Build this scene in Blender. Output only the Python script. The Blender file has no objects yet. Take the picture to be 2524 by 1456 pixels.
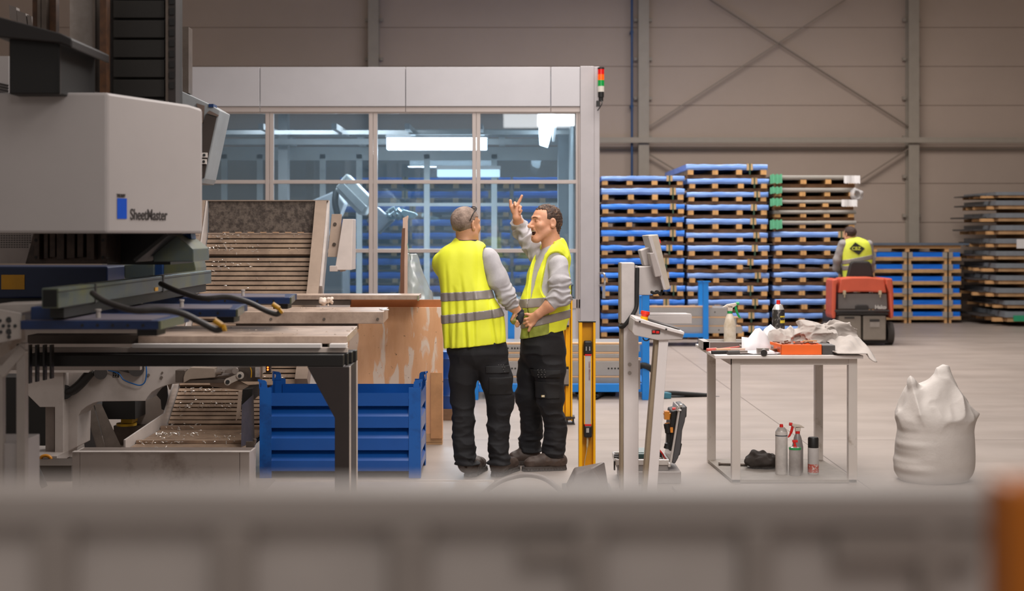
import bpy, bmesh, math, random
import numpy as np
from mathutils import Vector, Matrix
random.seed(7)
SC = bpy.context.scene
COL = SC.collection
F, CX, HY, H = 3500.0, 1262.0, 577.0, 1.6      # focal length in px, principal column, horizon row, eye height (m)
def X(px, D): return (px - CX) * D / F
def Z(py, D): return H - (py - HY) * D / F
def DF(py): return F * H / (py - HY)            # distance of a floor point seen at row py
def W(px, py, D): return (X(px, D), D, Z(py, D))
R = math.radians

# ------------------------------------------------------------------ materials
def lin(c):
    if isinstance(c, str):
        c = [int(c[i:i+2], 16) / 255 for i in (0, 2, 4)]
    return tuple((v / 12.92 if v <= 0.04045 else ((v + 0.055) / 1.055) ** 2.4) for v in c) + (1.0,)
MATS = {}
def mat(name, col, rough=0.5, metal=0.0, var=0.12, scale=6.0, bump=0.0, bscale=40.0, stretch=(1, 1, 1), col2=None, thr=None,
        trans=0.0, alpha=1.0, sheen=0.0, sss=0.0, coat=0.0, spec=0.5):
    if name in MATS: return MATS[name]
    m = bpy.data.materials.new(name); m.use_nodes = True
    nt = m.node_tree; N = nt.nodes; L = nt.links
    b = N['Principled BSDF']
    b.inputs['Roughness'].default_value = rough
    b.inputs['Metallic'].default_value = metal
    b.inputs['Specular IOR Level'].default_value = spec
    if trans: b.inputs['Transmission Weight'].default_value = trans
    if alpha < 1: b.inputs['Alpha'].default_value = alpha
    if sss:
        b.inputs['Subsurface Weight'].default_value = sss
        b.inputs['Subsurface Radius'].default_value = (0.012, 0.005, 0.003)
    if coat: b.inputs['Coat Weight'].default_value = coat
    if sheen: b.inputs['Sheen Weight'].default_value = sheen
    c1 = lin(col)
    tc = N.new('ShaderNodeTexCoord'); mp = N.new('ShaderNodeMapping')
    mp.inputs['Scale'].default_value = stretch
    L.new(tc.outputs['Object'], mp.inputs['Vector'])
    if var > 0 or col2:
        n = N.new('ShaderNodeTexNoise'); n.inputs['Scale'].default_value = scale; n.inputs['Detail'].default_value = 5
        n.inputs['Roughness'].default_value = 0.65
        L.new(mp.outputs['Vector'], n.inputs['Vector'])
        r = N.new('ShaderNodeValToRGB')
        c2 = lin(col2) if col2 else tuple(v * (1 - var) for v in c1[:3]) + (1,)
        cc = c1 if col2 else tuple(min(1, v * (1 + var * .6)) for v in c1[:3]) + (1,)
        lo, hi = thr if thr else (0.35, 0.68)
        r.color_ramp.elements[0].position = lo; r.color_ramp.elements[0].color = c2
        r.color_ramp.elements[1].position = hi; r.color_ramp.elements[1].color = cc
        L.new(n.outputs['Fac'], r.inputs['Fac'])
        L.new(r.outputs['Color'], b.inputs['Base Color'])
    else:
        b.inputs['Base Color'].default_value = c1
    if bump > 0:
        n2 = N.new('ShaderNodeTexNoise'); n2.inputs['Scale'].default_value = bscale; n2.inputs['Detail'].default_value = 4
        L.new(mp.outputs['Vector'], n2.inputs['Vector'])
        bp = N.new('ShaderNodeBump'); bp.inputs['Strength'].default_value = bump; bp.inputs['Distance'].default_value = 0.01
        L.new(n2.outputs['Fac'], bp.inputs['Height']); L.new(bp.outputs['Normal'], b.inputs['Normal'])
    MATS[name] = m
    return m
def emit(name, col, st):
    if name in MATS: return MATS[name]
    m = bpy.data.materials.new(name); m.use_nodes = True
    b = m.node_tree.nodes['Principled BSDF']
    b.inputs['Base Color'].default_value = lin(col); b.inputs['Emission Color'].default_value = lin(col)
    b.inputs['Emission Strength'].default_value = st
    MATS[name] = m; return m
def glass(name, tint, refl=0.12, rough=0.02, haze=0.0, hcol='a8c4cc'):
    if name in MATS: return MATS[name]
    m = bpy.data.materials.new(name); m.use_nodes = True
    nt = m.node_tree; N = nt.nodes; L = nt.links
    N.remove(N['Principled BSDF']); out = N['Material Output']
    tr = N.new('ShaderNodeBsdfTransparent'); tr.inputs['Color'].default_value = lin(tint)
    gl = N.new('ShaderNodeBsdfGlossy'); gl.inputs['Roughness'].default_value = rough
    df = N.new('ShaderNodeBsdfDiffuse'); df.inputs['Color'].default_value = lin(hcol)
    fr = N.new('ShaderNodeFresnel'); fr.inputs['IOR'].default_value = 1.45
    ad = N.new('ShaderNodeMath'); ad.operation = 'MULTIPLY_ADD'; ad.inputs[1].default_value = 1.0; ad.inputs[2].default_value = refl
    L.new(fr.outputs[0], ad.inputs[0])
    m1 = N.new('ShaderNodeMixShader'); m1.inputs[0].default_value = haze
    L.new(tr.outputs[0], m1.inputs[1]); L.new(df.outputs[0], m1.inputs[2])
    m2 = N.new('ShaderNodeMixShader'); L.new(ad.outputs[0], m2.inputs[0])
    L.new(m1.outputs[0], m2.inputs[1]); L.new(gl.outputs[0], m2.inputs[2])
    L.new(m2.outputs[0], out.inputs['Surface'])
    MATS[name] = m; return m

# ------------------------------------------------------------------ mesh building
class B:
    """collects shapes in world coordinates, then becomes ONE mesh object"""
    def __init__(s): s.v = []; s.f = []; s.m = []; s.cur = 0
    def add(s, vs, fs):
        o = len(s.v); s.v += [tuple(v) for v in vs]
        for f in fs: s.f.append([o + i for i in f]); s.m.append(s.cur)
        return s
    def box(s, x0, x1, y0, y1, z0, z1):
        vs = [(x, y, z) for x in (x0, x1) for y in (y0, y1) for z in (z0, z1)]
        return s.add(vs, [(0, 1, 3, 2), (4, 6, 7, 5), (0, 4, 5, 1), (2, 3, 7, 6), (0, 2, 6, 4), (1, 5, 7, 3)])
    def pb(s, px0, px1, py0, py1, D, dep):       # box whose front face covers a measured rectangle at distance D
        return s.box(X(px0, D), X(px1, D), D, D + dep, Z(py1, D), Z(py0, D))
    def obox(s, c, size, rx=0, ry=0, rz=0):
        M = Matrix.Translation(c) @ Matrix.Rotation(rz, 4, 'Z') @ Matrix.Rotation(ry, 4, 'Y') @ Matrix.Rotation(rx, 4, 'X')
        h = [k / 2 for k in size]
        vs = [M @ Vector((x, y, z)) for x in (-h[0], h[0]) for y in (-h[1], h[1]) for z in (-h[2], h[2])]
        return s.add(vs, [(0, 1, 3, 2), (4, 6, 7, 5), (0, 4, 5, 1), (2, 3, 7, 6), (0, 2, 6, 4), (1, 5, 7, 3)])
    def prism(s, pts, vec):
        n = len(pts); v = Vector(vec)
        vs = [Vector(p) for p in pts] + [Vector(p) + v for p in pts]
        fs = [tuple(range(n)), tuple(range(2 * n - 1, n - 1, -1))] + [(i, i + n, (i + 1) % n + n, (i + 1) % n) for i in range(n)]
        return s.add(vs, fs)
    def pp(s, pts, D, dep):                      # outline measured at distance D, real thickness dep
        return s.prism([W(a, b, D) for a, b in pts], (0, dep, 0))
    def hull(s, a, b):                           # loft between two equal polygons
        n = len(a)
        return s.add(list(a) + list(b), [tuple(range(n)), tuple(range(2 * n - 1, n - 1, -1))] + [(i, i + n, (i + 1) % n + n, (i + 1) % n) for i in range(n)])
    def bar(s, p0, p1, w, h, up=(0, 0, 1)):      # rectangular bar between two points
        p0 = Vector(p0); p1 = Vector(p1); d = (p1 - p0).normalized(); u = Vector(up)
        sd = d.cross(u).normalized() * w / 2; uu = sd.normalized().cross(d).normalized() * h / 2
        q = [sd + uu, -sd + uu, -sd - uu, sd - uu]
        return s.hull([p0 + k for k in q], [p1 + k for k in q])
    def cyl(s, p0, p1, r0, r1=None, n=20, cap=True):
        r1 = r0 if r1 is None else r1
        p0 = Vector(p0); p1 = Vector(p1); d = (p1 - p0).normalized()
        a = Vector((1, 0, 0)) if abs(d.x) < .8 else Vector((0, 1, 0))
        u = d.cross(a).normalized(); w = d.cross(u)
        c = [(math.cos(2 * math.pi * i / n), math.sin(2 * math.pi * i / n)) for i in range(n)]
        vs = [p0 + (u * a + w * b) * r0 for a, b in c] + [p1 + (u * a + w * b) * r1 for a, b in c]
        fs = [(i, (i + 1) % n, (i + 1) % n + n, i + n) for i in range(n)]
        if cap: fs += [tuple(range(n - 1, -1, -1)), tuple(range(n, 2 * n))]
        return s.add(vs, fs)
    def tube(s, pts, r, n=10, sub=6):
        P = [Vector(p) for p in pts]
        if len(P) > 2 and sub > 1:               # Catmull-Rom
            Q = []
            for i in range(len(P) - 1):
                a = P[max(i - 1, 0)]; b = P[i]; c = P[i + 1]; d = P[min(i + 2, len(P) - 1)]
                for k in range(sub):
                    t = k / sub
                    Q.append(0.5 * ((2 * b) + (c - a) * t + (2 * a - 5 * b + 4 * c - d) * t * t + (3 * b - a - 3 * c + d) * t ** 3))
            Q.append(P[-1]); P = Q
        rs = r if isinstance(r, (list, tuple)) else None
        vs = []; prev = None
        for i, p in enumerate(P):
            d = (P[min(i + 1, len(P) - 1)] - P[max(i - 1, 0)]).normalized()
            if prev is None:
                a = Vector((0, 0, 1)) if abs(d.z) < .8 else Vector((1, 0, 0))
                u = d.cross(a).normalized()
            else: u = (prev - d * prev.dot(d)).normalized()
            prev = u; w = d.cross(u)
            rr = rs[min(int(i * len(rs) / len(P)), len(rs) - 1)] if rs else r
            vs += [p + (u * math.cos(2 * math.pi * k / n) + w * math.sin(2 * math.pi * k / n)) * rr for k in range(n)]
        fs = [(i * n + k, i * n + (k + 1) % n, (i + 1) * n + (k + 1) % n, (i + 1) * n + k) for i in range(len(P) - 1) for k in range(n)]
        fs += [tuple(range(n - 1, -1, -1)), tuple(range((len(P) - 1) * n, len(P) * n))]
        return s.add(vs, fs)
    def lathe(s, c, prof, n=24, ax='Z'):         # prof: (radius, height) from the bottom up
        vs = []
        for r, h in prof:
            for k in range(n):
                a = 2 * math.pi * k / n
                vs.append((c[0] + r * math.cos(a), c[1] + r * math.sin(a), c[2] + h))
        m = len(prof)
        fs = [(i * n + k, i * n + (k + 1) % n, (i + 1) * n + (k + 1) % n, (i + 1) * n + k) for i in range(m - 1) for k in range(n)]
        fs += [tuple(range(n - 1, -1, -1)), tuple(range((m - 1) * n, m * n))]
        return s.add(vs, fs)
def rootof(o):
    while o.parent is not None: o = o.parent
    return o
def mk(name, b, m, parent=None, bev=0.0, smooth=False, sub=0, label=None):
    vs = np.array([tuple(v) for v in b.v], dtype=float)
    if parent is None:
        off = np.array([(vs[:, 0].min() + vs[:, 0].max()) / 2, (vs[:, 1].min() + vs[:, 1].max()) / 2, vs[:, 2].min()])
    else:
        off = np.array(rootof(parent).location)
    me = bpy.data.meshes.new(name)
    me.from_pydata((vs - off).tolist(), [], b.f)
    ms = m if isinstance(m, (list, tuple)) else [m]
    for k in ms: me.materials.append(k)
    if len(ms) > 1: me.polygons.foreach_set('material_index', b.m)
    bm = bmesh.new(); bm.from_mesh(me); bmesh.ops.recalc_face_normals(bm, faces=bm.faces); bm.to_mesh(me); bm.free()
    if smooth:
        me.polygons.foreach_set('use_smooth', [True] * len(me.polygons))
        if smooth != 'all': me.set_sharp_from_angle(angle=R(40))
    me.update()
    o = bpy.data.objects.new(name, me); COL.objects.link(o)
    if parent is None: o.location = off
    else: o.parent = parent
    if bev:
        md = o.modifiers.new('bevel', 'BEVEL'); md.width = bev; md.segments = 2; md.limit_method = 'ANGLE'; md.angle_limit = R(35)
    if label: o['label'] = label
    return o
def tag(o, label, cat, group=None, kind=None):
    if label: o['label'] = label
    if cat: o['category'] = cat
    if group: o['group'] = group
    if kind: o['kind'] = kind
    return o
def thing(name, label, cat, loc, group=None):
    o = bpy.data.objects.new(name, None); COL.objects.link(o); o.location = loc; o.empty_display_size = .1
    return tag(o, label, cat, group)
def struct(o): o['kind'] = 'structure'; return o
def dup(root, dx, label=None, group=None):
    def cp(o, par):
        c = o.copy(); COL.objects.link(c)
        if par is not None: c.parent = par
        for ch in list(o.children): cp(ch, c)
        return c
    r = cp(root, None); r.location = Vector(root.location) + Vector(dx)
    if label: r['label'] = label
    if group: r['group'] = group
    return r
def text(name, s, size, loc, rot, m, parent, ext=0.0008, sx=1.0, bold=0.0, align='LEFT'):
    cu = bpy.data.curves.new(name, 'FONT'); cu.body = s; cu.size = size; cu.extrude = ext; cu.offset = bold
    cu.align_x = align
    tmp = bpy.data.objects.new('tmp', cu); COL.objects.link(tmp)
    me = bpy.data.meshes.new_from_object(tmp.evaluated_get(bpy.context.evaluated_depsgraph_get()))
    bpy.data.objects.remove(tmp); bpy.data.curves.remove(cu); me.name = name; me.materials.clear(); me.materials.append(m)
    o = bpy.data.objects.new(name, me); COL.objects.link(o); o.parent = parent
    o.location = Vector(loc) - Vector(rootof(parent).location)
    o.rotation_euler = rot; o.scale = (sx, 1, 1)
    return o

# ------------------------------------------------------------------ implicit-surface modelling (figures, cloth, sacks)
_rng = np.random.RandomState(3); _LAT = _rng.rand(32, 32, 32) * 2 - 1
def noise(P, fr, seed=0):
    q = P * np.asarray(fr) + seed * 7.31 + 100.0
    i = np.floor(q).astype(int); t = q - i; t = t * t * (3 - 2 * t)
    a = i & 31; b = (i + 1) & 31
    x0, y0, z0 = a.T; x1, y1, z1 = b.T; u, v, w = t.T
    L = _LAT
    return (((L[x0, y0, z0] * (1 - u) + L[x1, y0, z0] * u) * (1 - v) + (L[x0, y1, z0] * (1 - u) + L[x1, y1, z0] * u) * v) * (1 - w)
            + ((L[x0, y0, z1] * (1 - u) + L[x1, y0, z1] * u) * (1 - v) + (L[x0, y1, z1] * (1 - u) + L[x1, y1, z1] * u) * v) * w)
def smin(a, b, k):
    h = np.clip(0.5 + 0.5 * (b - a) / k, 0, 1)
    return b * (1 - h) + a * h - k * h * (1 - h)
def smax(a, b, k): return -smin(-a, -b, k)
def ell(P, c, r, M=None):
    p = P - np.asarray(c)
    if M is not None: p = p @ M
    r = np.asarray(r, dtype=float)
    k0 = np.linalg.norm(p / r, axis=1); k1 = np.linalg.norm(p / (r * r), axis=1) + 1e-9
    return k0 * (k0 - 1) / k1
def rc(P, a, b, ra, rb):
    a = np.asarray(a, dtype=float); b = np.asarray(b, dtype=float); d = b - a
    t = np.clip(((P - a) @ d) / (d @ d + 1e-12), 0, 1)
    return np.linalg.norm(P - a - t[:, None] * d, axis=1) - (ra + (rb - ra) * t)
def chain(P, pts, rs, k=0.012):
    d = None
    for i in range(len(pts) - 1):
        e = rc(P, pts[i], pts[i + 1], rs[i], rs[i + 1])
        d = e if d is None else smin(d, e, k)
    return d
def sbox(P, c, h, M=None, r=0.0):
    p = P - np.asarray(c)
    if M is not None: p = p @ M
    q = np.abs(p) - (np.asarray(h) - r)
    return np.linalg.norm(np.maximum(q, 0), axis=1) + np.minimum(q.max(axis=1), 0) - r
def loft(P, rows, e=2.3):
    """rows: (z, cx, cy, rx, ry) from high to low"""
    rw = np.array(rows, dtype=float)[::-1]
    zz = np.linspace(rw[0, 0], rw[-1, 0], 90)              # round off the corners of the profile
    dn = np.stack([zz] + [np.interp(zz, rw[:, 0], rw[:, k]) for k in range(1, 5)], 1)
    for _ in range(26): dn[1:-1, 1:] = (dn[:-2, 1:] + 2 * dn[1:-1, 1:] + dn[2:, 1:]) / 4
    rw = dn
    z = P[:, 2]; zc = np.clip(z, rw[0, 0], rw[-1, 0])
    cx, cy, rx, ry = [np.interp(zc, rw[:, 0], rw[:, k]) for k in (1, 2, 3, 4)]
    q = ((np.abs((P[:, 0] - cx) / rx) ** e + np.abs((P[:, 1] - cy) / ry) ** e) ** (1 / e) - 1) * np.minimum(rx, ry)
    ez = np.maximum(z - rw[-1, 0], rw[0, 0] - z)
    return np.where(ez > 0, np.sqrt(np.maximum(q, 0) ** 2 + ez ** 2) + np.minimum(np.maximum(q, -1), 0) * 0, np.maximum(q, ez))
def rotm(rz=0, rx=0, ry=0):
    return np.array(Matrix.Rotation(rz, 3, 'Z') @ Matrix.Rotation(rx, 3, 'X') @ Matrix.Rotation(ry, 3, 'Y'))
def sdf(name, f, lo, hi, res, m, parent=None, smooth_it=0, mfun=None):
    lo = np.array(lo, float); hi = np.array(hi, float)
    bs = 8
    nb = np.ceil((hi - lo) / res / bs).astype(int) + 1
    n = nb * bs
    cen = np.stack(np.meshgrid(*[lo[k] + (np.arange(nb[k]) * bs + (bs - 1) / 2) * res for k in range(3)], indexing='ij'), -1)
    dc = f(cen.reshape(-1, 3)).reshape(nb)
    V = np.repeat(np.repeat(np.repeat(dc, bs, 0), bs, 1), bs, 2).astype(np.float32)
    act = np.argwhere(np.abs(dc) < bs * res * 1.25 + 0.012)
    off = np.stack(np.meshgrid(*[np.arange(bs)] * 3, indexing='ij'), -1).reshape(-1, 3)
    for s in range(0, len(act), 400):
        A = act[s:s + 400]
        ijk = (A[:, None, :] * bs + off[None]).reshape(-1, 3)
        V[ijk[:, 0], ijk[:, 1], ijk[:, 2]] = f(lo + ijk * res)
    I = V < 0
    cnt = np.zeros(tuple(n - 1), np.int8)
    for a in (0, 1):
        for b in (0, 1):
            for c in (0, 1):
                cnt += I[a:n[0] - 1 + a, b:n[1] - 1 + b, c:n[2] - 1 + c]
    cells = np.argwhere((cnt > 0) & (cnt < 8))
    idx = -np.ones(tuple(n - 1), np.int32); idx[cells[:, 0], cells[:, 1], cells[:, 2]] = np.arange(len(cells))
    acc = np.zeros((len(cells), 3)); num = np.zeros(len(cells))
    cor = [(a, b, c) for a in (0, 1) for b in (0, 1) for c in (0, 1)]
    for a in cor:
        for ax in range(3):
            if a[ax]: continue
            b = list(a); b[ax] = 1
            ia = cells + a; ib = cells + b
            va = V[ia[:, 0], ia[:, 1], ia[:, 2]]; vb = V[ib[:, 0], ib[:, 1], ib[:, 2]]
            ok = (va < 0) != (vb < 0)
            t = np.where(ok, va / np.where(ok, va - vb, 1), 0)
            p = np.array(a, float) + t[:, None] * np.eye(3)[ax]
            acc += p * ok[:, None]; num += ok
    vs = lo + (cells + acc / num[:, None]) * res
    quads = []
    for ax in range(3):
        o1, o2 = (ax + 1) % 3, (ax + 2) % 3
        sl0 = [slice(None)] * 3; sl1 = [slice(None)] * 3; sl0[ax] = slice(0, -1); sl1[ax] = slice(1, None)
        S0 = I[tuple(sl0)]; S1 = I[tuple(sl1)]
        e = np.argwhere(S0 != S1)
        e = e[(e[:, o1] > 0) & (e[:, o2] > 0) & (e[:, o1] < n[o1] - 1) & (e[:, o2] < n[o2] - 1)]
        def cc(d1, d2):
            q = e.copy(); q[:, o1] -= d1; q[:, o2] -= d2
            return idx[q[:, 0], q[:, 1], q[:, 2]]
        Q = np.stack([cc(1, 1), cc(0, 1), cc(0, 0), cc(1, 0)], 1)
        ins = S0[e[:, 0], e[:, 1], e[:, 2]]
        Q[~ins] = Q[~ins][:, ::-1]
        quads.append(Q)
    Q = np.concatenate(quads); Q = Q[(Q >= 0).all(1)]
    if parent is None: base = np.array([(vs[:, 0].min() + vs[:, 0].max()) / 2, (vs[:, 1].min() + vs[:, 1].max()) / 2, vs[:, 2].min()])
    else: base = np.array(rootof(parent).location)
    me = bpy.data.meshes.new(name)
    me.vertices.add(len(vs)); me.vertices.foreach_set('co', (vs - base).astype(np.float32).ravel())
    me.loops.add(Q.size); me.loops.foreach_set('vertex_index', Q.astype(np.int32).ravel())
    me.polygons.add(len(Q)); me.polygons.foreach_set('loop_start', np.arange(0, Q.size, 4, dtype=np.int32))
    me.polygons.foreach_set('use_smooth', np.ones(len(Q), bool))
    ms = m if isinstance(m, (list, tuple)) else [m]
    for k in ms: me.materials.append(k)
    if mfun is not None:
        fc = vs[Q].mean(1); me.polygons.foreach_set('material_index', mfun(fc).astype(np.int32))
    me.update(calc_edges=True)
    o = bpy.data.objects.new(name, me); COL.objects.link(o)
    if parent is None: o.location = base
    else: o.parent = parent
    if smooth_it:
        md = o.modifiers.new('smooth', 'SMOOTH'); md.iterations = smooth_it; md.factor = .5
    return o

# ------------------------------------------------------------------ camera
cd = bpy.data.cameras.new('camera'); cam = bpy.data.objects.new('camera', cd); COL.objects.link(cam)
cam.location = (0, 0, H); cam.rotation_euler = (R(90), 0, 0)
cd.sensor_width = 36; cd.sensor_fit = 'HORIZONTAL'; cd.lens = 36 * F / 2524
cd.shift_y = -(728 - HY) / 2524; cd.clip_start = .05; cd.clip_end = 200
cd.dof.use_dof = True; cd.dof.focus_distance = 9.6; cd.dof.aperture_fstop = 2.3; cd.dof.aperture_blades = 0
SC.camera = cam
SC.view_settings.view_transform = 'Standard'; SC.view_settings.look = 'None'; SC.view_settings.gamma = 1
SC.view_settings.exposure = 0.0

# palette
WHITE = mat('white_paint', 'd8d2cf', .45, var=.06, scale=3)
WHITE_DIRTY = mat('white_paint_dirty', 'cfc6c0', .5, col2='8c8178', thr=(.30, .52), scale=5)
CREAM = mat('cream_steel', 'c8bab0', .4, var=.12, scale=4)
GREY = mat('grey_paint', 'a8a29e', .45, var=.08)
LGREY = mat('light_grey_paint', 'bdb8b6', .42, var=.06)
DGREY = mat('dark_grey_plastic', '4a4644', .55, var=.1)
BLACK = mat('black_plastic', '141212', .5, var=.1)
BLACKM = mat('black_steel', '110f0e', .5, var=.15)
CHAR = mat('charcoal_steel', '2d2827', .42, var=.1)
STEEL = mat('bare_steel', 'a89c94', .32, .75, var=.15, scale=3, bump=.05)
STEELD = mat('dark_bare_steel', '6c6159', .38, .6, var=.25, scale=5, bump=.08)
BLUE = mat('blue_paint', '0b52a4', .38, var=.1)
BLUEL = mat('bright_blue_paint', '0f7fd6', .4, var=.06)
NAVY = mat('navy_paint', '10305e', .35, var=.15)
YELLOW = mat('yellow_paint', 'f7b406', .38, var=.05)
ORANGE = mat('orange_plastic', 'f0541c', .4, var=.06)
RED = mat('red_plastic', 'd8221c', .4, var=.04)
WOODL = mat('light_timber', 'd8a670', .7, var=.18, scale=5, stretch=(1, 8, 8))
WOODD = mat('brown_timber', '7a5a42', .75, var=.25, scale=5, stretch=(1, 6, 6))
RUBBER = mat('black_rubber', '191817', .7, var=.1)
GREEN = mat('green_plastic', '1f9a50', .4, var=.05)
# ================================================================== THE HALL
def floor_mat():
    m = mat('concrete_floor', '9f938b', .42, var=.10, scale=.9, bump=.03, bscale=12, spec=.35)
    nt = m.node_tree; N = nt.nodes; L = nt.links; b = N['Principled BSDF']
    src = b.inputs['Base Color'].links[0].from_socket
    n = N.new('ShaderNodeTexNoise'); n.inputs['Scale'].default_value = 2.2; n.inputs['Detail'].default_value = 8
    tc = N.new('ShaderNodeTexCoord'); mp = N.new('ShaderNodeMapping'); mp.inputs['Scale'].default_value = (.35, 1.6, 1)
    L.new(tc.outputs['Object'], mp.inputs['Vector']); L.new(mp.outputs['Vector'], n.inputs['Vector'])
    r = N.new('ShaderNodeValToRGB'); r.color_ramp.elements[0].position = .36; r.color_ramp.elements[0].color = (.88, .87, .86, 1)
    r.color_ramp.elements[1].position = .6; r.color_ramp.elements[1].color = (1, 1, 1, 1); L.new(n.outputs['Fac'], r.inputs['Fac'])
    mx = N.new('ShaderNodeMix'); mx.data_type = 'RGBA'; mx.blend_type = 'MULTIPLY'; mx.inputs[0].default_value = 1
    L.new(src, mx.inputs[6]); L.new(r.outputs['Color'], mx.inputs[7])
    # expansion joints sawn into the slab
    sp = N.new('ShaderNodeSeparateXYZ'); L.new(tc.outputs['Object'], sp.inputs[0])
    def joint(out, at, w):
        a = N.new('ShaderNodeMath'); a.operation = 'SUBTRACT'; a.inputs[1].default_value = at; L.new(out, a.inputs[0])
        c = N.new('ShaderNodeMath'); c.operation = 'ABSOLUTE'; L.new(a.outputs[0], c.inputs[0])
        d = N.new('ShaderNodeMath'); d.operation = 'LESS_THAN'; d.inputs[1].default_value = w; L.new(c.outputs[0], d.inputs[0]); return d.outputs[0]
    j1 = joint(sp.outputs[0], 2.25, .004); j2 = joint(sp.outputs[1], 11.05 - 13.5, .006)
    mxx = N.new('ShaderNodeMath'); mxx.operation = 'MAXIMUM'; L.new(j1, mxx.inputs[0]); L.new(j2, mxx.inputs[1])
    m3 = N.new('ShaderNodeMix'); m3.data_type = 'RGBA'; m3.inputs[7].default_value = lin('5c5048'); L.new(mx.outputs[2], m3.inputs[6])
    L.new(mxx.outputs[0], m3.inputs[0]); L.new(m3.outputs[2], b.inputs['Base Color'])
    return m
fl = mk('floor', B().box(-14, 16, -1, 28, -.1, 0), floor_mat()); fl.location = (0, 13.5, -.1); struct(fl)
for v in fl.data.vertices: v.co.x += 1.0
WALLM = mat('wall_panel', 'b4a193', .6, var=.05, scale=.5)
WD = 27.0
wb = B().box(-14, 16, WD + .02, WD + .3, 0, 9)
for i in range(13):                                             # horizontal sandwich panels with a shadow gap
    z0 = Z(548, WD) + (i - 5) * .741
    if z0 > 8.6: break
    wb.box(-14, 16, WD, WD + .02, max(0, z0 + .006), z0 + .741 - .006)
struct(mk('wall_back', wb, WALLM, bev=.0))
struct(mk('wall_right', B().box(16, 16.2, -1, 28, 0, 9), WALLM))
struct(mk('wall_left', B().box(-14.2, -14, -1, 28, 0, 9), WALLM))
COLM = mat('steel_column_paint', 'a09588', .5, var=.05)
for i, (a, b_) in enumerate(((907, 933), (1574, 1600), (2240, 2266))):
    q = B(); x0, x1 = X(a, WD - .25), X(b_, WD - .25)
    q.box(x0, x1, WD - .25, WD - .235, 0, 9); q.box(x0, x1, WD - .03, WD - .002, 0, 9)
    q.box((x0 + x1) / 2 - .01, (x0 + x1) / 2 + .01, WD - .24, WD - .02, 0, 9)
    k = Z(548, WD)
    while k > .5: k -= .741
    while k < 8.8:
        for xx in (x0 - .07, x1 + .01): q.box(xx, xx + .06, WD - .1, WD - .04, k + .1, k + .16)
        k += .741
    struct(mk('trim_%d' % (i + 1), q, COLM))
q = B()
zr = Z(345, WD - .3)
q.box(X(600, WD), 16, WD - .32, WD - .26, zr - .03, zr + .05); q.box(X(600, WD), 16, WD - .32, WD - .2, zr - .05, zr - .03)
q.box(X(600, WD), 16, WD - .06, WD - .02, zr - .17, zr - .15)
struct(mk('trim_4', q, COLM))
# crossed wind bracing between the columns
def brace(pts, lab):
    q = B()
    for a, b_ in pts: q.bar(W(*a, WD - (.12 if a[0] == 1748 else .16)), W(*b_, WD - (.12 if a[0] == 1748 else .16)), .02, .055, up=(0, 1, 0))
    o = mk('cross_brace', q, mat('brace_paint', '86786b', .5, var=.05)); tag(o, lab, 'brace', 'steel wall bracing')
brace([((1601, 311), (2090, -5))], 'long steel angle brace rising to the right between the two wall columns')
brace([((1748, -2), (2240, 312))], 'long steel angle brace falling to the right between the two wall columns')
brace([((1601, 380), (1690, 434))], 'short steel brace left of the tallest blue pallet stack, below the wall rail')
brace([((2240, 366), (2116, 446))], 'short steel brace above the grey sheet pallets, meeting the right wall column')
pp = B().cyl((X(1557.5, WD - .2), WD - .2, 0), (X(1557.5, WD - .2), WD - .2, 9), .022)
for k in range(6): pp.box(X(1557.5, WD - .2) - .03, X(1557.5, WD - .2) + .03, WD - .2, WD - .01, 1.2 + k * 1.4, 1.24 + k * 1.4)
tag(mk('wall_pipe', pp, mat('pipe_blue', '2c4f7c', .4), smooth=True), 'thin blue vertical pipe beside the left wall column', 'pipe')

# ================================================================== GLAZED MACHINE ENCLOSURE
ED = 16.0
FRM = mat('enclosure_frame', 'bdb1ac', .4, var=.04, scale=2)
HDR = mat('enclosure_panel', 'c4c1c5', .42, var=.05, scale=1.2)
GLS = glass('enclosure_glass', 'd8e6f0', .05, .015, .09, '9cc2dc')
enc = thing('machine_enclosure', 'large grey glazed machine enclosure with a deep top fascia, standing behind the two talking men', 'enclosure', (X(900, ED), ED + 2, 0))
q = B()
for a, b_ in ((200, 640), (641, 999), (1000, 1357), (1358, 1430)): q.pb(a + .3, b_ - .3, 165, 262, ED - .03, .12)
mk('fascia', q, HDR, enc, bev=.004)
q = B()
for a, b_ in ((200, 640), (641, 999), (1000, 1357), (1358, 1430)): q.pb(a + .2, b_ - .2, 263, 276, ED - .015, .1)
mk('fascia_trim', q, FRM, enc, bev=.003)
q = B().box(X(1430, ED), X(1464, ED), ED - .04, ED + .1, 0, Z(164, ED)).box(X(1464, ED), X(1477.5, ED), ED - .03, ED + 4.0, 0, Z(165, ED))
mk('corner_post', q, mat('enclosure_post', 'b4aeb0', .4, var=.04), enc, bev=.004)
q = B()
for a, b_ in ((398, 418), (654, 674), (909, 930), (1164, 1184), (1420, 1430)):
    m_ = (a + b_) / 2
    q.pb(a, m_ - .4, 276, 900, ED, .06); q.pb(m_ + .4, b_, 276, 900, ED, .06)
for y in (448, 618): q.pb(300, 1425, y - 4.5, y + 4.5, ED + .004, .05)
q.pb(300, 1430, 737, 760, ED, .06); q.pb(300, 1430, 276, 280, ED + .002, .05)
mk('front_frame', q, FRM, enc, bev=.003)
mk('lower_panel', B().box(X(300, ED), X(1430, ED), ED + .01, ED + .05, 0, Z(755, ED)), HDR, enc)
cols = [300, 398, 664, 919, 1174, 1425]
for i in range(5):
    for (t, b_) in ((280, 448), (448, 618), (618, 740)):
        q = B().box(X(cols[i] + 8, ED), X(cols[i + 1] - 8, ED), ED + .03, ED + .036, Z(b_, ED), Z(t, ED))
        mk('glass_pane', q, GLS, enc)
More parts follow.
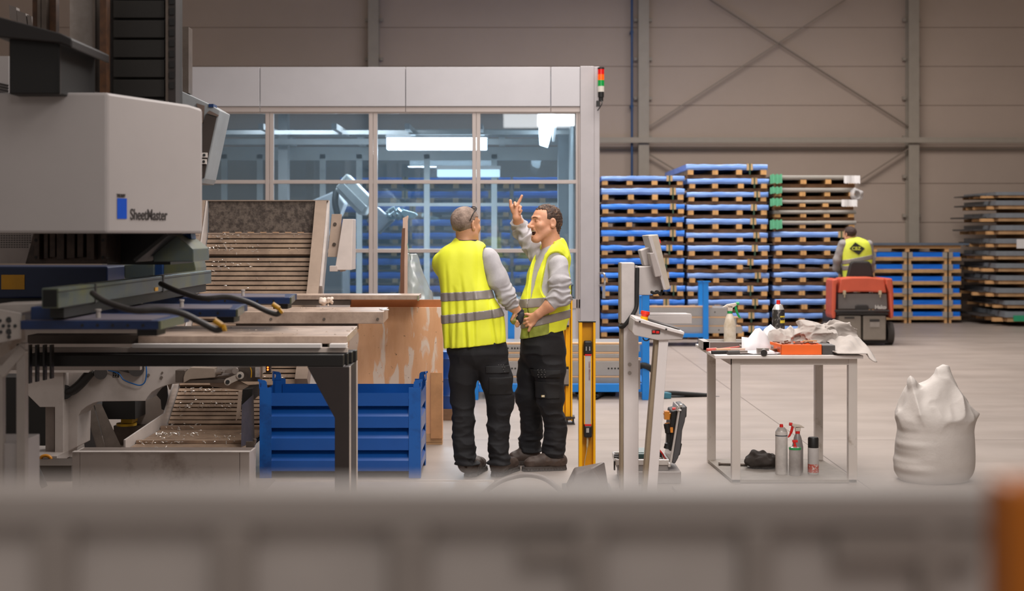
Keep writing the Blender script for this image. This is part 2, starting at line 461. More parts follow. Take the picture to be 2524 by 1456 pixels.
# interior: rear glazed wall, roof, beams
RD = 19.8
RFR = mat('enclosure_rear_frame', 'c9c9c6', .4, var=.04)
q = B()
for c in (552, 640, 795, 885, 1052, 1218, 1384): q.pb(c - 7, c + 7, 380, 900, RD, .06)
for y in (391, 504, 616, 735): q.pb(250, 1400, y - 4, y + 4, RD + .003, .05)
mk('rear_frame', q, RFR, enc)
q = B().box(X(250, RD), X(1400, RD), RD + .03, RD + .036, Z(900, RD), Z(391, RD))
mk('rear_glass', q, glass('rear_glass', 'e8eef2', .03, .02, .02, '93a9b8'), enc)
q = B().box(X(250, RD), X(1400, RD), RD, RD + .05, Z(391, RD), Z(362, RD)); q.box(X(250, RD), X(1400, RD), RD - .3, RD - .2, Z(340, RD), Z(330, RD))
for k in range(4): q.box(X(720 + k * 170, RD), X(735 + k * 170, RD), RD - .5, RD - .1, Z(362, RD), Z(343, RD))
mk('upper_rail', q, RFR, enc)
roof = B().box(X(150, ED), X(1430, ED), ED + .1, RD + .1, Z(180, ED), Z(172, ED))
mk('roof_panel', roof, mat('enclosure_roof', '8d8f90', .6, var=.04), enc)
q = B()
for d, y, h in ((17.2, 321, 10), (18.3, 342, 14), (19.2, 318, 9)):
    q.box(X(150, ED), X(1428, ED), d, d + .08, Z(y + h, d), Z(y, d))
for c in (700, 1390): q.box(X(c, 18.6) - .06, X(c, 18.6) + .06, 18.5, 18.7, 0, Z(230, 18.6))
for k in range(5): q.box(X(480 + k * 175, 17.1), X(492 + k * 175, 17.1), 16.6, 17.9, Z(326, 17.1), Z(312, 17.1))
mk('ceiling_beam', q, mat('enclosure_beam', 'aaa7a4', .45), enc)
mk('side_wall', B().box(X(1398, 18), X(1398, 18) + .04, ED + .2, RD, 0, Z(262, ED)), mat('enclosure_side', 'aaaaa8', .5), enc)
q = B().box(X(1375, 17.6), X(1375, 17.6) + .22, 17.5, 17.75, 0, Z(283, 17.6)); mk('inner_post', q, mat('inner_post_p', '8a8c8e', .5), enc, bev=.005)
mk('door_handle', B().tube([W(1478, 673, 15.95), W(1489, 675, 15.88), W(1491, 690, 15.88), W(1489, 702, 15.88), W(1478, 703, 15.95)], .012).pb(1485, 1492, 703, 735, 15.88, .03), mat('handle_metal', 'b9b4b2', .25, .8), enc, smooth=True)
q = B().tube([W(1411, 703, ED - .03), W(1409, 706, ED - .06), W(1409, 730, ED - .06), W(1412, 733, ED - .03)], .01)
mk('inner_handle', q, BLACK, enc, smooth=True)
# lamps in the enclosure
LAMP = emit('lamp_glow', 'f2fbff', 9.0)
def lamp(px0, px1, py0, py1, D, lab, st=1):
    t = thing('strip_light', lab, 'lamp', (X((px0 + px1) / 2, D), D, Z(py1, D)), 'strip lights inside the glazed enclosure')
    mk('light_housing', B().box(X(px0, D), X(px1, D), D - .08, D + .12, Z(py0, D), Z(py0, D) + .05), WHITE, t)
    q = B().box(X(px0, D) + .01, X(px1, D) - .01, D - .07, D + .11, Z(py1, D), Z(py0, D))
    mk('diffuser', q, LAMP if st else emit('reflection_glow', 'dfeef2', 1.6), t, bev=.01)
lamp(952, 1202, 340, 369, 17.8, 'long glowing white strip light in the middle of the glazed enclosure')
lamp(1076, 1234, 418, 436, 19.6, 'added dim strip low at the rear of the glazed enclosure, imitating a lamp reflection', 0)  # glowing strip put in for the reflection of a lamp
t = thing('strip_light', 'bright slanting strip light high in the right corner of the glazed enclosure', 'lamp', (X(1345, 17), 17, Z(362, 17)), 'strip lights inside the glazed enclosure')
q = B().hull([W(1328, 283, 16.5), W(1365, 283, 16.5), W(1365, 312, 16.5), W(1328, 330, 16.5)], [W(1328, 310, 17.12), W(1358, 310, 17.12), W(1350, 364, 17.12), W(1330, 358, 17.12)])
mk('diffuser', q, LAMP, t)
mk('light_housing', B().bar(W(1371, 284, 16.5), W(1364, 340, 17.12), .03, .1), WHITE, t)
# signal tower
st = thing('signal_tower', 'red, orange, green and white stacked signal light on the upper corner of the enclosure', 'signal light', (X(1481, 15.9), 15.9, Z(270, 15.9)))
cx = X(1481, 15.9)
def seg(nm, y0, y1, m, r=.036, par=st): mk(nm, B().cyl((cx, 15.88, Z(y1, 15.9)), (cx, 15.88, Z(y0, 15.9)), r), m, par, smooth=True)
def lens(n, c, e): 
    m = emit(n, c, e); m.node_tree.nodes['Principled BSDF'].inputs['Roughness'].default_value = .25; return m
seg('end_cap', 167, 171, BLACK, .038)
seg('red_lens', 171, 184, lens('lens_red', 'c81414', .25)); seg('orange_lens', 184, 198, lens('lens_orange', 'f05a10', .35))
seg('green_lens', 198, 213, lens('lens_green', '128a3c', .2)); seg('white_lens', 213, 227, lens('lens_white', 'ccc6bc', .05))
seg('tower_base', 227, 240, BLACK, .034); seg('tower_foot', 240, 250, BLACK, .026)
mk('bracket', B().pb(1470, 1479, 248, 262, 15.86, .05), BLACK, st)
mk('cable', B().tube([W(1482, 248, 15.86), W(1484, 254, 15.84), W(1479, 264, 15.84), W(1473, 272, 15.9)], .006), BLACK, st, smooth=True)
# robot working inside the enclosure
RB = mat('robot_grey', 'c6c6c2', .45, var=.08); RBD = mat('robot_dark', '75787a', .4)
rb = thing('bending_robot', 'pale grey industrial robot arm reaching down inside the glazed enclosure', 'robot', (X(850, 17.6), 17.9, 0))
mk('arm_housing', B().pp([(855, 427), (916, 489), (899, 531), (884, 529), (825, 467)], 17.1, .32).pp([(838, 444), (855, 427), (840, 463)], 17.05, .1), RB, rb, bev=.02)
mk('side_cover', B().pp([(828, 460), (842, 446), (905, 510), (890, 524)], 17.04, .06), mat('robot_cover', 'b4b5b2', .4), rb, bev=.01)
mk('shoulder', B().pp([(700, 530), (735, 508), (828, 468), (850, 500), (838, 530), (790, 600), (700, 600)], 17.5, .35), mat('robot_shoulder', 'a3a4a6', .45), rb, bev=.02)
mk('base', B().box(X(760, 17.6) - .3, X(760, 17.6) + .45, 17.4, 18.2, 0, Z(590, 17.6)), RBD, rb, bev=.02)
mk('hose', B().tube([W(829, 470, 17.3), W(826, 500, 17.25), W(832, 530, 17.25), W(834, 560, 17.3)], .04), BLACK, rb, smooth=True)
mk('forearm', B().pp([(929, 508), (964, 540), (933, 572), (902, 545)], 17.15, .22), mat('robot_forearm', 'a0a1a6', .35), rb, bev=.02)
mk('tool_blade', B().pp([(966, 538), (972, 543), (936, 577), (930, 572)], 17.2, .1), RBD, rb, bev=.004)
g = B(); rr = random.Random(4)
for k in range(26):
    a = W(958 + rr.random() * 28, 518 + rr.random() * 20, 17.0 + rr.random() * .2); g.obox(a, (.05 + rr.random() * .06, .04, .02 + rr.random() * .03), rr.random(), rr.random() * 3, rr.random())
mk('gripper', g, mat('gripper_metal', '97a5a8', .3, .5), rb)
mk('tool_head', B().pp([(984, 524), (994, 516), (1023, 524), (1028, 530), (1019, 537), (998, 537)], 17.0, .2), mat('tool_head', '9ab4b6', .4), rb, bev=.01)
# ================================================================== PALLETS
PB = {
 'pale': mat('pale_blue_film', '86aae8', .32, col2='6489d0', thr=(.3, .62), scale=3, bump=.25, bscale=7, stretch=(1, 1, 6)),
 'blue': mat('blue_film', '3f8af0', .32, col2='2468cc', thr=(.3, .62), scale=3, bump=.25, bscale=7, stretch=(1, 1, 6)),
 'deep': mat('deep_blue_film', '0878ec', .4, col2='0660cc', thr=(.3, .62), scale=3, bump=.2, bscale=7, stretch=(1, 1, 6)),
 'grey': mat('grey_sheet_edge', '8d8881', .45, var=.08, scale=4, stretch=(1, 1, 20)),
}
BEAR = mat('pallet_bearer', 'c8985f', .7, var=.3, scale=9)
PLANK = mat('pallet_plank', '8a6444', .75, var=.3, scale=4)
PAD = mat('cardboard_pad', 'b89a72', .7, var=.1)
def make_pack(kind, w, d, hp, hb, hd, padx, loc, label, group, seed=0, nb=4):
    """sheet pack on timber bearers; loc = front-left bottom corner"""
    rr = random.Random(seed)
    x, y, z = loc
    t = thing('sheet_metal_pallet', label, 'pallet', (x + w / 2, y + d / 2, z), group)
    q = B(); n = 14 if kind != 'grey' else 1
    def ring(u):
        a = .006 if kind != 'grey' else 0
        zt = z + hb + hd + hp - .006 + rr.uniform(-a, a); zb = z + hb + hd + rr.uniform(0, a); dy = rr.uniform(-a, a)
        return [(x + w * u, y + .012 + dy, zb), (x + w * u, y + dy, zb + hp * .35), (x + w * u, y + dy + .003, zt - .012), (x + w * u, y + .015, zt), (x + w * u, y + d, zt), (x + w * u, y + d, zb)]
    rs = [ring(i / n) for i in range(n + 1)]
    for i in range(n): q.add(rs[i] + rs[i + 1], [(k, (k + 1) % 6, (k + 1) % 6 + 6, k + 6) for k in range(6)])
    q.add(rs[0], [tuple(range(6))]); q.add(rs[-1], [tuple(range(5, -1, -1))])
    mk('sheet_pack', q, PB[kind], t)
    if kind != 'grey':
        px = x + w * padx
        mk('edge_pad', B().box(px - .045, px + .045, y - .012, y + .03, z + hb + hd - .004, z + hb + hd + hp + .003), PAD, t)
        mk('strap', B().box(px - .01, px + .01, y - .015, y + .04, z + hd, z + hb + hd + hp + .006), mat('green_strap', '2c4a34', .5), t)
    for k in range(nb):
        bx = x + .02 + (w - .13) * k / (nb - 1) + rr.uniform(-.012, .012)
        mk('bearer', B().box(bx, bx + .085, y + rr.uniform(-.01, .02), y + d - .02, z + hd, z + hd + hb), BEAR, t)
    for k in (0.02, .95): mk('bottom_board', B().box(x + .01, x + w - .01, y + .02 + (d - .12) * k, y + .12 + (d - .12) * k, z, z + hd), PLANK, t)
    return t
ORD = ['topmost', 'second', 'third', 'fourth', 'fifth', 'sixth', 'seventh', 'eighth', 'ninth', 'tenth', 'eleventh', 'twelfth', 'bottom']
PD = 21.5
def stack(px0, px1, tops, kinds, where, group, base=837, jit=.4, depth=3.0):
    w = (px1 - px0) * PD / F
    for i, ty in enumerate(tops):
        by = tops[i + 1] if i + 1 < len(tops) else base
        z1 = Z(ty, PD); z0 = max(Z(by, PD) + .002, 0.0)
        if i == len(tops) - 1: z0 = 0.0
        h = z1 - z0; rr = random.Random(i * 13 + int(px0))
        k = kinds[i]
        o = 'topmost' if i == 0 else ('bottom' if i == len(tops) - 1 else ORD[i] + ' from the top')
        what = {'pale': 'pale blue pallet', 'blue': 'bright blue pallet', 'deep': 'deep blue pallet', 'grey': 'bare grey pallet'}[k]
        hf = {'grey': .38, 'deep': .5}.get(k, .42)
        make_pack(k, w, depth, h * hf, h * .33, h - h * .33 - h * hf - .001,
                  rr.choice((.82, .86, .78)), (X(px0 + rr.uniform(-jit, jit) * 6, PD), PD + rr.uniform(-.02, .03), z0),
                  '%s, %s %s' % (what, o, where), group, i + int(px0))
t1 = [432.7, 463, 502, 534, 567, 604, 636, 670.7, 703.7, 737.6, 772, 805]
t2 = [403.7, 439, 472, 503.6, 538, 573, 604, 639, 672, 704.6, 737.6, 770.6, 803.5]
t3 = [431, 462, 492, 517, 543, 570.5, 604, 637, 670, 703, 736, 770.6, 803]
stack(1482, 1687, t1, ['pale'] * 2 + ['blue'] * 10, 'in the leftmost pallet stack outside the enclosure', 'pallets in the leftmost open stack')
stack(1694, 1895, t2, ['pale'] * 13, 'in the tallest pallet stack', 'pallets in the tallest stack')
stack(1908, 2110, t3, ['grey'] * 5 + ['pale'] * 8, 'in the grey-over-blue stack left of the seated driver', 'pallets in the grey and blue stack')
tb = [436, 470, 506, 540, 573, 606, 636, 670, 703, 737, 771, 804]
stack(1266, 1474, tb, ['deep'] * 12, 'in the glazed-over stack behind the raised hand', 'pallets seen through the glass, right stack')
stack(1052, 1258, tb, ['deep'] * 12, 'in the glazed-over stack behind the grey-haired man', 'pallets seen through the glass, middle stack')
stack(838, 1044, tb, ['deep'] * 12, 'in the glazed-over stack behind the robot', 'pallets seen through the glass, left stack')
# green corner wraps, paper sheets, loose film on the grey packs
GW = mat('green_wrap', '5fae86', .5, var=.2, scale=10)
for i, (a, b_, lab) in enumerate(((431, 453, 'topmost green edge wrap on the grey sheet stack'), (462, 478, 'second green edge wrap on the grey sheet stack'), (490, 508, 'third green edge wrap on the grey sheet stack'), (543, 565, 'lowest green edge wrap on the grey sheet stack'))):
    q = B(); x0 = X(1897, PD)
    for k in range(6): q.box(x0 + k * .03, x0 + k * .03 + .028, PD - .05 - (k % 2) * .01, PD - .03, Z(b_ - (k % 3), PD), Z(a - (k % 2) * 2, PD))
    tag(mk('green_wrap', q, GW), lab, 'wrap', 'green wraps on the grey packs')
PAPER = mat('white_paper', 'd9d6d6', .6, var=.05)
for (a, c, b_, d_, lab) in ((2078, 2117, 433, 451, 'white delivery sheet hanging from the topmost grey pack'), (2072, 2110, 492, 508, 'white delivery sheet hanging from the third grey pack')):
    q = B(); n = 6
    for k in range(n):
        u0, u1 = a + (c - a) * k / n, a + (c - a) * (k + 1) / n
        y0 = PD - .06 - .015 * math.sin(k * 1.3); y1 = PD - .06 - .015 * math.sin((k + 1) * 1.3)
        q.hull([(X(u0, PD), y0, Z(b_, PD)), (X(u0, PD), y0, Z(d_, PD)), (X(u0, PD), y0 + .004, Z(d_, PD)), (X(u0, PD), y0 + .004, Z(b_, PD))], [(X(u1, PD), y1, Z(b_, PD)), (X(u1, PD), y1, Z(d_ + 2, PD)), (X(u1, PD), y1 + .004, Z(d_ + 2, PD)), (X(u1, PD), y1 + .004, Z(b_, PD))])
    tag(mk('paper_sheet', q, PAPER), lab, 'paper', 'delivery sheets on the grey packs')
c0 = W(2110, 480, PD)
tag(sdf('plastic_film', lambda P: np.maximum(ell(P, c0, (.1, .09, .1)) + .03 * noise(P, 14, 2), -ell(P, (c0[0], c0[1] - .03, c0[2]), (.05, .08, .06))), (c0[0] - .18, c0[1] - .18, c0[2] - .18), (c0[0] + .18, c0[1] + .18, c0[2] + .18), .01, mat('clear_film', 'c9c6c6', .3, alpha=.6)), 'crumpled clear film sticking out beside the grey packs', 'film')
# far low stack on the right, strapped on two columns of timber legs
FD = 25.6
def far_layer(y0, y1, i, n):
    z1 = Z(y0, FD); z0 = Z(y1, FD) if i < n - 1 else 0; h = z1 - z0; x0, x1 = X(2146, FD), X(2368, FD)
    o = ('topmost' if i == 0 else 'bottom' if i == n - 1 else ORD[i] + ' from the top')
    t = thing('sheet_metal_pallet', 'strapped royal blue pallet, %s in the low stack behind the sweeper' % o, 'pallet', ((x0 + x1) / 2, FD + .6, z0), 'low strapped blue packs by the back wall')
    mk('sheet_pack', B().box(x0 + .02, x1 + random.uniform(-.03, .02), FD, FD + 1.0, z0 + h * .6, z1 - .004), PB['deep'], t)
    mk('deck_board', B().box(x0, x1, FD - .02, FD + 1.0, z0 + h * .3, z0 + h * .6), mat('deck_timber', 'c49a6a', .7, var=.2), t)
    for c in (2146, 2236, 2335):
        xx = X(c, FD)
        for s in (-.055, .02): mk('leg_block', B().box(xx + s, xx + s + .045, FD - .015, FD + .9, z0, z0 + h * .3), WOODL, t)
        mk('corner_pad', B().box(xx - .09, xx + .09, FD - .03, FD + .1, z0 + h * .5, z1), mat('grey_pad', 'a79d93', .7), t)
        mk('strap', B().box(xx - .01, xx + .01, FD - .045, FD + .1, z0 + .01, z1), BLACK, t)
fy = [621, 651, 680.6, 710, 739, 768, 797]
for i in range(6): far_layer(fy[i], fy[i + 1], i, 6)
t = thing('sheet_bundle', 'long thin grey sheets on a timber deck lying across the low strapped stack', 'sheets', (X(2265, FD), FD + .5, Z(620, FD)))
mk('sheet_pack', B().box(X(2140, FD), X(2385, FD), FD - .1, FD + 1.1, Z(604, FD), Z(599, FD)), mat('blued_sheet', '5f6a78', .4), t)
mk('deck_board', B().box(X(2148, FD), X(2366, FD), FD - .05, FD + 1, Z(612, FD), Z(604, FD)), WOODL, t)
for c in (2150, 2230, 2327): mk('leg_block', B().box(X(c, FD), X(c + 10, FD), FD - .04, FD + .9, Z(620.5, FD), Z(612, FD)), WOODL, t)
# rightmost stack
GD = 24.6
gy = [473, 494, 525, 555, 588, 618.6, 649, 679, 710, 741, 768, 806]
for i in range(11):
    z1 = Z(gy[i], GD); z0 = Z(gy[i + 1], GD) + .003 if i < 10 else 0; h = z1 - z0; x0 = X(2455 + (22 if i > 8 else 0), GD)
    o = ('topmost' if i == 0 else 'bottom' if i == 10 else ORD[i] + ' from the top')
    t = thing('sheet_metal_pallet', 'dusty grey-blue pallet, %s in the stack at the right edge' % o, 'pallet', (x0 + 1, GD + .9, z0), 'packs in the right-hand stack')
    mk('sheet_pack', B().box(x0, x0 + 2.0, GD, GD + 1.75, z0 + h * .62, z1), mat('dusty_sheet', '7d8288', .45, var=.1), t)
    mk('deck_board', B().box(x0 + .05, x0 + 2.0, GD + .02, GD + 1.7, z0 + h * .32, z0 + h * .62), mat('deck_timber2', 'b08a62', .7, var=.2), t)
    for c in (.55, 1.3): mk('leg_block', B().box(x0 + c, x0 + c + .08, GD + .02, GD + 1.6, z0, z0 + h * .32), WOODL, t)
    rr = random.Random(i)
    for k in range(4): yy = GD + .2 + k * .42; mk('bearer_end', B().box(x0 - rr.uniform(.05, .2), x0 + .04, yy, yy + .09, z0 + h * .3, z0 + h * .55), WOODL, t)
    mk('sheet_flap', B().box(x0 - rr.uniform(.1, .3), x0, GD + .5, GD + 1.7, z0 + h * .58, z0 + h * .7), DGREY, t)
tag(mk('green_sheet_pack', B().box(X(2497, GD), X(2560, GD), GD - .06, GD - .005, Z(791, GD), Z(777, GD)), mat('green_film', '2f9a70', .4)), 'small green wrapped edge at the foot of the right-hand stack', 'wrap')
tag(mk('paper_sheet', B().box(X(2505, GD), X(2530, GD), GD - .02, GD - .012, Z(612, GD), Z(589, GD)), PAPER), 'white label sheet on the right-hand pallet stack', 'paper')

# ================================================================== RACKS WITH PROFILES
PROF = mat('profile_grey', 'a39f9b', .35, .3, var=.06)
WSTR = mat('timber_strip', 'd6ad84', .7, var=.15, scale=6, stretch=(.4, 4, 8))
def post(q, px, py0, D, w=.07): q.box(X(px, D) - w / 2, X(px, D) + w / 2, D, D + w, 0, Z(py0, D)); q.box(X(px, D) - w / 2 - .01, X(px, D) + w * .9, D - .01, D + w + .03, Z(py0, D), Z(py0, D) + .012)
rk = thing('profile_rack', 'bright blue steel cradle behind the two men, loaded with grey profiles', 'rack', (X(1420, 13.8), 14.2, 0))
for px, D in ((1592, 13.7), (1260, 14.75), (1580, 14.75), (1170, 13.7)):
    q = B(); post(q, px, 727 if D < 14 else 731, D, .07); mk('post', q, BLUEL, rk, bev=.004)
mk('bottom_rail', B().box(X(1180, 13.8), X(1592, 13.8), 13.77, 13.83, Z(965, 13.8), Z(945, 13.8)), BLUEL, rk, bev=.004)
mk('rear_rail', B().box(X(1180, 14.7), X(1582, 14.7), 14.72, 14.77, Z(965, 14.7), Z(945, 14.7)), BLUEL, rk, bev=.004)
for px in (1592, 1170): mk('side_rail', B().box(X(px, 13.8) - .03, X(px, 13.8) + .03, 13.83, 14.75, Z(960, 13.8), Z(946, 13.8)), BLUEL, rk)
def profile(x0, x1, y0, y1, D, dep, m, lab, holes=None, nm='steel_profile', grp='grey steel profiles on the near blue rack'):
    t = thing(nm, lab, 'profile' if nm == 'steel_profile' else 'board', (X((x0 + x1) / 2, D), D, Z(y1, D)), grp)
    mk('bar_body', B().box(X(x0, D), X(x1, D), D, D + dep, Z(y1, D), Z(y0, D)), m, t, bev=.003)
    if holes:
        q = B()
        for h in holes: q.cyl(W(h, (y0 + y1) / 2, D + .0), (X(h, D), D - .003, Z((y0 + y1) / 2, D)), .009)
        mk('bolt_hole', q, BLACK, t)
P2 = 13.87
profile(1186, 1574, 931, 945, P2, .8, mat('profile_dark', '8b8c8e', .4), 'darker grey profile, lowest on the near blue rack')
profile(1182, 1576, 926, 930.5, P2, .07, WSTR, 'thin timber strip just above the lowest profile on the near rack', nm='timber_strip', grp='timber strips on the near blue rack')
profile(1190, 1572, 890, 925.5, P2, .8, PROF, 'deep grey profile with bolt holes behind the standing legs', (1235, 1262, 1270, 1500, 1508, 1516, 1524, 1531))
profile(1182, 1580, 882, 889.5, P2, .07, WSTR, 'pale plank lying on the deep grey profile of the near rack', nm='timber_strip', grp='timber strips on the near blue rack')
profile(1235, 1565, 872, 881.5, P2, .6, PROF, 'narrow light grey profile in the middle of the near rack')
profile(1182, 1574, 867, 871.5, P2, .07, WSTR, 'thin timber strip in the middle of the near rack', nm='timber_strip', grp='timber strips on the near blue rack')
profile(1188, 1578, 849.5, 866.5, P2, .8, PROF, 'topmost grey profile on the near blue rack', (1252, 1262, 1269, 1276, 1283))
profile(1182, 1583, 844.5, 849, P2, .07, WSTR, 'topmost timber strip on the near blue rack', nm='timber_strip', grp='timber strips on the near blue rack')
q = B().tube([W(1572, 905, 13.78), W(1585, 900, 13.7), W(1600, 905, 13.7), W(1608, 912, 13.72)], .03, sub=4)
tag(mk('black_hose', q, RUBBER, smooth=True), 'short black hose end poking out past the near blue rack post', 'hose')
rk = thing('profile_rack', 'farther bright blue steel cradle in front of the pallet stacks', 'rack', (X(1640, 20.5), 20.6, 0))
for px, D, ty in ((1535, 20.2, 727), (1740, 20.2, 695), (1728, 20.9, 695), (1560, 20.9, 727)):
    q = B(); post(q, px, ty, D, .075); mk('post', q, BLUEL, rk)
mk('bottom_rail', B().box(X(1535, 20.2), X(1740, 20.2), 20.21, 20.27, Z(831, 20.2), Z(822, 20.2)), BLUEL, rk)
PG = 20.3
g2 = 'grey steel profiles on the farther blue rack'; g3 = 'timber strips on the farther blue rack'
profile(1545, 1830, 805, 821, PG, .6, PROF, 'lowest grey profile on the farther rack', (1772,), grp=g2)
profile(1545, 1826, 802, 804.5, PG, .06, WSTR, 'lowest timber strip on the farther rack', nm='timber_strip', grp=g3)
profile(1545, 1815, 784, 801.5, PG, .6, PROF, 'middle grey profile on the farther rack', grp=g2)
profile(1545, 1820, 780, 783.5, PG, .06, WSTR, 'middle timber strip on the farther rack', nm='timber_strip', grp=g3)
profile(1545, 1795, 758, 779.5, PG, .6, PROF, 'upper grey profile on the farther rack', (1762,), grp=g2)
profile(1545, 1756, 754, 757.5, PG, .06, WSTR, 'topmost reddish timber strip on the farther rack', nm='timber_strip', grp=g3)
# floor clutter under the near rack
q = B()
for k in range(7):
    rr = random.Random(k); q.tube([(X(1400 + rr.random() * 90, 13.9), 13.6 + rr.random() * .9, .02 + .02 * rr.random()), (X(1450 + rr.random() * 60, 13.9), 13.7 + rr.random() * .8, .02 * rr.random() + .02), (X(1480 + rr.random() * 50, 13.9), 13.8 + rr.random() * .8, .02)], .013 + .012 * rr.random(), n=8)
tag(mk('cable_heap', q, RUBBER, smooth=True), 'tangle of black cables on the floor under the near blue rack', 'cables', kind='stuff')
q = B().add([W(1640, 978, 14.1)], []); q = B()
q.hull([(X(1640, 13.95), 13.9, .0), (X(1640, 13.95), 13.96, .03), (X(1640, 13.95), 14.02, .0)], [(X(1775, 13.95), 13.99, .0), (X(1775, 13.95), 14.0, .004), (X(1775, 13.95), 14.01, .0)])
q.tube([(X(1610, 13.9), 13.9, .03), (X(1650, 13.9), 13.92, .045), (X(1700, 13.9), 13.95, .03), (X(1760, 13.9), 14.0, .008)], .022)
tag(mk('floor_strap', q, RUBBER, smooth=True), 'flat black strap trailing over the floor right of the near rack', 'strap')
tag(mk('floor_rag', B().obox((X(1640, 13.85), 13.85, .03), (.09, .1, .06), 0, .1, .3), mat('teal_cloth', '3c7486', .7), bev=.01), 'small teal cloth on the floor beside the kiosk leg', 'cloth')
# ================================================================== SAFETY LIGHT-CURTAIN POSTS
YIN = mat('yellow_inner', 'd79a08', .4)
def curtain(px0, px1, py0, D, lab, front):
    x0, x1 = X(px0, D), X(px1, D); w = x1 - x0; zt = Z(py0, D)
    t = thing('light_curtain_post', lab, 'post', ((x0 + x1) / 2, D + .04, 0), 'yellow light curtain posts')
    q = B().box(x0, x0 + w * .2, D, D + .09, .03, zt).box(x1 - w * .14, x1, D, D + .09, .03, zt).box(x0, x1, D + .07, D + .09, .03, zt)
    if not front:
        for k in (.36, .5, .64): q.box(x0 + w * k, x0 + w * k + .012, D + .02, D + .08, .03, zt)
    mk('channel', q, YELLOW, t, bev=.002)
    mk('inner_web', B().box(x0 + w * .2, x1 - w * .14, D + .055, D + .07, .03, zt - .01), YIN, t)
    mk('top_cap', B().box(x0 - .002, x1 + .002, D - .002, D + .095, zt - .003, zt + .004), BLACK, t)
    return t, x0, x1, w
t, x0, x1, w = curtain(1427, 1468, 793, 9.3, 'yellow light curtain post nearest the camera, with a long grey sensor stick', True)
mk('foot', B().box(x0 - .0, x1, 9.3, 9.4, 0, .03), YELLOW, t)
mk('sensor_body', B().box(X(1439, 9.3), X(1458.5, 9.3), 9.285, 9.345, Z(1045, 9.3), Z(876, 9.3)), YELLOW, t, bev=.003)
mk('sensor_front', B().box(X(1441.5, 9.3), X(1456, 9.3), 9.281, 9.286, Z(1044, 9.3), Z(876, 9.3)), mat('sensor_grey', 'b8b2ae', .3), t)
for ya_, yb_ in ((840, 872), (1048, 1077)): mk('sensor_cap', B().box(X(1439.5, 9.3), X(1459, 9.3), 9.275, 9.35, Z(yb_, 9.3), Z(ya_, 9.3)), BLACK, t, bev=.008)
mk('red_ring', B().box(X(1441.5, 9.3), X(1457, 9.3), 9.279, 9.34, Z(876, 9.3), Z(871.5, 9.3)).box(X(1441, 9.3), X(1457, 9.3), 9.279, 9.34, Z(1048.5, 9.3), Z(1044, 9.3)), RED, t)
mk('plug_window', B().pb(1445, 1452, 1055, 1066, 9.27, .01).pb(1444, 1446, 854, 864, 9.27, .01).pb(1452.5, 1454.5, 854, 864, 9.27, .01), mat('plug_grey', 'a8a4a0', .4), t)
mk('cable', B().tube([W(1448, 1077, 9.3), W(1448, 1090, 9.3), W(1446, 1112, 9.3), W(1441, 1140, 9.32), W(1441, 1172, 9.33)], [.007, .007, .003, .003, .003]), mat('cable_cream', 'c9b48a', .5), t, smooth=True)
text('sensor_lettering', 'Leuze electronic', .016, (X(1450.8, 9.3), 9.2795, Z(890, 9.3)), (R(90), R(90), 0), mat('print_red', '9a5a54', .5), t, sx=1.15)
t, x0, x1, w = curtain(1385, 1411, 738, 11.95, 'yellow light curtain post partly hidden behind the laughing man', False)
mk('sensor_mirror', B().box(X(1387, 11.95), X(1402, 11.95), 11.93, 11.99, Z(947, 11.95), Z(909, 11.95)), mat('mirror_grey', '948c86', .3, .4), t, bev=.004)
mk('sensor_plate', B().box(X(1392, 11.95), X(1403, 11.95), 11.93, 11.99, Z(802, 11.95), Z(770, 11.95)), mat('plate_grey', 'a39a96', .35), t, bev=.003)
for a_, b_, c_, d_ in ((1388, 1402, 904, 910), (1388, 1402, 947, 951), (1391, 1403, 801, 806)): mk('sensor_cap', B().pb(a_, b_, c_, d_, 11.93, .06), BLACK, t)
D = 11.95
mk('foot', B().box(X(1393, D), X(1417, D), D - .02, D + .12, .05, .065).box(X(1394, D), X(1417, D), D - .02, D + .12, 0, .008).box(X(1396, D), X(1400, D), D, D + .1, 0, .06).box(X(1411, D), X(1415, D), D, D + .1, 0, .06), CHAR, t)

# ================================================================== OPERATOR KIOSKS
KW = mat('kiosk_white', 'dcd4d2', .4, var=.03); KG = mat('kiosk_grey', 'bcb4b1', .42, var=.04); KE = mat('kiosk_edge', '94836c', .5)
D = 8.85
k1 = thing('operator_kiosk', 'tall pale column kiosk with a tilted monitor and keyboard tray', 'kiosk', (X(1552, D), D + .05, 0))
mk('column', B().box(X(1537, D), X(1574, D), D, D + .12, 0, Z(797, D)), KW, k1, bev=.004)
mk('column_edge', B().box(X(1530, D), X(1537, D) - .001, D + .01, D + .14, 0, Z(797, D)), KE, k1)
mk('side_duct', B().box(X(1574, D) + .001, X(1579, D), D + .02, D + .1, Z(960, D), Z(888, D)), KG, k1)
mk('upper_box', B().box(X(1531, D), X(1564, D), D - .01, D + .14, Z(797, D), Z(647, D)), mat('kiosk_box', 'c6bebb', .42), k1, bev=.006)
mk('box_edge', B().box(X(1528, D), X(1531, D) - .001, D, D + .14, Z(797, D), Z(648, D)), KE, k1)
mk('arm_housing', B().pp([(1574, 657), (1615, 655), (1641, 714), (1634, 716), (1601, 727), (1574, 727)], D + .02, .18), KG, k1, bev=.006)
mk('mount_rail', B().box(X(1567, D), X(1573, D), D + .03, D + .09, Z(790, D), Z(655, D)), KG, k1)
mk('monitor', B().pp([(1597, 580), (1622, 577.5), (1653, 711), (1640, 716)], D - .06, .42), mat('monitor_shell', 'b9ad9f', .4), k1, bev=.006)
mk('monitor_face', B().pp([(1598, 583), (1607, 582), (1642, 714), (1636, 713)], D - .064, .42), KG, k1)
mk('monitor_back', B().pp([(1601, 624), (1612, 622), (1631, 680), (1615, 683)], D - .09, .2), mat('monitor_block', 'a89e9a', .42), k1, bev=.005)
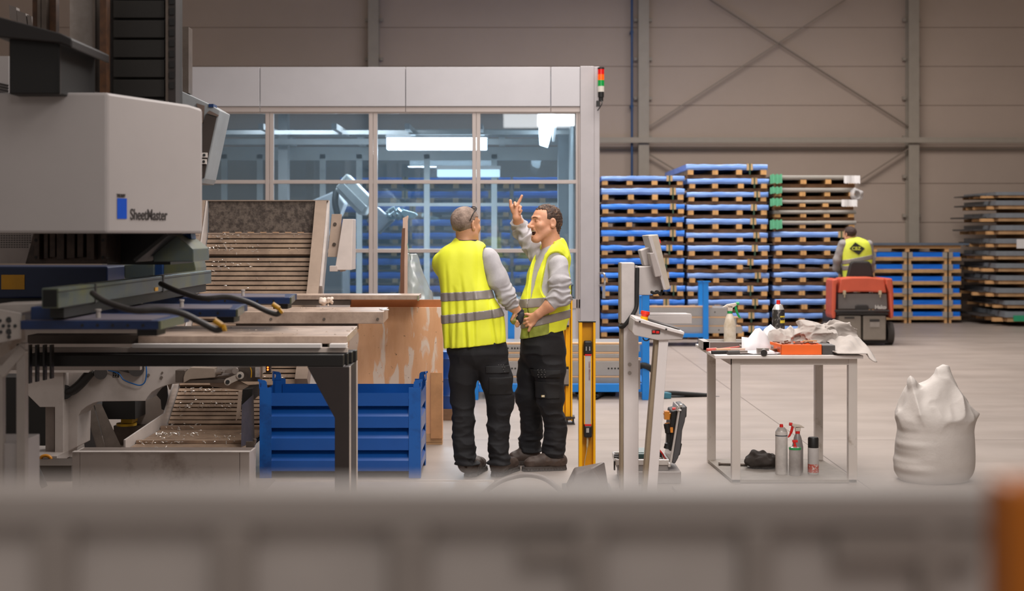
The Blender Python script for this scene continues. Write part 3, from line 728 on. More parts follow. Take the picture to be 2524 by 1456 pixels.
mk('side_screen', B().pp([(1578, 617), (1607, 607), (1614, 640), (1601, 655), (1589, 655)], D + .1, .2), KG, k1, bev=.006)
mk('bracket', B().pp([(1611, 556 + 30), (1613, 585), (1627, 590), (1630, 600)], D + .02, .03), RED, k1)
mk('tray', B().box(X(1598, D), X(1708, D), D + .05, D + .35, Z(799, D), Z(778, D)), KG, k1, bev=.003)
mk('tray_lid', B().hull([W(1595, 776, D + .05), W(1704, 776.5, D + .05), W(1704, 773, D + .05), W(1595, 772, D + .05)], [W(1595, 774, D + .36), W(1690, 774, D + .36), W(1690, 771, D + .36), W(1595, 770, D + .36)]), KW, k1)
mk('mounting_tube', B().tube([W(1571, 727, D + .1), W(1571, 770, D + .1), W(1575, 778, D + .1), W(1600, 781, D + .1)], .012), KG, k1, smooth=True)
mk('cable', B().tube([W(1571, 660, D), W(1570, 720, D - .02), W(1568, 758, D - .03), W(1553, 784, D - .05), W(1538, 803, D - .04), W(1530, 805, D + .0), W(1529, 801, D + .03)], .013), RUBBER, k1, smooth=True)
mk('cable_loop', B().tube([W(1612, 722, D + .05), W(1620, 718, D), W(1628, 726, D), W(1632, 716, D + .02)], .008).tube([W(1600, 716, D + .05), W(1612, 722, D), W(1622, 720, D)], .009), RUBBER, k1, smooth=True)
q = B()
for y in (898, 919): q.cyl(W(1552, y, D - .004), W(1552, y, D + .01), .012); 
mk('screw_boss', q, STEEL, k1, smooth=True)
D = 8.48
k2 = thing('control_console', 'small sloping control console on a leaning white leg with a red emergency stop', 'console', (X(1612, D), D + .05, 0))
mk('leg', B().hull([(X(1593, D), D, 0), (X(1617, D), D, 0), (X(1617, D), D + .1, 0), (X(1593, D), D + .1, 0)], [W(1627, 800, D), W(1650, 808, D), (X(1650, D), D + .1, Z(808, D)), (X(1627, D), D + .1, Z(800, D))]), KW, k2, bev=.003)
mk('leg_edge', B().hull([(X(1583, D), D + .02, 0), (X(1593, D) - .001, D + .02, 0), (X(1593, D) - .001, D + .12, 0), (X(1583, D), D + .12, 0)], [W(1616, 830, D + .02), W(1627, 830, D + .02), (X(1627, D) - .001, D + .12, Z(830, D)), (X(1616, D), D + .12, Z(830, D))]), KE, k2)
mk('console_body', B().pp([(1563, 786), (1570, 790), (1686, 824), (1682, 836), (1621, 838), (1564, 826), (1558, 818)], D - .02, .32), KG, k2, bev=.004)
mk('console_lid', B().pp([(1566, 784), (1573, 784), (1687, 818), (1686, 825), (1651, 816), (1565, 791)], D - .05, .38), KW, k2, bev=.003)
mk('lid_trim', B().pp([(1600, 791), (1676, 813), (1676, 811), (1600, 789)], D, .3), CHAR, k2)
mk('screw_boss', B().cyl(W(1577, 792.5, D - .055), W(1577, 792.5, D - .04), .006).cyl(W(1642, 811.5, D - .055), W(1642, 811.5, D - .04), .006), CHAR, k2)
mk('rocker_switch', B().pb(1608, 1615, 814.5, 820.5, D - .03, .02).pb(1617, 1625, 815.5, 821.5, D - .03, .02), RED, k2, bev=.001)
mk('switch_plate', B().pb(1606.5, 1627, 813, 823, D - .024, .01), BLACK, k2)
e = W(1587, 790, D + .06); ax = Vector((.18, 0, 1)).normalized()
mk('stop_collar', B().cyl(e, Vector(e) + ax * .025, .023), YELLOW, k2, smooth=True)
mk('stop_button', B().cyl(Vector(e) + ax * .025, Vector(e) + ax * .04, .020, .026).cyl(Vector(e) + ax * .04, Vector(e) + ax * .058, .029, .027), mat('stop_red', 'e8341c', .35), k2, smooth=True)
mk('cable', B().tube([W(1585, 833, D), W(1588, 838, D - .02), W(1595, 839, D - .02), W(1600, 835, D)], .004), RUBBER, k2, smooth=True)

# ================================================================== GREY BOX AND OPEN TOOL CASE
D = 9.1
gb = thing('grey_box', 'low grey ribbed box on the floor under the open tool case', 'box', (X(1610, D), D + .2, 0))
q = B().box(X(1531, D), X(1679, D), D, D + .38, 0, Z(1161, D)); mk('box_body', q, mat('box_grey', '9a918d', .5), gb, bev=.008)
q = B()
for k in range(9):
    if k in (3, 4): continue
    x = X(1568 + k * 8, D); q.bar((x, D + .04, Z(1161, D) + .002), (x - .02, D + .3, Z(1161, D) + .002), .008, .006)
mk('lid_rib', q, LGREY, gb)
zt = Z(1161, D) + .002
case = thing('tool_case', 'open aluminium-rimmed tool case standing on the grey box', 'tool case', (X(1590, D), D + .2, zt))
ALU = mat('aluminium_rim', 'cfc9c4', .3, .5)
CB = mat('case_shell', '4c4a4c', .5)
ya, yb = D + .02, D + .34
xa, xb = X(1518, D), X(1650, D)
q = B().box(xa + .02, xb - .01, ya + .01, yb - .01, zt, zt + .005)
for (a, b_, c, d_) in ((xa + .015, xa + .02, ya, yb), (xb - .01, xb - .005, ya, yb), (xa + .02, xb - .01, ya + .005, ya + .01), (xa + .02, xb - .01, yb - .01, yb - .005)): q.box(a, b_, c, d_, zt, Z(1137, D))
mk('case_base', q, mat('case_base', '8b8480', .5), case)
q = B(); z0, z1 = Z(1147, D), Z(1133, D)
q.box(xa, xb, ya - .004, ya + .006, z0, z1).box(xa, xb, yb - .006, yb + .004, z0, z1).box(xa, xa + .012, ya, yb, z0, z1).box(xb - .012, xb, ya, yb, z0, z1)
mk('case_rim', q, ALU, case, bev=.003)
mk('latch', B().obox((xa - .004, ya + .05, z0 - .01), (.01, .03, .06)).obox((xa + .005, ya + .02, z1 + .012), (.03, .02, .012)).obox((xa + .012, ya + .1, z1 + .012), (.03, .02, .012)), CHAR, case, bev=.002)
lid = [(1650, 1140), (1672, 1004), (1678, 996), (1690, 1000), (1693, 1010), (1674, 1128), (1662, 1143)]
mk('case_lid', B().pp([(1656, 1141), (1678, 1003), (1690, 1001), (1693, 1006), (1688, 1040), (1682, 1060), (1680, 1085), (1677, 1110), (1672, 1128), (1664, 1143)], D + .03, .30), CB, case, bev=.01)
mk('lid_rim', B().pp([(1650, 1142), (1656, 1141), (1678, 1004), (1673, 1003)], D + .02, .32), ALU, case, bev=.003)
mk('lid_foot', B().pp([(1690, 1006), (1693, 1003), (1692, 1026), (1688, 1031)], D + .08, .2).pp([(1679, 1096), (1681, 1094), (1676, 1120), (1672, 1124)], D + .08, .2), BLACK, case)
mk('hinge', B().pb(1668, 1672, 998, 1013, D + .01, .03).pb(1675, 1682, 996, 1003, D + .01, .03).pb(1672, 1680, 1009, 1013, D + .01, .03).pb(1647, 1653, 1140, 1151, D, .05), ALU, case, bev=.003)
mk('tool_panel', B().pp([(1655, 1013), (1670, 1010), (1662, 1060), (1655, 1112), (1649, 1110), (1651, 1050)], D + .05, .22), BLACK, case, bev=.006)
def tool(nm, b_, m, lab, cat): o = mk(nm, b_, m, None, smooth=True); tag(o, lab, cat, 'tools in the open tool case'); return o
tool('cordless_drill', B().cyl(W(1645, 1018, D + .08), W(1645, 1033, D + .08), .028, .016).tube([W(1644, 1042, D + .05), W(1646, 1055, D + .05)], .017).box(X(1640, D), X(1652, D), D + .04, D + .1, Z(1036, D), Z(1016, D)), mat('tool_orange', 'd98a2c', .4), 'orange and black tool clipped high inside the tool case lid', 'tool')
tool('plier', B().tube([W(1643, 1044, D + .03), W(1646, 1066, D + .03), W(1646, 1090, D + .03), W(1644, 1105, D + .03)], [.02, .018, .008, .007, .02, .022]), BLACK, 'black gripped tool hanging below the orange one in the case lid', 'tool')
tool('red_cap_tool', B().cyl(W(1657, 1008, D + .1), W(1665, 1008, D + .1), .012), RED, 'small red tool at the top of the case lid', 'tool')
tool('tape_measure', B().obox(W(1654, 1059, D + .04), (.022, .03, .032)), mat('tape_orange', 'e08a30', .4), 'small orange block tucked in the case lid', 'tool')
tool('test_meter', B().obox(W(1580, 1116, D + .12), (.09, .12, .03), .2).obox(W(1576, 1111, D + .12), (.05, .08, .01), .2), mat('meter_teal', '37504e', .4), 'dark teal meter lying in the tool case base', 'tool')
tool('test_lead', B().tube([W(1626, 1109, D + .1), W(1634, 1120, D + .1), W(1641, 1136, D + .1)], .005), RED, 'red lead curving down into the tool case', 'cable')
tool('test_lead', B().tube([W(1625, 1110, D + .14), W(1629, 1120, D + .14), W(1628, 1136, D + .14)], .005), BLACK, 'black lead curving down into the tool case', 'cable')
q = B(); rr = random.Random(9)
for k in range(22): q.cyl((X(1626 + rr.random() * 18, D), D + .06 + rr.random() * .1, Z(1139, D) - .03 + rr.random() * .03), (X(1626 + rr.random() * 18, D), D + .06 + rr.random() * .12, Z(1139, D) - .02 + rr.random() * .04), .004, n=6)
o = mk('loose_bits', q, ALU); tag(o, 'jumble of small metal bits at the hinge end of the tool case', 'bits', kind='stuff')

# ================================================================== WORK TABLE
TP = mat('table_top', 'd6cdc8', .45, var=.06); TL = mat('table_frame', 'c4bbb4', .45, col2='9a8d80', thr=(.3, .42), scale=7); TLD = mat('table_leg_rear', '8f8378', .5)
zt = .825; D0, D1 = 9.08, 10.05
tb = thing('work_table', 'plain pale work table covered with rags, papers and tools', 'table', (1.75, 9.6, 0))
xl, xr = 1.298, X(2128, D0)
mk('table_top', B().box(xl, xr, D0, D1, zt - .022, zt), TP, tb, bev=.003)
LF = [(X(1804, 9.13), 9.13), (X(2092, 9.13), 9.13)]; LB = [(X(1744, 9.95), 9.93), (X(2008, 9.95), 9.93)]
for (x, y) in LF: mk('leg', B().box(x, x + .055, y, y + .055, .0, zt - .023), TL, tb, bev=.002)
for (x, y) in LB: mk('leg', B().box(x, x + .055, y, y + .055, .0, zt - .023), TL, tb, bev=.002)
mk('apron', B().box(LF[0][0], LF[1][0] + .055, 9.135, 9.175, zt - .065, zt - .024), TL, tb)
mk('side_apron', B().box(LF[0][0], LF[0][0] + .04, 9.18, 9.93, zt - .07, zt - .024), TL, tb)
mk('side_apron', B().box(LF[1][0] + .01, LF[1][0] + .05, 9.18, 9.93, zt - .07, zt - .024), TL, tb)
mk('floor_shelf', B().hull([(LF[0][0], 9.13, .004), (LF[1][0] + .05, 9.13, .004), (LF[1][0] + .05, 9.13, .022), (LF[0][0], 9.13, .022)], [(LB[0][0], 9.98, .004), (LB[1][0] + .05, 9.98, .004), (LB[1][0] + .05, 9.98, .022), (LB[0][0], 9.98, .022)]), mat('shelf_board', '8f857b', .6, var=.2), tb)
# --- things under the table
zs = .0225
def can(name, px0, px1, py0, py1, D, zb, lab, body, cap, capf, label_m=None, grp='cans and bottles under the table', lid='cap'):
    r = (X(px1, D) - X(px0, D)) / 2; cx = X((px0 + px1) / 2, D); h = Z(py0, D) - zb
    t = thing(name, lab, 'spray can', (cx, D, zb), grp)
    hc = h * (1 - capf)
    mk('can_body', B().lathe((cx, D, zb), [(r * .94, 0), (r, .006), (r, hc - .008), (r * .95, hc)]), body, t, smooth=True)
    if capf > .2: mk(lid, B().lathe((cx, D, zb + hc), [(r * .97, 0), (r * .97, h * capf - .008), (r * .85, h * capf)]), cap, t, smooth=True)
    else:
        mk('shoulder', B().lathe((cx, D, zb + hc), [(r * .95, 0), (r * .6, h * capf * .5), (r * .3, h * capf * .6)]), ALU, t, smooth=True)
        mk(lid, B().lathe((cx, D, zb + hc + h * capf * .6), [(r * .32, 0), (r * .28, h * capf * .4)]), cap, t, smooth=True)
    return t, cx, r, hc
CANW = mat('can_white', 'c9c2bd', .35, var=.15, scale=14)
t, cx, r, hc = can('spray_can', 1911, 1941, 1045, 1166, 9.35, zs, 'tall dirty white spray can with a red nozzle on the board under the table', CANW, RED, .14)
mk('band', B().lathe((cx, 9.35, zs + hc - .03), [(r * 1.01, 0), (r * 1.01, .006)]), mat('band_dark', '3c4450', .4), t)
t, cx, r, hc = can('spray_can', 1945, 1974, 1098, 1168, 9.3, zs, 'short dirty spray can with green rim and red pump, beside the tall white can', mat('can_grey', 'a39c98', .35, var=.2, scale=14), RED, .08)
mk('rim', B().lathe((cx, 9.3, zs + hc - .008), [(r * 1.03, 0), (r * 1.03, .012)]), GREEN, t)
mk('pump', B().tube([(cx + .005, 9.3, zs + hc), (cx - .005, 9.3, zs + hc + .04)], .008).obox((cx, 9.3, zs + hc + .045), (.034, .02, .016)), RED, t, bev=.003)
t, cx, r, hc = can('spray_can', 1991, 2018, 1077, 1166, 9.35, zs, 'spray can with a wide black cap standing nearest the right table leg', mat('can_silver', 'bdb7b4', .35, var=.1), BLACK, .28)
mk('printed_label', B().lathe((cx, 9.35, zs + .012), [(r * 1.01, 0), (r * 1.01, .055)]), mat('label_red', 'b8574a', .5, col2='cfc6c0', thr=(.4, .5), scale=60), t, smooth=True)
def spray_bottle(px, py0, py1, D, zb, lab, body, head, trig, s, flip, group):
    cx = X(px, D); k = D / F
    t = thing('spray_bottle', lab, 'spray bottle', (cx, D, zb), group)
    f = -1 if flip else 1
    H_ = Z(py0, D) - zb
    mk('bottle_body', B().lathe((cx, D, zb), [(.042 * s, 0), (.045 * s, .01), (.045 * s, .5 * H_), (.03 * s, .68 * H_), (.016 * s, .76 * H_)], n=20), body, t, smooth=True)
    mk('neck_ring', B().lathe((cx, D, zb + .755 * H_), [(.019 * s, 0), (.019 * s, .05 * H_)]), trig, t, smooth=True)
    zz = zb + .8 * H_
    mk('spray_head', B().hull([(cx - .016, D - .016, zz), (cx + .016, D - .016, zz), (cx + .016, D + .016, zz), (cx - .016, D + .016, zz)], [(cx - .02, D - .016, zz + .04 * s), (cx + .02, D - .016, zz + .04 * s), (cx + .02, D + .016, zz + .04 * s), (cx - .02, D + .016, zz + .04 * s)]).prism([(cx - f * .055 * s, D - .016, zz + .03 * s), (cx - f * .02 * s, D - .016, zz + .052 * s), (cx + f * .045 * s, D - .016, zz + .062 * s), (cx + f * .05 * s, D - .016, zz + .045 * s), (cx + f * .02 * s, D - .016, zz + .025 * s)], (0, .032, 0)), head, t, bev=.004)
    mk('nozzle', B().cyl((cx + f * .045 * s, D, zz + .055 * s), (cx + f * .068 * s, D, zz + .058 * s), .011), trig, t, smooth=True)
    mk('trigger', B().tube([(cx + f * .04 * s, D, zz + .045 * s), (cx + f * .047 * s, D, zz + .01 * s), (cx + f * .062 * s, D, zz - .03 * s), (cx + f * .078 * s, D, zz - .05 * s)], [.009, .009, .007, .005]), trig, t, smooth=True)
spray_bottle(1966, 1037, 1166, 9.42, zs, 'grey trigger spray bottle with a red trigger under the table', mat('bottle_smoke', '8e8784', .3, var=.1), mat('head_cream', 'cfc2b4', .4), RED, .82, True, 'cans and bottles under the table')
o = sdf('dark_cloth', lambda P: smin(ell(P, (X(1878, 9.6), 9.6, .07), (.12, .1, .055)), ell(P, (X(1865, 9.6), 9.6, .1), (.04, .05, .04)), .03) + .014 * noise(P, 30), (X(1820, 9.6), 9.4, .02), (X(1930, 9.6), 9.8, .17), .005, mat('dark_cloth_m', '3b3430', .85))
tag(o, 'crumpled dark cloth lying on the board under the table', 'cloth')
tag(mk('metal_rod', B().cyl((X(1774, 9.7), 9.7, .032), (X(1840, 9.7), 9.66, .032), .009).cyl((X(1771, 9.7), 9.7, .032), (X(1775, 9.7), 9.7, .032), .013), STEELD, smooth=True), 'thin dark metal rod beside the dark cloth under the table', 'rod')
# --- things on the table
zt += .0005
t = thing('steel_tray', 'open grey steel box at the left back of the table', 'tray', (X(1790, 9.6), 9.6, zt))
a, b_ = X(1731, 9.55), X(1880, 9.55)
q = B().box(a, b_, 9.5, 9.505, zt, zt + .055).box(a, b_, 9.75, 9.755, zt, zt + .055).box(a, a + .04, 9.5, 9.755, zt, zt + .057).box(a, b_, 9.5, 9.755, zt, zt + .004)
mk('tray_shell', q, mat('tray_grey', 'aaa4a0', .4), t, bev=.001)
mk('front_strip', B().box(a + .045, b_, 9.494, 9.4995, zt + .01, zt + .05), mat('tray_strip', '675853', .4), t)
spray_bottle(1799, 744, 848, 9.65, zt + .0, 'stained cream spray bottle with green trigger standing on the table', mat('bottle_cream', 'd2c6b6', .5, col2='b9a88e', thr=(.3, .5), scale=8), mat('head_cream', 'cfc2b4', .4), GREEN, .92, False, None)
t, cx, r, hc = can('spray_can', 1903, 1934, 740, 848, 9.85, zt, 'tall black and silver spray can with red nozzle standing on the table', mat('can_black', '2f2c2b', .3, col2='7e7a78', thr=(.42, .5), scale=22), RED, .2, grp=None)
mk('nozzle', B().lathe((cx, 9.85, zt + hc + .045), [(.013, 0), (.012, .02)]), mat('nozzle_red', 'e0301c', .4), t, smooth=True)
q = B()
for (y0, y1) in ((.10, .115), (.16, .18), (.2, .21)):
    n = 10
    for k in range(n):
        a0 = -math.pi / 2 + .1 + k * .12; 
        q.add([(cx + (r + .001) * math.cos(a), 9.85 + (r + .001) * math.sin(a), zt + z) for a, z in ((a0, y0), (a0 + .12, y0), (a0 + .12, y1), (a0, y1))], [(0, 1, 2, 3)])
mk('printed_label', q, mat('label_yellow', 'dcc23c', .4), t)
# papers: folded sheets standing up, crumpled
PW = mat('paper_sheet_white', 'd0cbcd', .55, var=.03)
def sheet(pts, lab, nm='paper_sheet', m=PW, th=.002, g='loose white papers on the table'):
    """pts: grid rows of world points"""
    q = B(); nr = len(pts); nc = len(pts[0])
    vs = [p for row in pts for p in row]
    fs = [(i * nc + j, i * nc + j + 1, (i + 1) * nc + j + 1, (i + 1) * nc + j) for i in range(nr - 1) for j in range(nc - 1)]
    q.add(vs, fs)
    o = mk(nm, q, m, smooth='all'); md = o.modifiers.new('thick', 'SOLIDIFY'); md.thickness = th; md.offset = 1
    return tag(o, lab, 'paper', g)
def peak(pxs, base, D, dz, lab):
    rows = []
    for i in range(5):
        u = i / 4
        rows.append([(X(px, D + u * .12), D + u * .12 + .004 * math.sin(k * 2), zt + .003 + (Z(py, D + .1) - zt) * math.sin(u * math.pi * .5)) for k, (px, py) in enumerate(pxs)])
    sheet(rows, lab)
peak([(1828, 832), (1845, 834), (1862, 812), (1872, 810), (1884, 822), (1900, 838)], 860, 9.35, 0, 'folded white paper standing as a low peak on the table, left of the taller peak')
peak([(1873, 830), (1885, 812), (1899, 801), (1910, 810), (1925, 822), (1940, 834)], 860, 9.45, 0, 'folded white paper standing as the taller peak, before the black spray can')
rows = [[(X(1800 + j * 16, 9.3), 9.14 + i * .07, zt + .004 + .008 * abs(math.sin(i * 1.3 + j))) for j in range(9)] for i in range(5)]
sheet(rows, 'flat crumpled white paper lying at the middle of the table front')
rows = [[(X(1870 + j * 8, 9.2) , 9.12 + i * .04, zt + .004 + .03 * math.sin(i / 3 * 3.14) * math.sin(.4 + j / 5 * 2.5)) for j in range(6)] for i in range(4)]
sheet(rows, 'small curled white paper scrap beside the hammer')
# hand tools
def htool(nm, lab, parts, cat='tool'):
    vv = parts[0][1]; allv = [v for p in parts for v in p[1].v]
    xs = [v[0] for v in allv]; ys = [v[1] for v in allv]
    t = thing(nm, lab, cat, (sum(xs) / len(xs), sum(ys) / len(ys), min(v[2] for v in allv)), 'hand tools on the table')
    for pn, b_, m in parts: mk(pn, b_, m, t, smooth=True)
def L(px, D, z): return (X(px, D), D, zt + z)
htool('screwdriver', 'screwdriver with a long red handle pointing left at the table corner', [('handle', B().tube([L(1742, 9.32, .016), L(1766, 9.34, .018)], .011), mat('handle_salmon', 'd8685c', .4)), ('shaft', B().cyl(L(1766, 9.34, .018), L(1822, 9.40, .03), .005), mat('shaft_red', 'c9665c', .4)), ('tip', B().cyl(L(1822, 9.4, .03), L(1838, 9.41, .03), .013), STEEL)])
htool('screwdriver', 'wooden-handled tool lying over the black grips on the table', [('handle', B().tube([L(1765, 9.26, .02), L(1800, 9.27, .022)], .011), mat('handle_wood', 'c79a78', .5)), ('shaft', B().cyl(L(1800, 9.27, .022), L(1836, 9.28, .024), .008), mat('shaft_tan', 'c5a694', .4))])
htool('wrench', 'black handled wrench at the front left of the table', [('handle', B().tube([L(1754, 9.17, .012), L(1792, 9.19, .012)], .012), BLACK), ('shaft', B().cyl(L(1792, 9.19, .012), L(1826, 9.21, .013), .007), STEEL)])
htool('pliers', 'dark gripped pliers beside the black wrench on the table', [('handle', B().tube([L(1793, 9.13, .014), L(1822, 9.15, .014)], .014), DGREY), ('jaw', B().obox(L(1832, 9.17, .014), (.05, .025, .018), 0, 0, .3), STEEL)])
htool('hammer', 'small grey hammer lying on the front edge of the table', [('head', B().obox(L(1880, 9.16, .022), (.075, .03, .036), 0, 0, .08).cyl(L(1883, 9.15, .02), L(1883, 9.09, .018), .018), mat('hammer_steel', '8c837d', .4, .3)), ('face', B().cyl(L(1883, 9.09, .018), L(1883, 9.07, .016), .021), CHAR), ('handle', B().cyl(L(1890, 9.17, .02), L(1925, 9.3, .02), .012), WOODD)])
# orange organiser tray with its bits, dark tray beside it
t = thing('organiser_tray', 'shallow bright orange tray full of small parts on the table front', 'tray', (X(1982, 9.2), 9.2, zt))
OR = mat('orange_tray', 'ef6a2a', .4, var=.05)
q = B(); x0, x1, y0, y1 = X(1925, 9.12), X(2026, 9.12), 9.12, 9.38
q.box(x0, x1, y0, y0 + .006, zt, zt + .066).box(x0, x1, y1 - .006, y1, zt, zt + .066).box(x0, x0 + .006, y0, y1, zt, zt + .066).box(x1 - .006, x1, y0, y1, zt, zt + .066).box(x0, x1, y0, y1, zt, zt + .005)
q.prism([(x0, y0, zt + .066), (x0, y0 + .1, zt + .066), (x0 - .05, y0 + .12, zt + .078)], (0, 0, -.02))
mk('tray_shell', q, OR, t, bev=.004)
mk('divider', B().box(x0 + .01, x1 - .01, y0 + .1, y0 + .104, zt, zt + .06), OR, t)
t2 = thing('parts_tray', 'dark grey tray beside the orange tray, half under the rags', 'tray', (X(2040, 9.2), 9.2, zt))
mk('tray_shell', B().box(X(2027.5, 9.12), X(2060, 9.12), 9.13, 9.36, zt, zt + .062), DGREY, t2, bev=.006)
q = B(); rr = random.Random(2)
for k in range(24):
    a = (x0 + .02 + rr.random() * (x1 - x0 - .04), y0 + .03 + rr.random() * .18, zt + .062 + rr.random() * .012); q.cyl(a, (a[0] + rr.uniform(-.05, .05), a[1] + rr.uniform(-.02, .02), a[2] + .004), .005, n=8)
tag(mk('small_parts', q, [mat('bit_brown', '6b4632', .5)]), 'heap of small bits and drills lying in the orange tray', 'bits', kind='stuff')
tag(mk('tan_strip', B().obox((X(2000, 9.2), 9.25, zt + .08), (.09, .02, .008), 0, 0, .05), mat('strip_tan', 'c7a273', .5)), 'short tan strip lying across the orange tray', 'strip')
# rags: crumpled white cloth
RAG = mat('rag_cloth', 'aca29b', .9, var=.08, scale=12, sheen=.2)
def rag(name, lab, blobs, lo, hi, amp=.022, seed=0, res=.0045, k=.03, m=RAG, cut=None):
    def f(P):
        d = None
        w = np.stack([noise(P, (9, 9, 11), seed + i) for i in range(3)], 1) * .03
        Q = P + w
        for c, r, rz in blobs:
            e = ell(Q, c, r, rotm(rz)); d = e if d is None else smin(d, e, k)
        n = noise(Q, (13, 13, 15), seed + 5); n2 = noise(Q, (30, 30, 34), seed + 6)
        d = d - amp * (1 - 2.6 * np.abs(n)) - amp * .3 * (1 - 2.6 * np.abs(n2))
        if cut is not None: d = np.maximum(d, cut(P))
        return d
    return tag(sdf(name, f, lo, hi, res, m), lab, 'cloth')
ztt = zt + .002
def c3(px, py, D): return W(px, py, D)
rag('rag', 'crumpled off-white rag heaped in the middle of the table behind the orange tray',
    [(c3(1990, 832, 9.5), (.14, .1, .10), 0), (c3(1940, 845, 9.45), (.13, .09, .07), .1), (c3(2030, 842, 9.45), (.1, .09, .06), 0)],
    (X(1880, 9.5), 9.3, ztt), (X(2085, 9.5), 9.72, ztt + .22), cut=lambda P: ztt + .002 - P[:, 2], seed=3)
rag('rag', 'grey-white rag spread over the far right part of the table',
    [(c3(2060, 828, 9.65), (.15, .1, .085), 0), (c3(2098, 832, 9.6), (.07, .08, .085), 0), (c3(2020, 830, 9.7), (.08, .08, .06), 0)],
    (X(1975, 9.6), 9.45, ztt), (X(2135, 9.6), 9.86, ztt + .22), cut=lambda P: np.maximum(ztt + .004 - P[:, 2], P[:, 0] - X(2108, 9.6)), seed=11)
# hanging rag corner: draped sheet with folds
rows = []
edge_t = [(2035, 838), (2060, 832), (2085, 828), (2105, 828), (2122, 836)]
edge_b = [(2055, 866), (2080, 880), (2105, 884), (2135, 884), (2162, 892)]
n = 22
for i in range(n):
    u = i / (n - 1); row = []
    for j in range(n):
        v = j / (n - 1) * 4; a = min(int(v), 3); f_ = v - a
        tx = edge_t[a][0] * (1 - f_) + edge_t[a + 1][0] * f_; ty = edge_t[a][1] * (1 - f_) + edge_t[a + 1][1] * f_
        bx = edge_b[a][0] * (1 - f_) + edge_b[a + 1][0] * f_; by = edge_b[a][1] * (1 - f_) + edge_b[a + 1][1] * f_
        D = 9.42 - .36 * u
        x = X(tx * (1 - u) + bx * u, D); z = Z(ty * (1 - u) + by * u, D)
        fold = .014 * math.sin(j * .55 + i * .25) * math.sin(u * 3.0) + .005 * math.sin(j * 1.1 - i * .5)
        if x < xr + .02 and z + fold < zt + .012: fold = zt + .012 - z
        row.append((x, D - abs(fold) * .5, z + fold))
    rows.append(row)
tag(sheet(rows, 'off-white rag corner draping over the right end of the table', 'rag', RAG, .004, None), None, 'cloth')

# ================================================================== WHITE SACK
D = 9.25
sc = W(2300, 1100, D)
def sackf(P):
    rows = [(Z(905, D), X(2330, D), D, .012, .012), (Z(930, D), X(2327, D), D, .034, .03), (Z(945, D), X(2300, D), D + .01, .12, .08), (Z(965, D), X(2302, D), D, .168, .13), (Z(1000, D), X(2312, D), D, .222, .18),
            (Z(1030, D), X(2307, D), D, .235, .2), (Z(1080, D), X(2304, D), D, .25, .22), (Z(1140, D), X(2302, D), D, .255, .23), (.03, X(2300, D), D, .25, .22), (.003, X(2300, D), D, .21, .19)]
    d = loft(P, rows, 2.2)
    d = smin(d, rc(P, W(2252, 948, D - .02), W(2285, 965, D), .03, .05), .03)
    d = smin(d, rc(P, W(2322, 918, D), W(2330, 950, D), .022, .045), .03)
    up = np.clip((P[:, 2] - Z(1060, D)) / .12, 0, 1)
    a = noise(P, (7, 7, 5), 1); b = noise(P, (3, 3, 26), 2); c = noise(P, (14, 14, 8), 4)
    left = np.clip((X(2300, D) - P[:, 0]) / .15, 0, 1)
    return d - up * (.028 * (1 - 2.4 * np.abs(a)) + .008 * (1 - 2 * np.abs(c))) + (1 - up) * (.006 * a + .009 * b * left)
tag(sdf('sack', sackf, (X(2190, D), D - .3, -.01), (X(2425, D), D + .3, Z(895, D)), .0065, mat('woven_sack', 'beb6b0', .65, var=.05, bump=.15, bscale=60)), 'bulging white woven sack with a twisted top standing alone on the floor', 'sack')

# ================================================================== BLUE STEEL BIN
D = 9.32; Db = 9.9
bn = thing('steel_bin', 'blue corrugated steel stacking bin standing in front of the wooden crate board', 'bin', (X(840, D), 9.6, 0))
BB = mat('bin_blue', '0f4f9e', .3, var=.08, scale=3); BD = mat('bin_blue_worn', '0f58a8', .4, col2='0b3f80', thr=(.3, .5), scale=6)
xl_, xr_ = X(640, D), X(1037, D)
def corr(y, sgn, x0, x1):
    zs_ = [968, 1000, 1004, 1026, 1054, 1058, 1080, 1109, 1113, 1135, 1160]
    ds_ = [0, 0, .055, 0, 0, .055, 0, 0, .055, 0, 0]
    vs = []; m_ = len(zs_)
    for x in (x0, x1):
        for z, d in zip(zs_, ds_): vs.append((x, y + sgn * d, Z(z, D)))
        for z, d in zip(zs_, ds_): vs.append((x, y + sgn * (d + .006), Z(z, D)))
    fs = []
    for i in range(m_ - 1): fs += [(i, i + 1, i + 1 + 2 * m_, i + 2 * m_), (i + m_, i + m_ + 2 * m_, i + 1 + 3 * m_, i + 1 + m_)]
    for i in range(m_ - 1): fs += [(i, i + m_, i + m_ + 1, i + 1), (i + 2 * m_, i + 1 + 2 * m_, i + 1 + 3 * m_, i + 3 * m_)]
    return B().add(vs, fs)
mk('front_panel', corr(D, 1, X(662, D), X(1007, D)), BB, bn)
mk('rear_panel', corr(Db - .01, -1, X(662, D), X(1007, D)), BB, bn)
def corrside(x, s):
    zs_ = [968, 1008, 1020, 1031, 1066, 1078, 1088, 1118, 1130, 1141, 1160]; ds_ = [0, 0, .025, 0, 0, .025, 0, 0, .025, 0, 0]
    m_ = len(zs_); vs = [(x - s * d, y, Z(z, D)) for y in (D + .06, Db - .06) for z, d in zip(zs_, ds_)] + [(x - s * (d + .006), y, Z(z, D)) for y in (D + .06, Db - .06) for z, d in zip(zs_, ds_)]
    fs = []
    for i in range(m_ - 1): fs += [(i, i + 1, i + 1 + m_, i + m_), (i + 2 * m_, i + 3 * m_, i + 1 + 3 * m_, i + 1 + 2 * m_)]
    return B().add(vs, fs)
mk('side_panel', corrside(xr_, 1), BB, bn); mk('side_panel', corrside(xl_, -1), BB, bn)
mk('bin_floor', B().box(xl_ + .02, xr_ - .02, D + .01, Db - .01, Z(1162, D), Z(1160, D)), BB, bn)
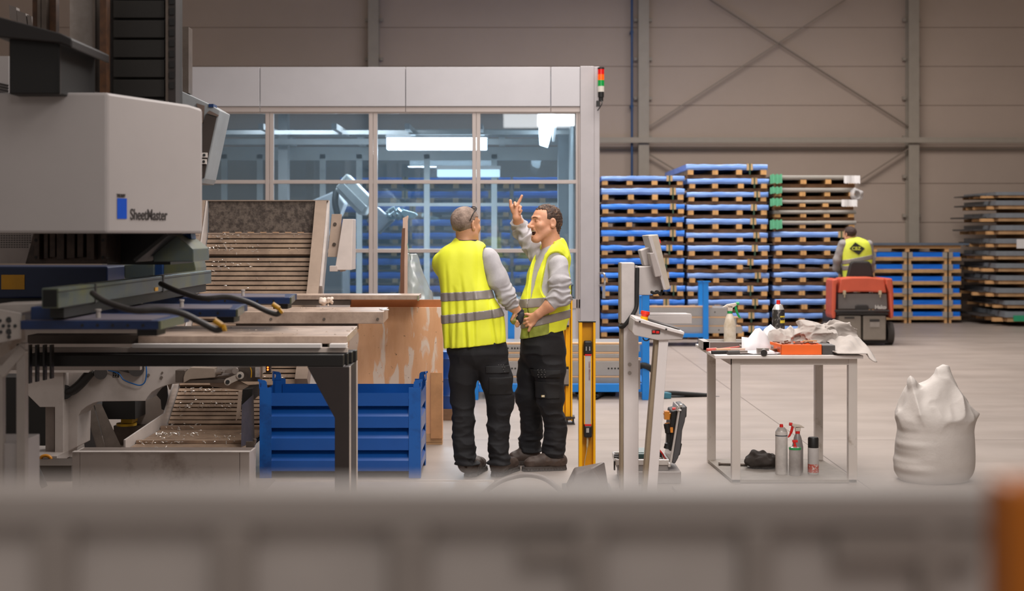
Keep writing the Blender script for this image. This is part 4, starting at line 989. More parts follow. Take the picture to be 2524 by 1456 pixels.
for (x, s) in ((xl_, 1), (xr_, -1)):
    for y, sy in ((D, 1), (Db, -1)):
        q = B(); w = .078
        xa_, xb_ = (x, x + s * w)
        q.box(min(xa_, xb_), max(xa_, xb_), min(y - .004 * sy, y + .004 * sy), max(y - .004 * sy, y + .004 * sy), .0, Z(955, D)); q.box(min(x, x + s * .006), max(x, x + s * .006), min(y, y + sy * .07), max(y, y + sy * .07), .0, Z(955, D))
        mk('corner_post', q, BD, bn)
        # stacking ear with its hand hole
        z0 = Z(958, D); q = B(); o_ = -s
        ear = [(x, z0), (x + s * .05, z0), (x + s * .045, z0 + .045), (x + s * .035, z0 + .055), (x - s * .012, z0 + .062), (x - s * .012, z0 + .05), (x + s * .012, z0 + .035), (x + s * .005, z0 + .0)]
        q.prism([(a, y + sy * .002, b_) for a, b_ in ear], (0, sy * .006, 0))
        q.prism([(x - s * .004, y + sy * k_, z_) for k_, z_ in ((.0, z0), (.0, z0 + .06), (.05, z0 + .055), (.07, z0 + .01), (.07, z0), (.055, z0), (.04, z0 + .035), (.018, z0 + .035), (.018, z0))], (s * .006, 0, 0))
        mk('stacking_ear', q, BD, bn)

# ================================================================== CRATE BOARD, BAG ON A STAKE, DRUM
D = 10.8
CARD = mat('crate_ply', 'f2bd92', .33, col2='dfa476', thr=(.25, .6), scale=2.5, stretch=(3, 1, .6), var=.1)
def worn(m):                                                     # torn film and scuffs on the board
    nt = m.node_tree; N = nt.nodes; L_ = nt.links; b = N['Principled BSDF']
    src = b.inputs['Base Color'].links[0].from_socket
    tc = N.new('ShaderNodeTexCoord')
    def nz(sc, st, lo, hi, det=6, dist=0):
        mp = N.new('ShaderNodeMapping'); mp.inputs['Scale'].default_value = st; L_.new(tc.outputs['Object'], mp.inputs['Vector'])
        n = N.new('ShaderNodeTexNoise'); n.inputs['Scale'].default_value = sc; n.inputs['Detail'].default_value = det; n.inputs['Distortion'].default_value = dist; L_.new(mp.outputs['Vector'], n.inputs['Vector'])
        r = N.new('ShaderNodeValToRGB'); r.color_ramp.elements[0].position = lo; r.color_ramp.elements[1].position = hi; L_.new(n.outputs['Fac'], r.inputs['Fac']); return r.outputs['Color']
    a = nz(8, (1.8, 1, .4), .54, .60, 5, .6)
    m1 = N.new('ShaderNodeMix'); m1.data_type = 'RGBA'; m1.inputs[7].default_value = lin('f0d9c6'); L_.new(a, m1.inputs[0]); L_.new(src, m1.inputs[6])
    c = nz(30, (1, 1, 1), .66, .72)
    m2 = N.new('ShaderNodeMix'); m2.data_type = 'RGBA'; m2.inputs[7].default_value = lin('6a4c36'); L_.new(c, m2.inputs[0]); L_.new(m1.outputs[2], m2.inputs[6])
    L_.new(m2.outputs[2], b.inputs['Base Color'])
worn(CARD)
cb = thing('crate', 'tall orange-brown plywood crate with torn film behind the blue bin', 'crate', (X(970, D), D + .2, 0))
mk('front_board', B().box(X(855, D), X(1092, D), D, D + .02, .03, Z(757, D)), CARD, cb, bev=.002)
mk('top_batten', B().box(X(862, D), X(1092, D), D + .03, D + .06, Z(760, D), Z(739, D)), mat('batten', 'b06a3a', .6), cb)
mk('crate_body', B().box(X(856, D), X(1088, D), D + .021, D + .13, .03, Z(758, D)), mat('crate_side', 'a8744a', .6), cb)
mk('edge_board', B().box(X(1062, D), X(1090, D), D - .014, D - .001, .05, Z(918, D)), mat('edge_board', 'cf9a6c', .6, var=.15), cb)
mk('foot_batten', B().box(X(860, D), X(1090, D), D - .002, D + .06, .02, .085).box(X(860, D), X(1090, D), D, D + .12, 0, .018), mat('foot_batten', 'd2a679', .6), cb)
t = thing('blue_drum', 'dark blue ribbed drum on a timber block between the crate and the grey-haired man', 'drum', (X(1104, 12.2), 12.3, 0))
D = 12.2; cx = X(1107, D); r = .11
mk('drum_body', B().lathe((cx, D + .12, Z(1008, D)), [(r, 0), (r, .1), (r + .006, .11), (r, .12), (r, .25), (r + .006, .26), (r, .27), (r, .42), (r + .006, .43), (r, .44), (r * .9, Z(868, D) - Z(1008, D))]), mat('drum_blue', '0f3f86', .35), t, smooth=True)
mk('timber_block', B().box(cx - .1, cx + .12, D, D + .25, 0, Z(1008, D)), WOODD, t)
# stake with a clear bag tied to it
D = 11.2
t = thing('timber_stake', 'upright two-tone timber stake rising behind the steel bars', 'stake', (X(995, D), D, 0))
mk('pale_batten', B().pp([(993, 537), (998, 535), (1005, 531), (1006, 533), (1004, 545), (1003, 1077), (988, 1077), (992, 700)], D, .05), mat('batten_pale', 'cdb0a0', .6, var=.1), t)
mk('dark_batten', B().pp([(991, 562), (998, 562), (996, 640), (995, 1077), (983, 1077), (987, 640)], D - .035, .033), mat('batten_dark', '6e4a38', .6, var=.15), t)
BAG = glass('bag_film', 'cfe0e2', .06, .25, .36, 'e2eaea')
def bagf(P):
    rows = [(Z(628, D), X(1010, D), D + .13, .04, .035), (Z(642, D), X(1010, D), D + .13, .055, .045), (Z(650, D), X(1011, D), D + .13, .052, .045), (Z(690, D), X(1014, D), D + .13, .10, .07), (Z(740, D), X(1016, D), D + .13, .155, .09), (Z(790, D), X(1014, D), D + .13, .17, .1), (Z(830, D), X(1012, D), D + .13, .15, .09)]
    d = loft(P, rows, 2.0)
    return d - .014 * (1 - 2.4 * np.abs(noise(P, (15, 15, 3.5), 3))) + .003 * noise(P, (30, 30, 20), 5)
bg = thing('plastic_bag', 'translucent plastic bag tied to the timber stake', 'bag', (X(1012, D), D + .13, Z(830, D)))
sdf('bag_film', bagf, (X(940, D), D + .005, Z(838, D)), (X(1080, D), D + .26, Z(615, D)), .0045, BAG, bg)
def wadf(P): return ell(P, W(1013, 700, D + .13), (.045, .03, .12)) + .02 * noise(P, (16, 16, 12), 9)
sdf('bag_content', wadf, (X(985, D), D + .05, Z(760, D)), (X(1065, D), D + .22, Z(630, D)), .006, mat('bag_content', 'cdd0d2', .5, var=.2, scale=12), bg)
mk('tie', B().tube([(X(1010, D) + .056 * math.cos(a), D + .13 + .048 * math.sin(a), Z(647, D) - .008 * math.cos(a)) for a in [k * math.pi / 8 for k in range(17)]], .006, sub=1).tube([W(1004, 600, D - .02), W(1008, 620, D - .03), W(1013, 640, D + .08)], .002), mat('tie_green', '7ab098', .5), bg, smooth=True)

# ================================================================== SWEEPER AND DRIVER
D = 20.4
sw = thing('ride_on_sweeper', 'red and grey ride-on floor sweeper seen from behind, with a driver', 'sweeper', (X(2121, D), D + .8, 0))
SR = mat('sweeper_red', 'c2553c', .45, var=.08, scale=4); SG = mat('sweeper_grey', '6f6966', .5, var=.06); SGL = mat('sweeper_bin', '7f766c', .5, var=.08); SK = mat('sweeper_dark', '2f2b2a', .5)
mk('chassis', B().box(X(2062, D), X(2190, D), D + .1, D + .95, .12, Z(775, D)), SK, sw, bev=.02)
mk('hopper_panel', B().pp([(2066, 723), (2186, 723), (2188, 762), (2066, 762)], D + .02, .3), SG, sw, bev=.012)
mk('hood', B().pp([(2072, 686), (2100, 683), (2150, 683), (2180, 687), (2186, 722), (2140, 719), (2105, 719), (2066, 722)], D - .02, .36), SR, sw, bev=.02)
mk('side_fender', B().pp([(2052, 689), (2066, 686), (2068, 694), (2062, 702), (2060, 780), (2058, 786), (2052, 784), (2050, 775), (2051, 722), (2051, 700)], D - .05, .42), SR, sw, bev=.02)
mk('side_fender', B().pp([(2184, 686), (2200, 686), (2203, 722), (2203, 782), (2196, 786), (2192, 722), (2184, 700)], D - .05, .95), SR, sw, bev=.02)
mk('bumper_bar', B().pb(2058, 2194, 764, 768, D - .08, .05).pb(2062, 2190, 770, 776, D - .03, .1), SK, sw, bev=.008)
mk('dust_bin', B().pb(2068, 2123, 778, 838, D - .04, .5), SGL, sw, bev=.015)
mk('dust_bin', B().pb(2128, 2184, 778, 838, D - .04, .5), SGL, sw, bev=.015)
mk('bin_grip', B().pb(2144, 2168, 787, 792, D - .05, .03), SK, sw); mk('bin_grip', B().pb(2082, 2106, 781, 785, D - .05, .03), SK, sw)
mk('grip_plate', B().pb(2144, 2168, 793, 806, D - .047, .01), mat('grip_plate', '8f8780', .5), sw)
mk('handle_recess', B().pp([(2108, 764), (2109, 752), (2114, 751), (2136, 751), (2141, 753), (2142, 764)], D - .005, .05), SK, sw, bev=.01)
for px in (2082, 2170): mk('latch', B().pb(px - 3, px + 3, 716, 726, D - .06, .04).pb(px - 1, px + 1, 725, 733, D - .06, .02), mat('latch_brass', 'b7a88c', .4), sw)
mk('rear_skirt', B().pb(2070, 2190, 838, 846, D + .1, .3), SK, sw)
for px, nm in ((2207, 'r'), (2050, 'l')):
    x = X(px, D); mk('wheel', B().cyl((x - .09, D + .2, .165), (x + .0, D + .2, .165), .165, n=28), mat('tyre', '3a3431', .7), sw, smooth=True)
mk('seat_back', B().pp([(2096, 648), (2102, 643), (2142, 643), (2148, 650), (2155, 684), (2087, 684)], D + .36, .08), mat('seat_black', '231f1e', .6), sw, bev=.025)
mk('seat_cushion', B().box(X(2090, D), X(2152, D), D + .45, D + .92, Z(716, D), Z(702, D)), mat('seat_black', '231f1e', .6), sw, bev=.03)
mk('steering_column', B().cyl((X(2122, D), D + .98, Z(690, D)), (X(2122, D), D + .9, Z(650, D)), .03).cyl((X(2122, D), D + .9, Z(650, D)), (X(2122, D), D + .885, Z(647, D)), .17, n=24), SK, sw, smooth=True)
text('maker_lettering', 'Hako', .075, (X(2157, D), D + .013, Z(761, D)), (R(90), 0, 0), mat('letter_white', 'd8d2cc', .5), sw, bold=.003)
# ================================================================== PUNCHING MACHINE (left)
HOOD = mat('machine_hood', 'aea7a5', .45, var=.04, scale=1.5)
pm = thing('punching_machine', 'huge grey punching machine head with a white hood and dark housings at the left edge', 'machine', (-2.3, 7.0, 0))
def facep(px, py=None, off=0.0):
    ax_, ay = X(265, 6.0), 6.0; bx, by = X(468, 6.57), 6.57
    k = (px - CX) / F; t = (k * ay - ax_) / ((bx - ax_) - k * (by - ay))
    x = ax_ + t * (bx - ax_); y = ay + t * (by - ay)
    n = Vector((by - ay, -(bx - ax_), 0)).normalized()
    return Vector((x, y, 0 if py is None else Z(py, y))) + n * off
zt_, zb_ = Z(228, 6), Z(575, 6)
foot = [(X(-80, 6), 6), (X(265, 6), 6), (X(468, 6.57), 6.57), (X(498, 6.66), 6.66), (-1.73, 7.7), (X(-80, 6), 7.7)]
q = B().hull([(x, y, zb_) for x, y in foot], [(x, y, zt_ - (.012 if i == 3 else 0)) for i, (x, y) in enumerate(foot)])
mk('hood', q, HOOD, pm, bev=.012)
ang = math.atan2(6.57 - 6.0, X(468, 6.57) - X(265, 6))
p0, p1 = facep(288, off=.002), facep(312, off=.002)
q = B().add([(p0.x, p0.y, Z(539, p0.y)), (p1.x, p1.y, Z(539, p0.y)), (p1.x, p1.y, Z(488, p0.y)), (p0.x, p0.y, Z(488, p0.y))], [(0, 1, 2, 3)])
mk('logo_block', q, mat('logo_blue', '0a4fc0', .4), pm)
LT = mat('lettering_dark', '3a3534', .5)
p = facep(320, off=.002)
text('machine_lettering', 'SheetMaster', .068, (p.x, p.y, Z(541, p.y)), (R(90), 0, ang), LT, pm, sx=.80, bold=.0008)
p = facep(287, off=.002)
text('maker_lettering', 'TRUMPF', .020, (p.x, p.y, Z(485.5, p.y)), (R(90), 0, ang), LT, pm, sx=.82, bold=.0006)
# housings above the hood
mk('upper_housing', B().pp([(22, 70), (148, 98), (148, 232), (22, 232)], 5.9, .5), mat('housing_black', '0f0d0d', .5), pm, bev=.006)
mk('housing_side', B().hull([W(148, 98, 5.89), W(148, 232, 5.89), W(148, 232, 6.4), W(148, 98, 6.4)], [W(174, 112, 6.2), W(174, 232, 6.2), W(172, 232, 6.4), W(172, 112, 6.4)]), mat('housing_brown', '3a322f', .5), pm)
mk('housing_roof', B().pp([(-40, 30), (0, 42), (150, 82), (177, 95), (177, 118), (148, 106), (0, 92), (-40, 80)], 5.85, .55), mat('housing_roof', '1d1818', .45), pm, bev=.006)
mk('white_column', B().box(X(172, 6.7), X(250, 6.7), 6.7, 7.2, Z(235, 6.7), Z(-60, 6.7)), mat('column_white', 'a39a94', .5, col2='857a72', thr=(.3, .6), scale=5), pm)
RUST = mat('rusty_tube', '5a3a22', .6, col2='3a2416', thr=(.35, .6), scale=10)
for a, b_ in ((80, 92), (120, 138)): mk('rusty_profile', B().box(X(a, 6.9), X(b_, 6.9), 6.9, 6.95, Z(120, 6.9), Z(-60, 6.9)), RUST, pm)
mk('rusty_profile', B().box(X(246, 6.6), X(262, 6.6), 6.6, 6.66, Z(236, 6.6), Z(-60, 6.6)), RUST, pm)
for a, b_ in ((92, 100), (102, 114), (263, 269)): mk('slim_rail', B().box(X(a, 6.85), X(b_, 6.85), 6.62 if a > 200 else 6.85, 6.9, Z(236 if a > 200 else 110, 6.85), Z(-60, 6.85)), STEELD, pm)
mk('slim_rail', B().box(X(408, 6.75), X(414, 6.75), 6.75, 6.8, Z(262, 6.75), Z(-60, 6.75)), STEELD, pm)
CHN = mat('chain_black', '1d1a17', .5)
x0, x1 = X(270, 6.75), X(408, 6.75)
q = B().box(x0, x1, 6.8, 7.1, Z(262, 6.8), Z(-60, 6.8))
for k in range(8):
    y = -48 + k * 48.5; q.box(x0 + .01, x1 - .01, 6.77, 6.82, Z(y + 46, 6.8), Z(y + 3, 6.8))
mk('cable_chain', q, CHN, pm, bev=.004)
mk('chain_guide', B().box(X(414, 6.76), X(433, 6.76), 6.76, 6.84, Z(262, 6.76), Z(-60, 6.76)), mat('guide_brown', '2b2422', .5), pm)
q = B()
for k in range(9): q.box(X(417, 6.75), X(429, 6.75), 6.752, 6.76, Z(10 + k * 26, 6.75), Z(-6 + k * 26, 6.75))
mk('guide_slot', q, BLACK, pm)
mk('back_cover', B().pp([(22, 12), (40, 18), (42, 52), (24, 46)], 7.3, .05).pp([(41, 25), (63, 33), (66, 60), (43, 54)], 7.3, .05).pp([(66, 36), (78, 40), (80, 64), (69, 61)], 7.3, .05), mat('cover_grey', '6f6661', .5), pm)
mk('side_cabinet', B().box(X(-40, 6.9), X(21, 6.9), 6.9, 7.4, Z(236, 6.9), Z(138, 6.9)), HOOD, pm)
q = B()
for k in range(4): q.bar(W(-2, 206 + k * 7, 6.895), W(21, 211 + k * 7, 6.895), .004, .008)
mk('cabinet_slot', q, CHAR, pm)
# under the hood
D = 7.0
q = B().pp([(-40, 574), (82, 574), (66, 649), (-40, 649)], D, .4); mk('vent_panel', q, mat('vent_panel_m', '9d938f', .5), pm)
q = B()
for r_ in range(7):
    for c in range(13 if r_ < 5 else 12):
        q.pb(-5 + c * 6.4, -1 + c * 6.4, 574 + r_ * 5.6, 576.3 + r_ * 5.6, D - .002, .003)
mk('vent_slot', q, BLACK, pm)
D = 6.75
TUR = mat('turret_brown', '4a3b33', .45, .3, col2='2a201c', thr=(.35, .6), scale=8)
q = B().pp([(84, 572), (264, 572), (264, 650), (62, 650)], D + .06, .4)
for k, (a, b_) in enumerate(((84, 97), (108, 118), (122, 136), (139, 158), (164, 184), (190, 205), (213, 232), (248, 262))): q.pb(a, b_, 574, 640 - (k % 3) * 3, D, .06)
mk('tool_turret', q, TUR, pm, bev=.003)
for a in (88, 253):
    for b_ in (592, 634): mk('turret_bolt', B().cyl(W(a, b_, D - .005), W(a, b_, D), .007), BLACK, pm)
mk('turret_block', B().pb(264, 420, 572, 652, 7.05, .5), BLACKM, pm)
GS = mat('oily_grey_steel', '56605f', .28, .45, col2='6a6c4c', thr=(.36, .6), scale=5)
mk('deflector_plate', B().pp([(378, 645), (376, 620), (430, 579), (456, 597), (476, 613), (477, 645)], 6.7, .35), GS, pm, bev=.004)
mk('deflector_edge', B().bar(W(352, 641, 6.66), W(431, 577, 6.66), .3, .016, up=(0, 0, 1)), BLACKM, pm)
mk('deflector_tab', B().pp([(448, 577), (470, 574), (472, 588), (458, 598)], 6.9, .1), NAVY, pm)
D = 7.75
mk('clamp_beam', B().box(X(-60, D), X(265, D), D, D + .35, Z(735, D), Z(656, D)), mat('beam_navy', '0d2146', .4), pm, bev=.01)
mk('beam_base', B().box(X(-60, D), X(268, D), D + .02, D + .35, Z(760, D), Z(735.5, D)), BLACKM, pm)
mk('warning_plate', B().pb(3, 60, 677, 713, D - .004, .004), mat('plate_yellow', 'c88f08', .45), pm)
D = 8.32
mk('beam_extension', B().pp([(266, 656), (304, 653), (304, 684), (266, 686)], D + .01, .3).pp([(307, 653), (379, 647), (379, 684), (307, 686)], D + .02, .3).pp([(399, 648), (478, 643), (482, 660), (482, 676), (399, 680)], D + .1, .3), GS, pm, bev=.004)
mk('beam_gap', B().pp([(379, 650), (399, 648), (399, 684), (379, 684)], D + .05, .25), NAVY, pm)
# guide rail running away from the camera, with three clamp arms
xr0, xr1 = -1.822, -1.757
gr = thing('clamp_rail', 'oily grey box rail carrying blue sheet clamps below the white hood', 'rail', (-1.8, 6.9, 1.2))
mk('rail_body', B().box(xr0, xr1, 5.5, 8.3, 1.313, 1.391), GS, gr, bev=.003)
mk('rail_groove', B().box(xr1 - .002, xr1 + .001, 5.5, 8.3, 1.374, 1.378), BLACKM, gr)
mk('rail_mouth', B().box(xr0 + .006, xr1 - .006, 5.495, 5.51, 1.318, 1.385), mat('mouth_black', '050505', .8), gr)
mk('rail_joint', B().box(xr0 - .002, xr1 + .003, 5.98, 6.0, 1.31, 1.393).box(xr0 - .002, xr1 + .003, 7.14, 7.165, 1.31, 1.393), CHAR, gr)
mk('yellow_marker', B().box(xr1 - .001, xr1 + .003, 6.98, 7.04, 1.32, 1.338), YELLOW, gr)
mk('rail_lower', B().box(xr0, xr1 - .01, 5.6, 8.2, 1.27, 1.312), BLACKM, gr)
NV = mat('clamp_navy', '0b2856', .45, col2='081a3a', thr=(.3, .6), scale=6); CT = mat('clamp_top_sheen', '5c5560', .45)
def clamp(D, pxr, pxe, lab, zt=1.259, pxl=None):
    xr_ = X(pxr, D); xe = X(pxe, D + .35); xl_ = -1.99 if pxl is None else X(pxl, D)
    t = thing('sheet_clamp', lab, 'clamp', ((xl_ + xr_) / 2, D + .3, zt - .04), 'blue sheet clamps on the rail')
    ft = [(xl_, D), (xr_, D), (xe, D + .35), (xe, D + .5), (xl_, D + .55)]
    mk('clamp_body', B().hull([(x, y, zt - .035) for x, y in ft], [(x, y, zt) for x, y in ft]), NV, t, bev=.003)
    mk('clamp_tip', B().hull([(xr_ + .001, D + .0, zt - .034), (xr_ + .001, D, zt - .001), (xe + .002, D + .35, zt - .001), (xe + .002, D + .35, zt - .034)], [(xr_ + .01, D, zt - .034), (xr_ + .01, D, zt - .001), (xe + .012, D + .35, zt - .001), (xe + .012, D + .35, zt - .034)]), GS, t)
    mk('clamp_top_sheen', B().hull([(xl_ + .02, D + .015, zt), (xr_ - .03, D + .015, zt), (xe - .04, D + .33, zt), (xl_ + .02, D + .5, zt)], [(xl_ + .02, D + .015, zt + .003), (xr_ - .03, D + .015, zt + .003), (xe - .04, D + .33, zt + .003), (xl_ + .02, D + .5, zt + .003)]), CT, t)  # thin plate with the reflected grey sheen of the top put into its colour
    mk('clamp_saddle', B().box(xl_ + .03, xl_ + .12, D + .03, D + .4, zt, 1.312), NV, t, bev=.004)
    for k in range(5): xx = xl_ + (xr_ - xl_) * (.45 + .11 * k); mk('bolt_hole', B().cyl((xx, D - .002, zt - .018), (xx, D + .002, zt - .018), .006, n=10), BLACK, t)
    mk('fitting', B().cyl((xr_ - .28, D + .15, zt), (xr_ - .28, D + .15, zt + .03), .009).cyl((xr_ - .28, D + .15, zt + .03), (xr_ - .28, D + .15, zt + .038), .012), mat('fitting_white', 'b8afa8', .4), t, smooth=True)
    mk('jaw', B().box(xr_ - .1, xr_ - .02, D + .06, D + .2, zt - .065, zt - .035), BLACKM, t, bev=.003)
    return t
clamp(5.6, 390, 447, 'blue sheet clamp nearest the camera, lowest in view', pxl=50)
clamp(6.45, 581, 596, 'second blue sheet clamp along the rail, in the middle')
clamp(7.65, 714, 722, 'farthest blue sheet clamp, beside the slatted conveyor')
def hose(pts, lab, tip):
    t = thing('clamp_hose', lab, 'hose', pts[-1], 'armoured hoses of the sheet clamps')
    mk('hose_tube', B().tube(pts, .0125), mat('hose_dark', '26211f', .42, var=.3, scale=30), t, smooth=True)
    a, b_ = Vector(pts[-2]), Vector(pts[-1]); d = (b_ - a).normalized()
    mk('hose_end', B().cyl(tip, Vector(tip) + Vector((-.03, 0, .02)), .011).cyl(b_, b_ + d * .012, .014), mat('connector_yellow', 'b8860e', .4), t, smooth=True)
hose([W(228, 722, 5.75), W(262, 744, 5.6), W(330, 765, 5.5), W(400, 764, 5.5), W(450, 773, 5.5), W(500, 797, 5.5), W(532, 813, 5.5), W(549, 809, 5.5)], 'black armoured hose sagging to the yellow plug of the nearest clamp', W(547, 802, 5.49))
hose([W(396, 699, 6.7), W(440, 718, 6.5), W(500, 735, 6.4), W(560, 732, 6.4), W(610, 744, 6.4), W(655, 765, 6.4), W(682, 774, 6.4), W(690, 768, 6.4)], 'black armoured hose running to the yellow plug of the middle clamp', W(688, 760, 6.39))

# ================================================================== LOADING TABLE
LTB = thing('loading_table', 'long tan-grey table slabs on a black beam and gusseted leg in front of the conveyor', 'table', (X(700, 7.3), 8.5, 0))
SL = mat('slab_steel', 'bfa897', .35, .15, col2='8d786a', thr=(.3, .6), scale=5); SLE = mat('slab_end', '9a9a78', .4)
D = 7.25; z0 = Z(828, D)
q = B().hull([(X(340, D), D, z0 - .04), (X(855, D), D, z0 - .04), (X(881, D + .8) , D + .8, z0 - .04), (X(330, D), D + .8, z0 - .04)], [(X(340, D), D, z0), (X(855, D), D, z0), (X(881, D + .8), D + .8, z0), (X(330, D), D + .8, z0)])
mk('table_slab', q, SL, LTB, bev=.003)
D1_ = 9.5; z1 = Z(768, D1_)
q = B().hull([(X(560, D1_), D1_, z1 - .08), (X(945, D1_), D1_, z1 - .08), (X(957, D1_ + .6), D1_ + .6, z1 - .08), (X(560, D1_), D1_ + .6, z1 - .08)], [(X(560, D1_), D1_, z1), (X(945, D1_), D1_, z1), (X(957, D1_ + .6), D1_ + .6, z1), (X(560, D1_), D1_ + .6, z1)])
mk('table_slab', q, SL, LTB, bev=.004)
q = B()
for p in (668, 799, 931): q.cyl(W(p, 786, D1_ - .006), W(p, 786, D1_), .009)
mk('slab_bolt', q, STEELD, LTB, smooth=True)
D2 = 10.5
mk('table_slab', B().box(X(700, D2), X(1032, D2), D2, D2 + .3, Z(738.5, D2), Z(727, D2)), SL, LTB, bev=.003)
mk('slab_end', B().pb(1029, 1032.6, 728, 741, D2 - .01, .02), SLE, LTB)
mk('under_strip', B().box(X(600, D2), X(862, D2), D2 + .02, D2 + .1, Z(752, D2), Z(739, D2)), STEELD, LTB)  # dark strip put in for the shadow under the far slab
mk('under_strip', B().box(X(580, 9.6), X(880, 9.6), 9.62, 9.7, Z(812, 9.6), Z(798, 9.6)), STEELD, LTB)
D = 7.17
mk('white_rail', B().box(X(325, D), X(790, D), D, D + .06, Z(857, D), Z(848, D)).box(X(812, D), X(852, D), D, D + .1, Z(857, D), Z(848, D)), WHITE, LTB)
mk('white_rail_lower', B().box(X(60, D), X(855, D), D + .02, D + .06, Z(869, D), Z(857.5, D)), CREAM, LTB)
D = 7.1
q = B()
for k in range(4):
    d = D + k * .085; q.box(X(62, D), X(846, D) + k * .012, d, d + .06, Z(903, D) + k * .0, Z(874, D) + k * .0)
q.box(X(62, D), X(840, D), D + .02, D + .33, Z(902, D), Z(884, D)); mk('beam', q, BLACKM, LTB, bev=.004)
mk('mount_foot', B().box(X(782, 7.3), X(808, 7.3), 7.3, 7.4, Z(874, 7.3), Z(846, 7.3)).box(X(340, 7.3), X(385, 7.3), 7.3, 7.4, Z(874, 7.3), Z(840, 7.3)), CHAR, LTB, bev=.004)
q = B().prism([W(757, 903.5, D), W(861, 903.5, D), (X(861, D), D, 0), (X(825, D), D, 0), W(825, 1030, D)], (0, .03, 0))
q.box(X(845, D), X(861, D), D + .031, D + .34, 0, Z(903.5, D))
mk('leg', q, mat('leg_brown', '2c2524', .42), LTB, bev=.003)
mk('leg_flange', B().box(X(861, D), X(861, D) + .004, D, D + .035, 0, Z(903.5, D)).box(X(861, D) + .001, X(861, D) + .005, D + .3, D + .34, 0, Z(903.5, D)), CREAM, LTB)
q = B()
for k, p in enumerate((68, 86, 105, 122)): q.box(X(p, 7.02), X(p + 5, 7.02), 7.02, 7.06, Z(945 - k * 4, 7.02), Z(850, 7.02))
mk('clamp_pin', q, BLACK, LTB)
mk('left_leg', B().box(X(43, 7.5), X(60, 7.5), 7.5, 7.56, 0, Z(903, 7.5)), BLACKM, LTB)
mk('bed_plate', B().box(-2.75, -1.95, 6.65, 8.4, 1.16, 1.185), mat('bed_plate', '5d5458', .4, var=.15), LTB, bev=.003)
mk('bed_beam', B().box(X(68, 7.3), X(345, 7.3), 7.3, 7.45, Z(847, 7.3), Z(826, 7.3)), mat('bed_beam', '5c4f46', .45, var=.15), LTB)
mk('rear_panel', B().box(X(-60, 8.9), X(345, 8.9), 8.9, 8.95, Z(912, 8.9), Z(770, 8.9)), mat('rear_panel_m', '8a7f78', .5, var=.1), LTB)
# small offcuts on the slabs
q = B(); rr = random.Random(12)
for k in range(46):
    if k % 2: p = (X(480 + rr.random() * 380, 7.3), 7.3 + rr.random() * .6, z0 + .003)
    else: p = (X(640 + rr.random() * 300, 9.6), 9.55 + rr.random() * .5, z1 + .003)
    q.obox(p, (.012, .004, .003), 0, 0, rr.random() * 3)
tag(mk('metal_chips', q, mat('chip_bright', 'e2d6ca', .25, .5)), 'scattered bright metal chips lying on the table slabs', 'chips', kind='stuff')
tag(mk('offcut', B().obox((X(944, 9.6), 9.68, z1 + .006), (.05, .05, .006), .1, 0, .6), mat('offcut_white', 'd6d0cf', .4)), 'small square white offcut at the end of the middle slab', 'offcut')
c = W(805, 742, 9.75)
tag(sdf('crumpled_rag', lambda P: smin(ell(P, (c[0] - .01, c[1], c[2]), (.05, .04, .03)), ell(P, (c[0] + .025, c[1], c[2] + .01), (.03, .03, .025)), .02) + .016 * (1 - 2 * np.abs(noise(P, 38, 3))), (c[0] - .1, c[1] - .09, c[2] - .06), (c[0] + .1, c[1] + .09, c[2] + .07), .003, mat('rag_tan', 'd9c9bc', .8)), 'small crumpled whitish rag lying on the middle slab', 'rag')

# ================================================================== SCRAP CONVEYOR
sv = thing('scrap_conveyor', 'steel slatted scrap conveyor rising steeply from a low grey box to a speckled back plate', 'conveyor', (-2.0, 10.2, 0))
path = [(8.95, .235), (10.05, .245), (10.42, .48), (11.05, 1.135), (11.40, 1.60)]
CXL, CXR = -2.44, -1.585
def along(s):
    for (a, za), (b_, zb) in zip(path[:-1], path[1:]):
        l = math.hypot(b_ - a, zb - za)
        if s <= l: return a + (b_ - a) * s / l, za + (zb - za) * s / l, math.atan2(zb - za, b_ - a)
        s -= l
    return None
belt = B(); s = .0; i = 0
while True:
    p = along(s)
    if p is None: break
    rib = i % 14 == 6
    xr_b = -1.70 if p[0] < 10.0 else CXR
    belt.obox(((CXL + xr_b) / 2, p[0], p[1] + (.012 if rib else 0)), (xr_b - CXL - .004, .034, .03 if rib else .010), p[2]); s += .0455; i += 1
BELT = mat('belt_slat', 'b09680', .34, .45, col2='8b7565', thr=(.3, .62), scale=7)
mk('slatted_belt', belt, BELT, sv, bev=.002)
under = B()
for (a, za), (b_, zb) in zip(path[:-1], path[1:]):
    xu = -1.70 if a < 10 else CXR
    under.hull([(CXL, a, za - .03), (xu, a, za - .03), (xu, a, za - .012), (CXL, a, za - .012)], [(CXL, b_, zb - .03), (xu, b_, zb - .03), (xu, b_, zb - .012), (CXL, b_, zb - .012)])
mk('belt_bed', under, BLACKM, sv)
def sideplate(x, w, pts_lo, pts_hi, m, nm='side_frame'):
    q = B()
    for i in range(len(pts_lo) - 1):
        a = [(x, *pts_lo[i]), (x, *pts_hi[i]), (x + w, *pts_hi[i]), (x + w, *pts_lo[i])]
        c = [(x, *pts_lo[i + 1]), (x, *pts_hi[i + 1]), (x + w, *pts_hi[i + 1]), (x + w, *pts_lo[i + 1])]
        q.hull(a, c)
    return mk(nm, q, m, sv)
SF = mat('frame_tan', 'a99484', .4, .3, var=.15, scale=3); SFL = mat('frame_pale', 'c3bab5', .4, var=.12)
lo_ = [(8.98, .22), (10.05, .225), (10.42, .46), (11.05, 1.1), (11.4, 1.58), (11.44, 1.86)]
hi_ = [(8.98, .30), (10.0, .34), (10.32, .55), (10.95, 1.20), (11.28, 1.67), (11.40, 1.87)]
sideplate(CXL - .016, .012, lo_, hi_, SFL)
sideplate(CXL - .075, .055, lo_[2:], [(y - .02, z) for y, z in hi_[2:]], SF)
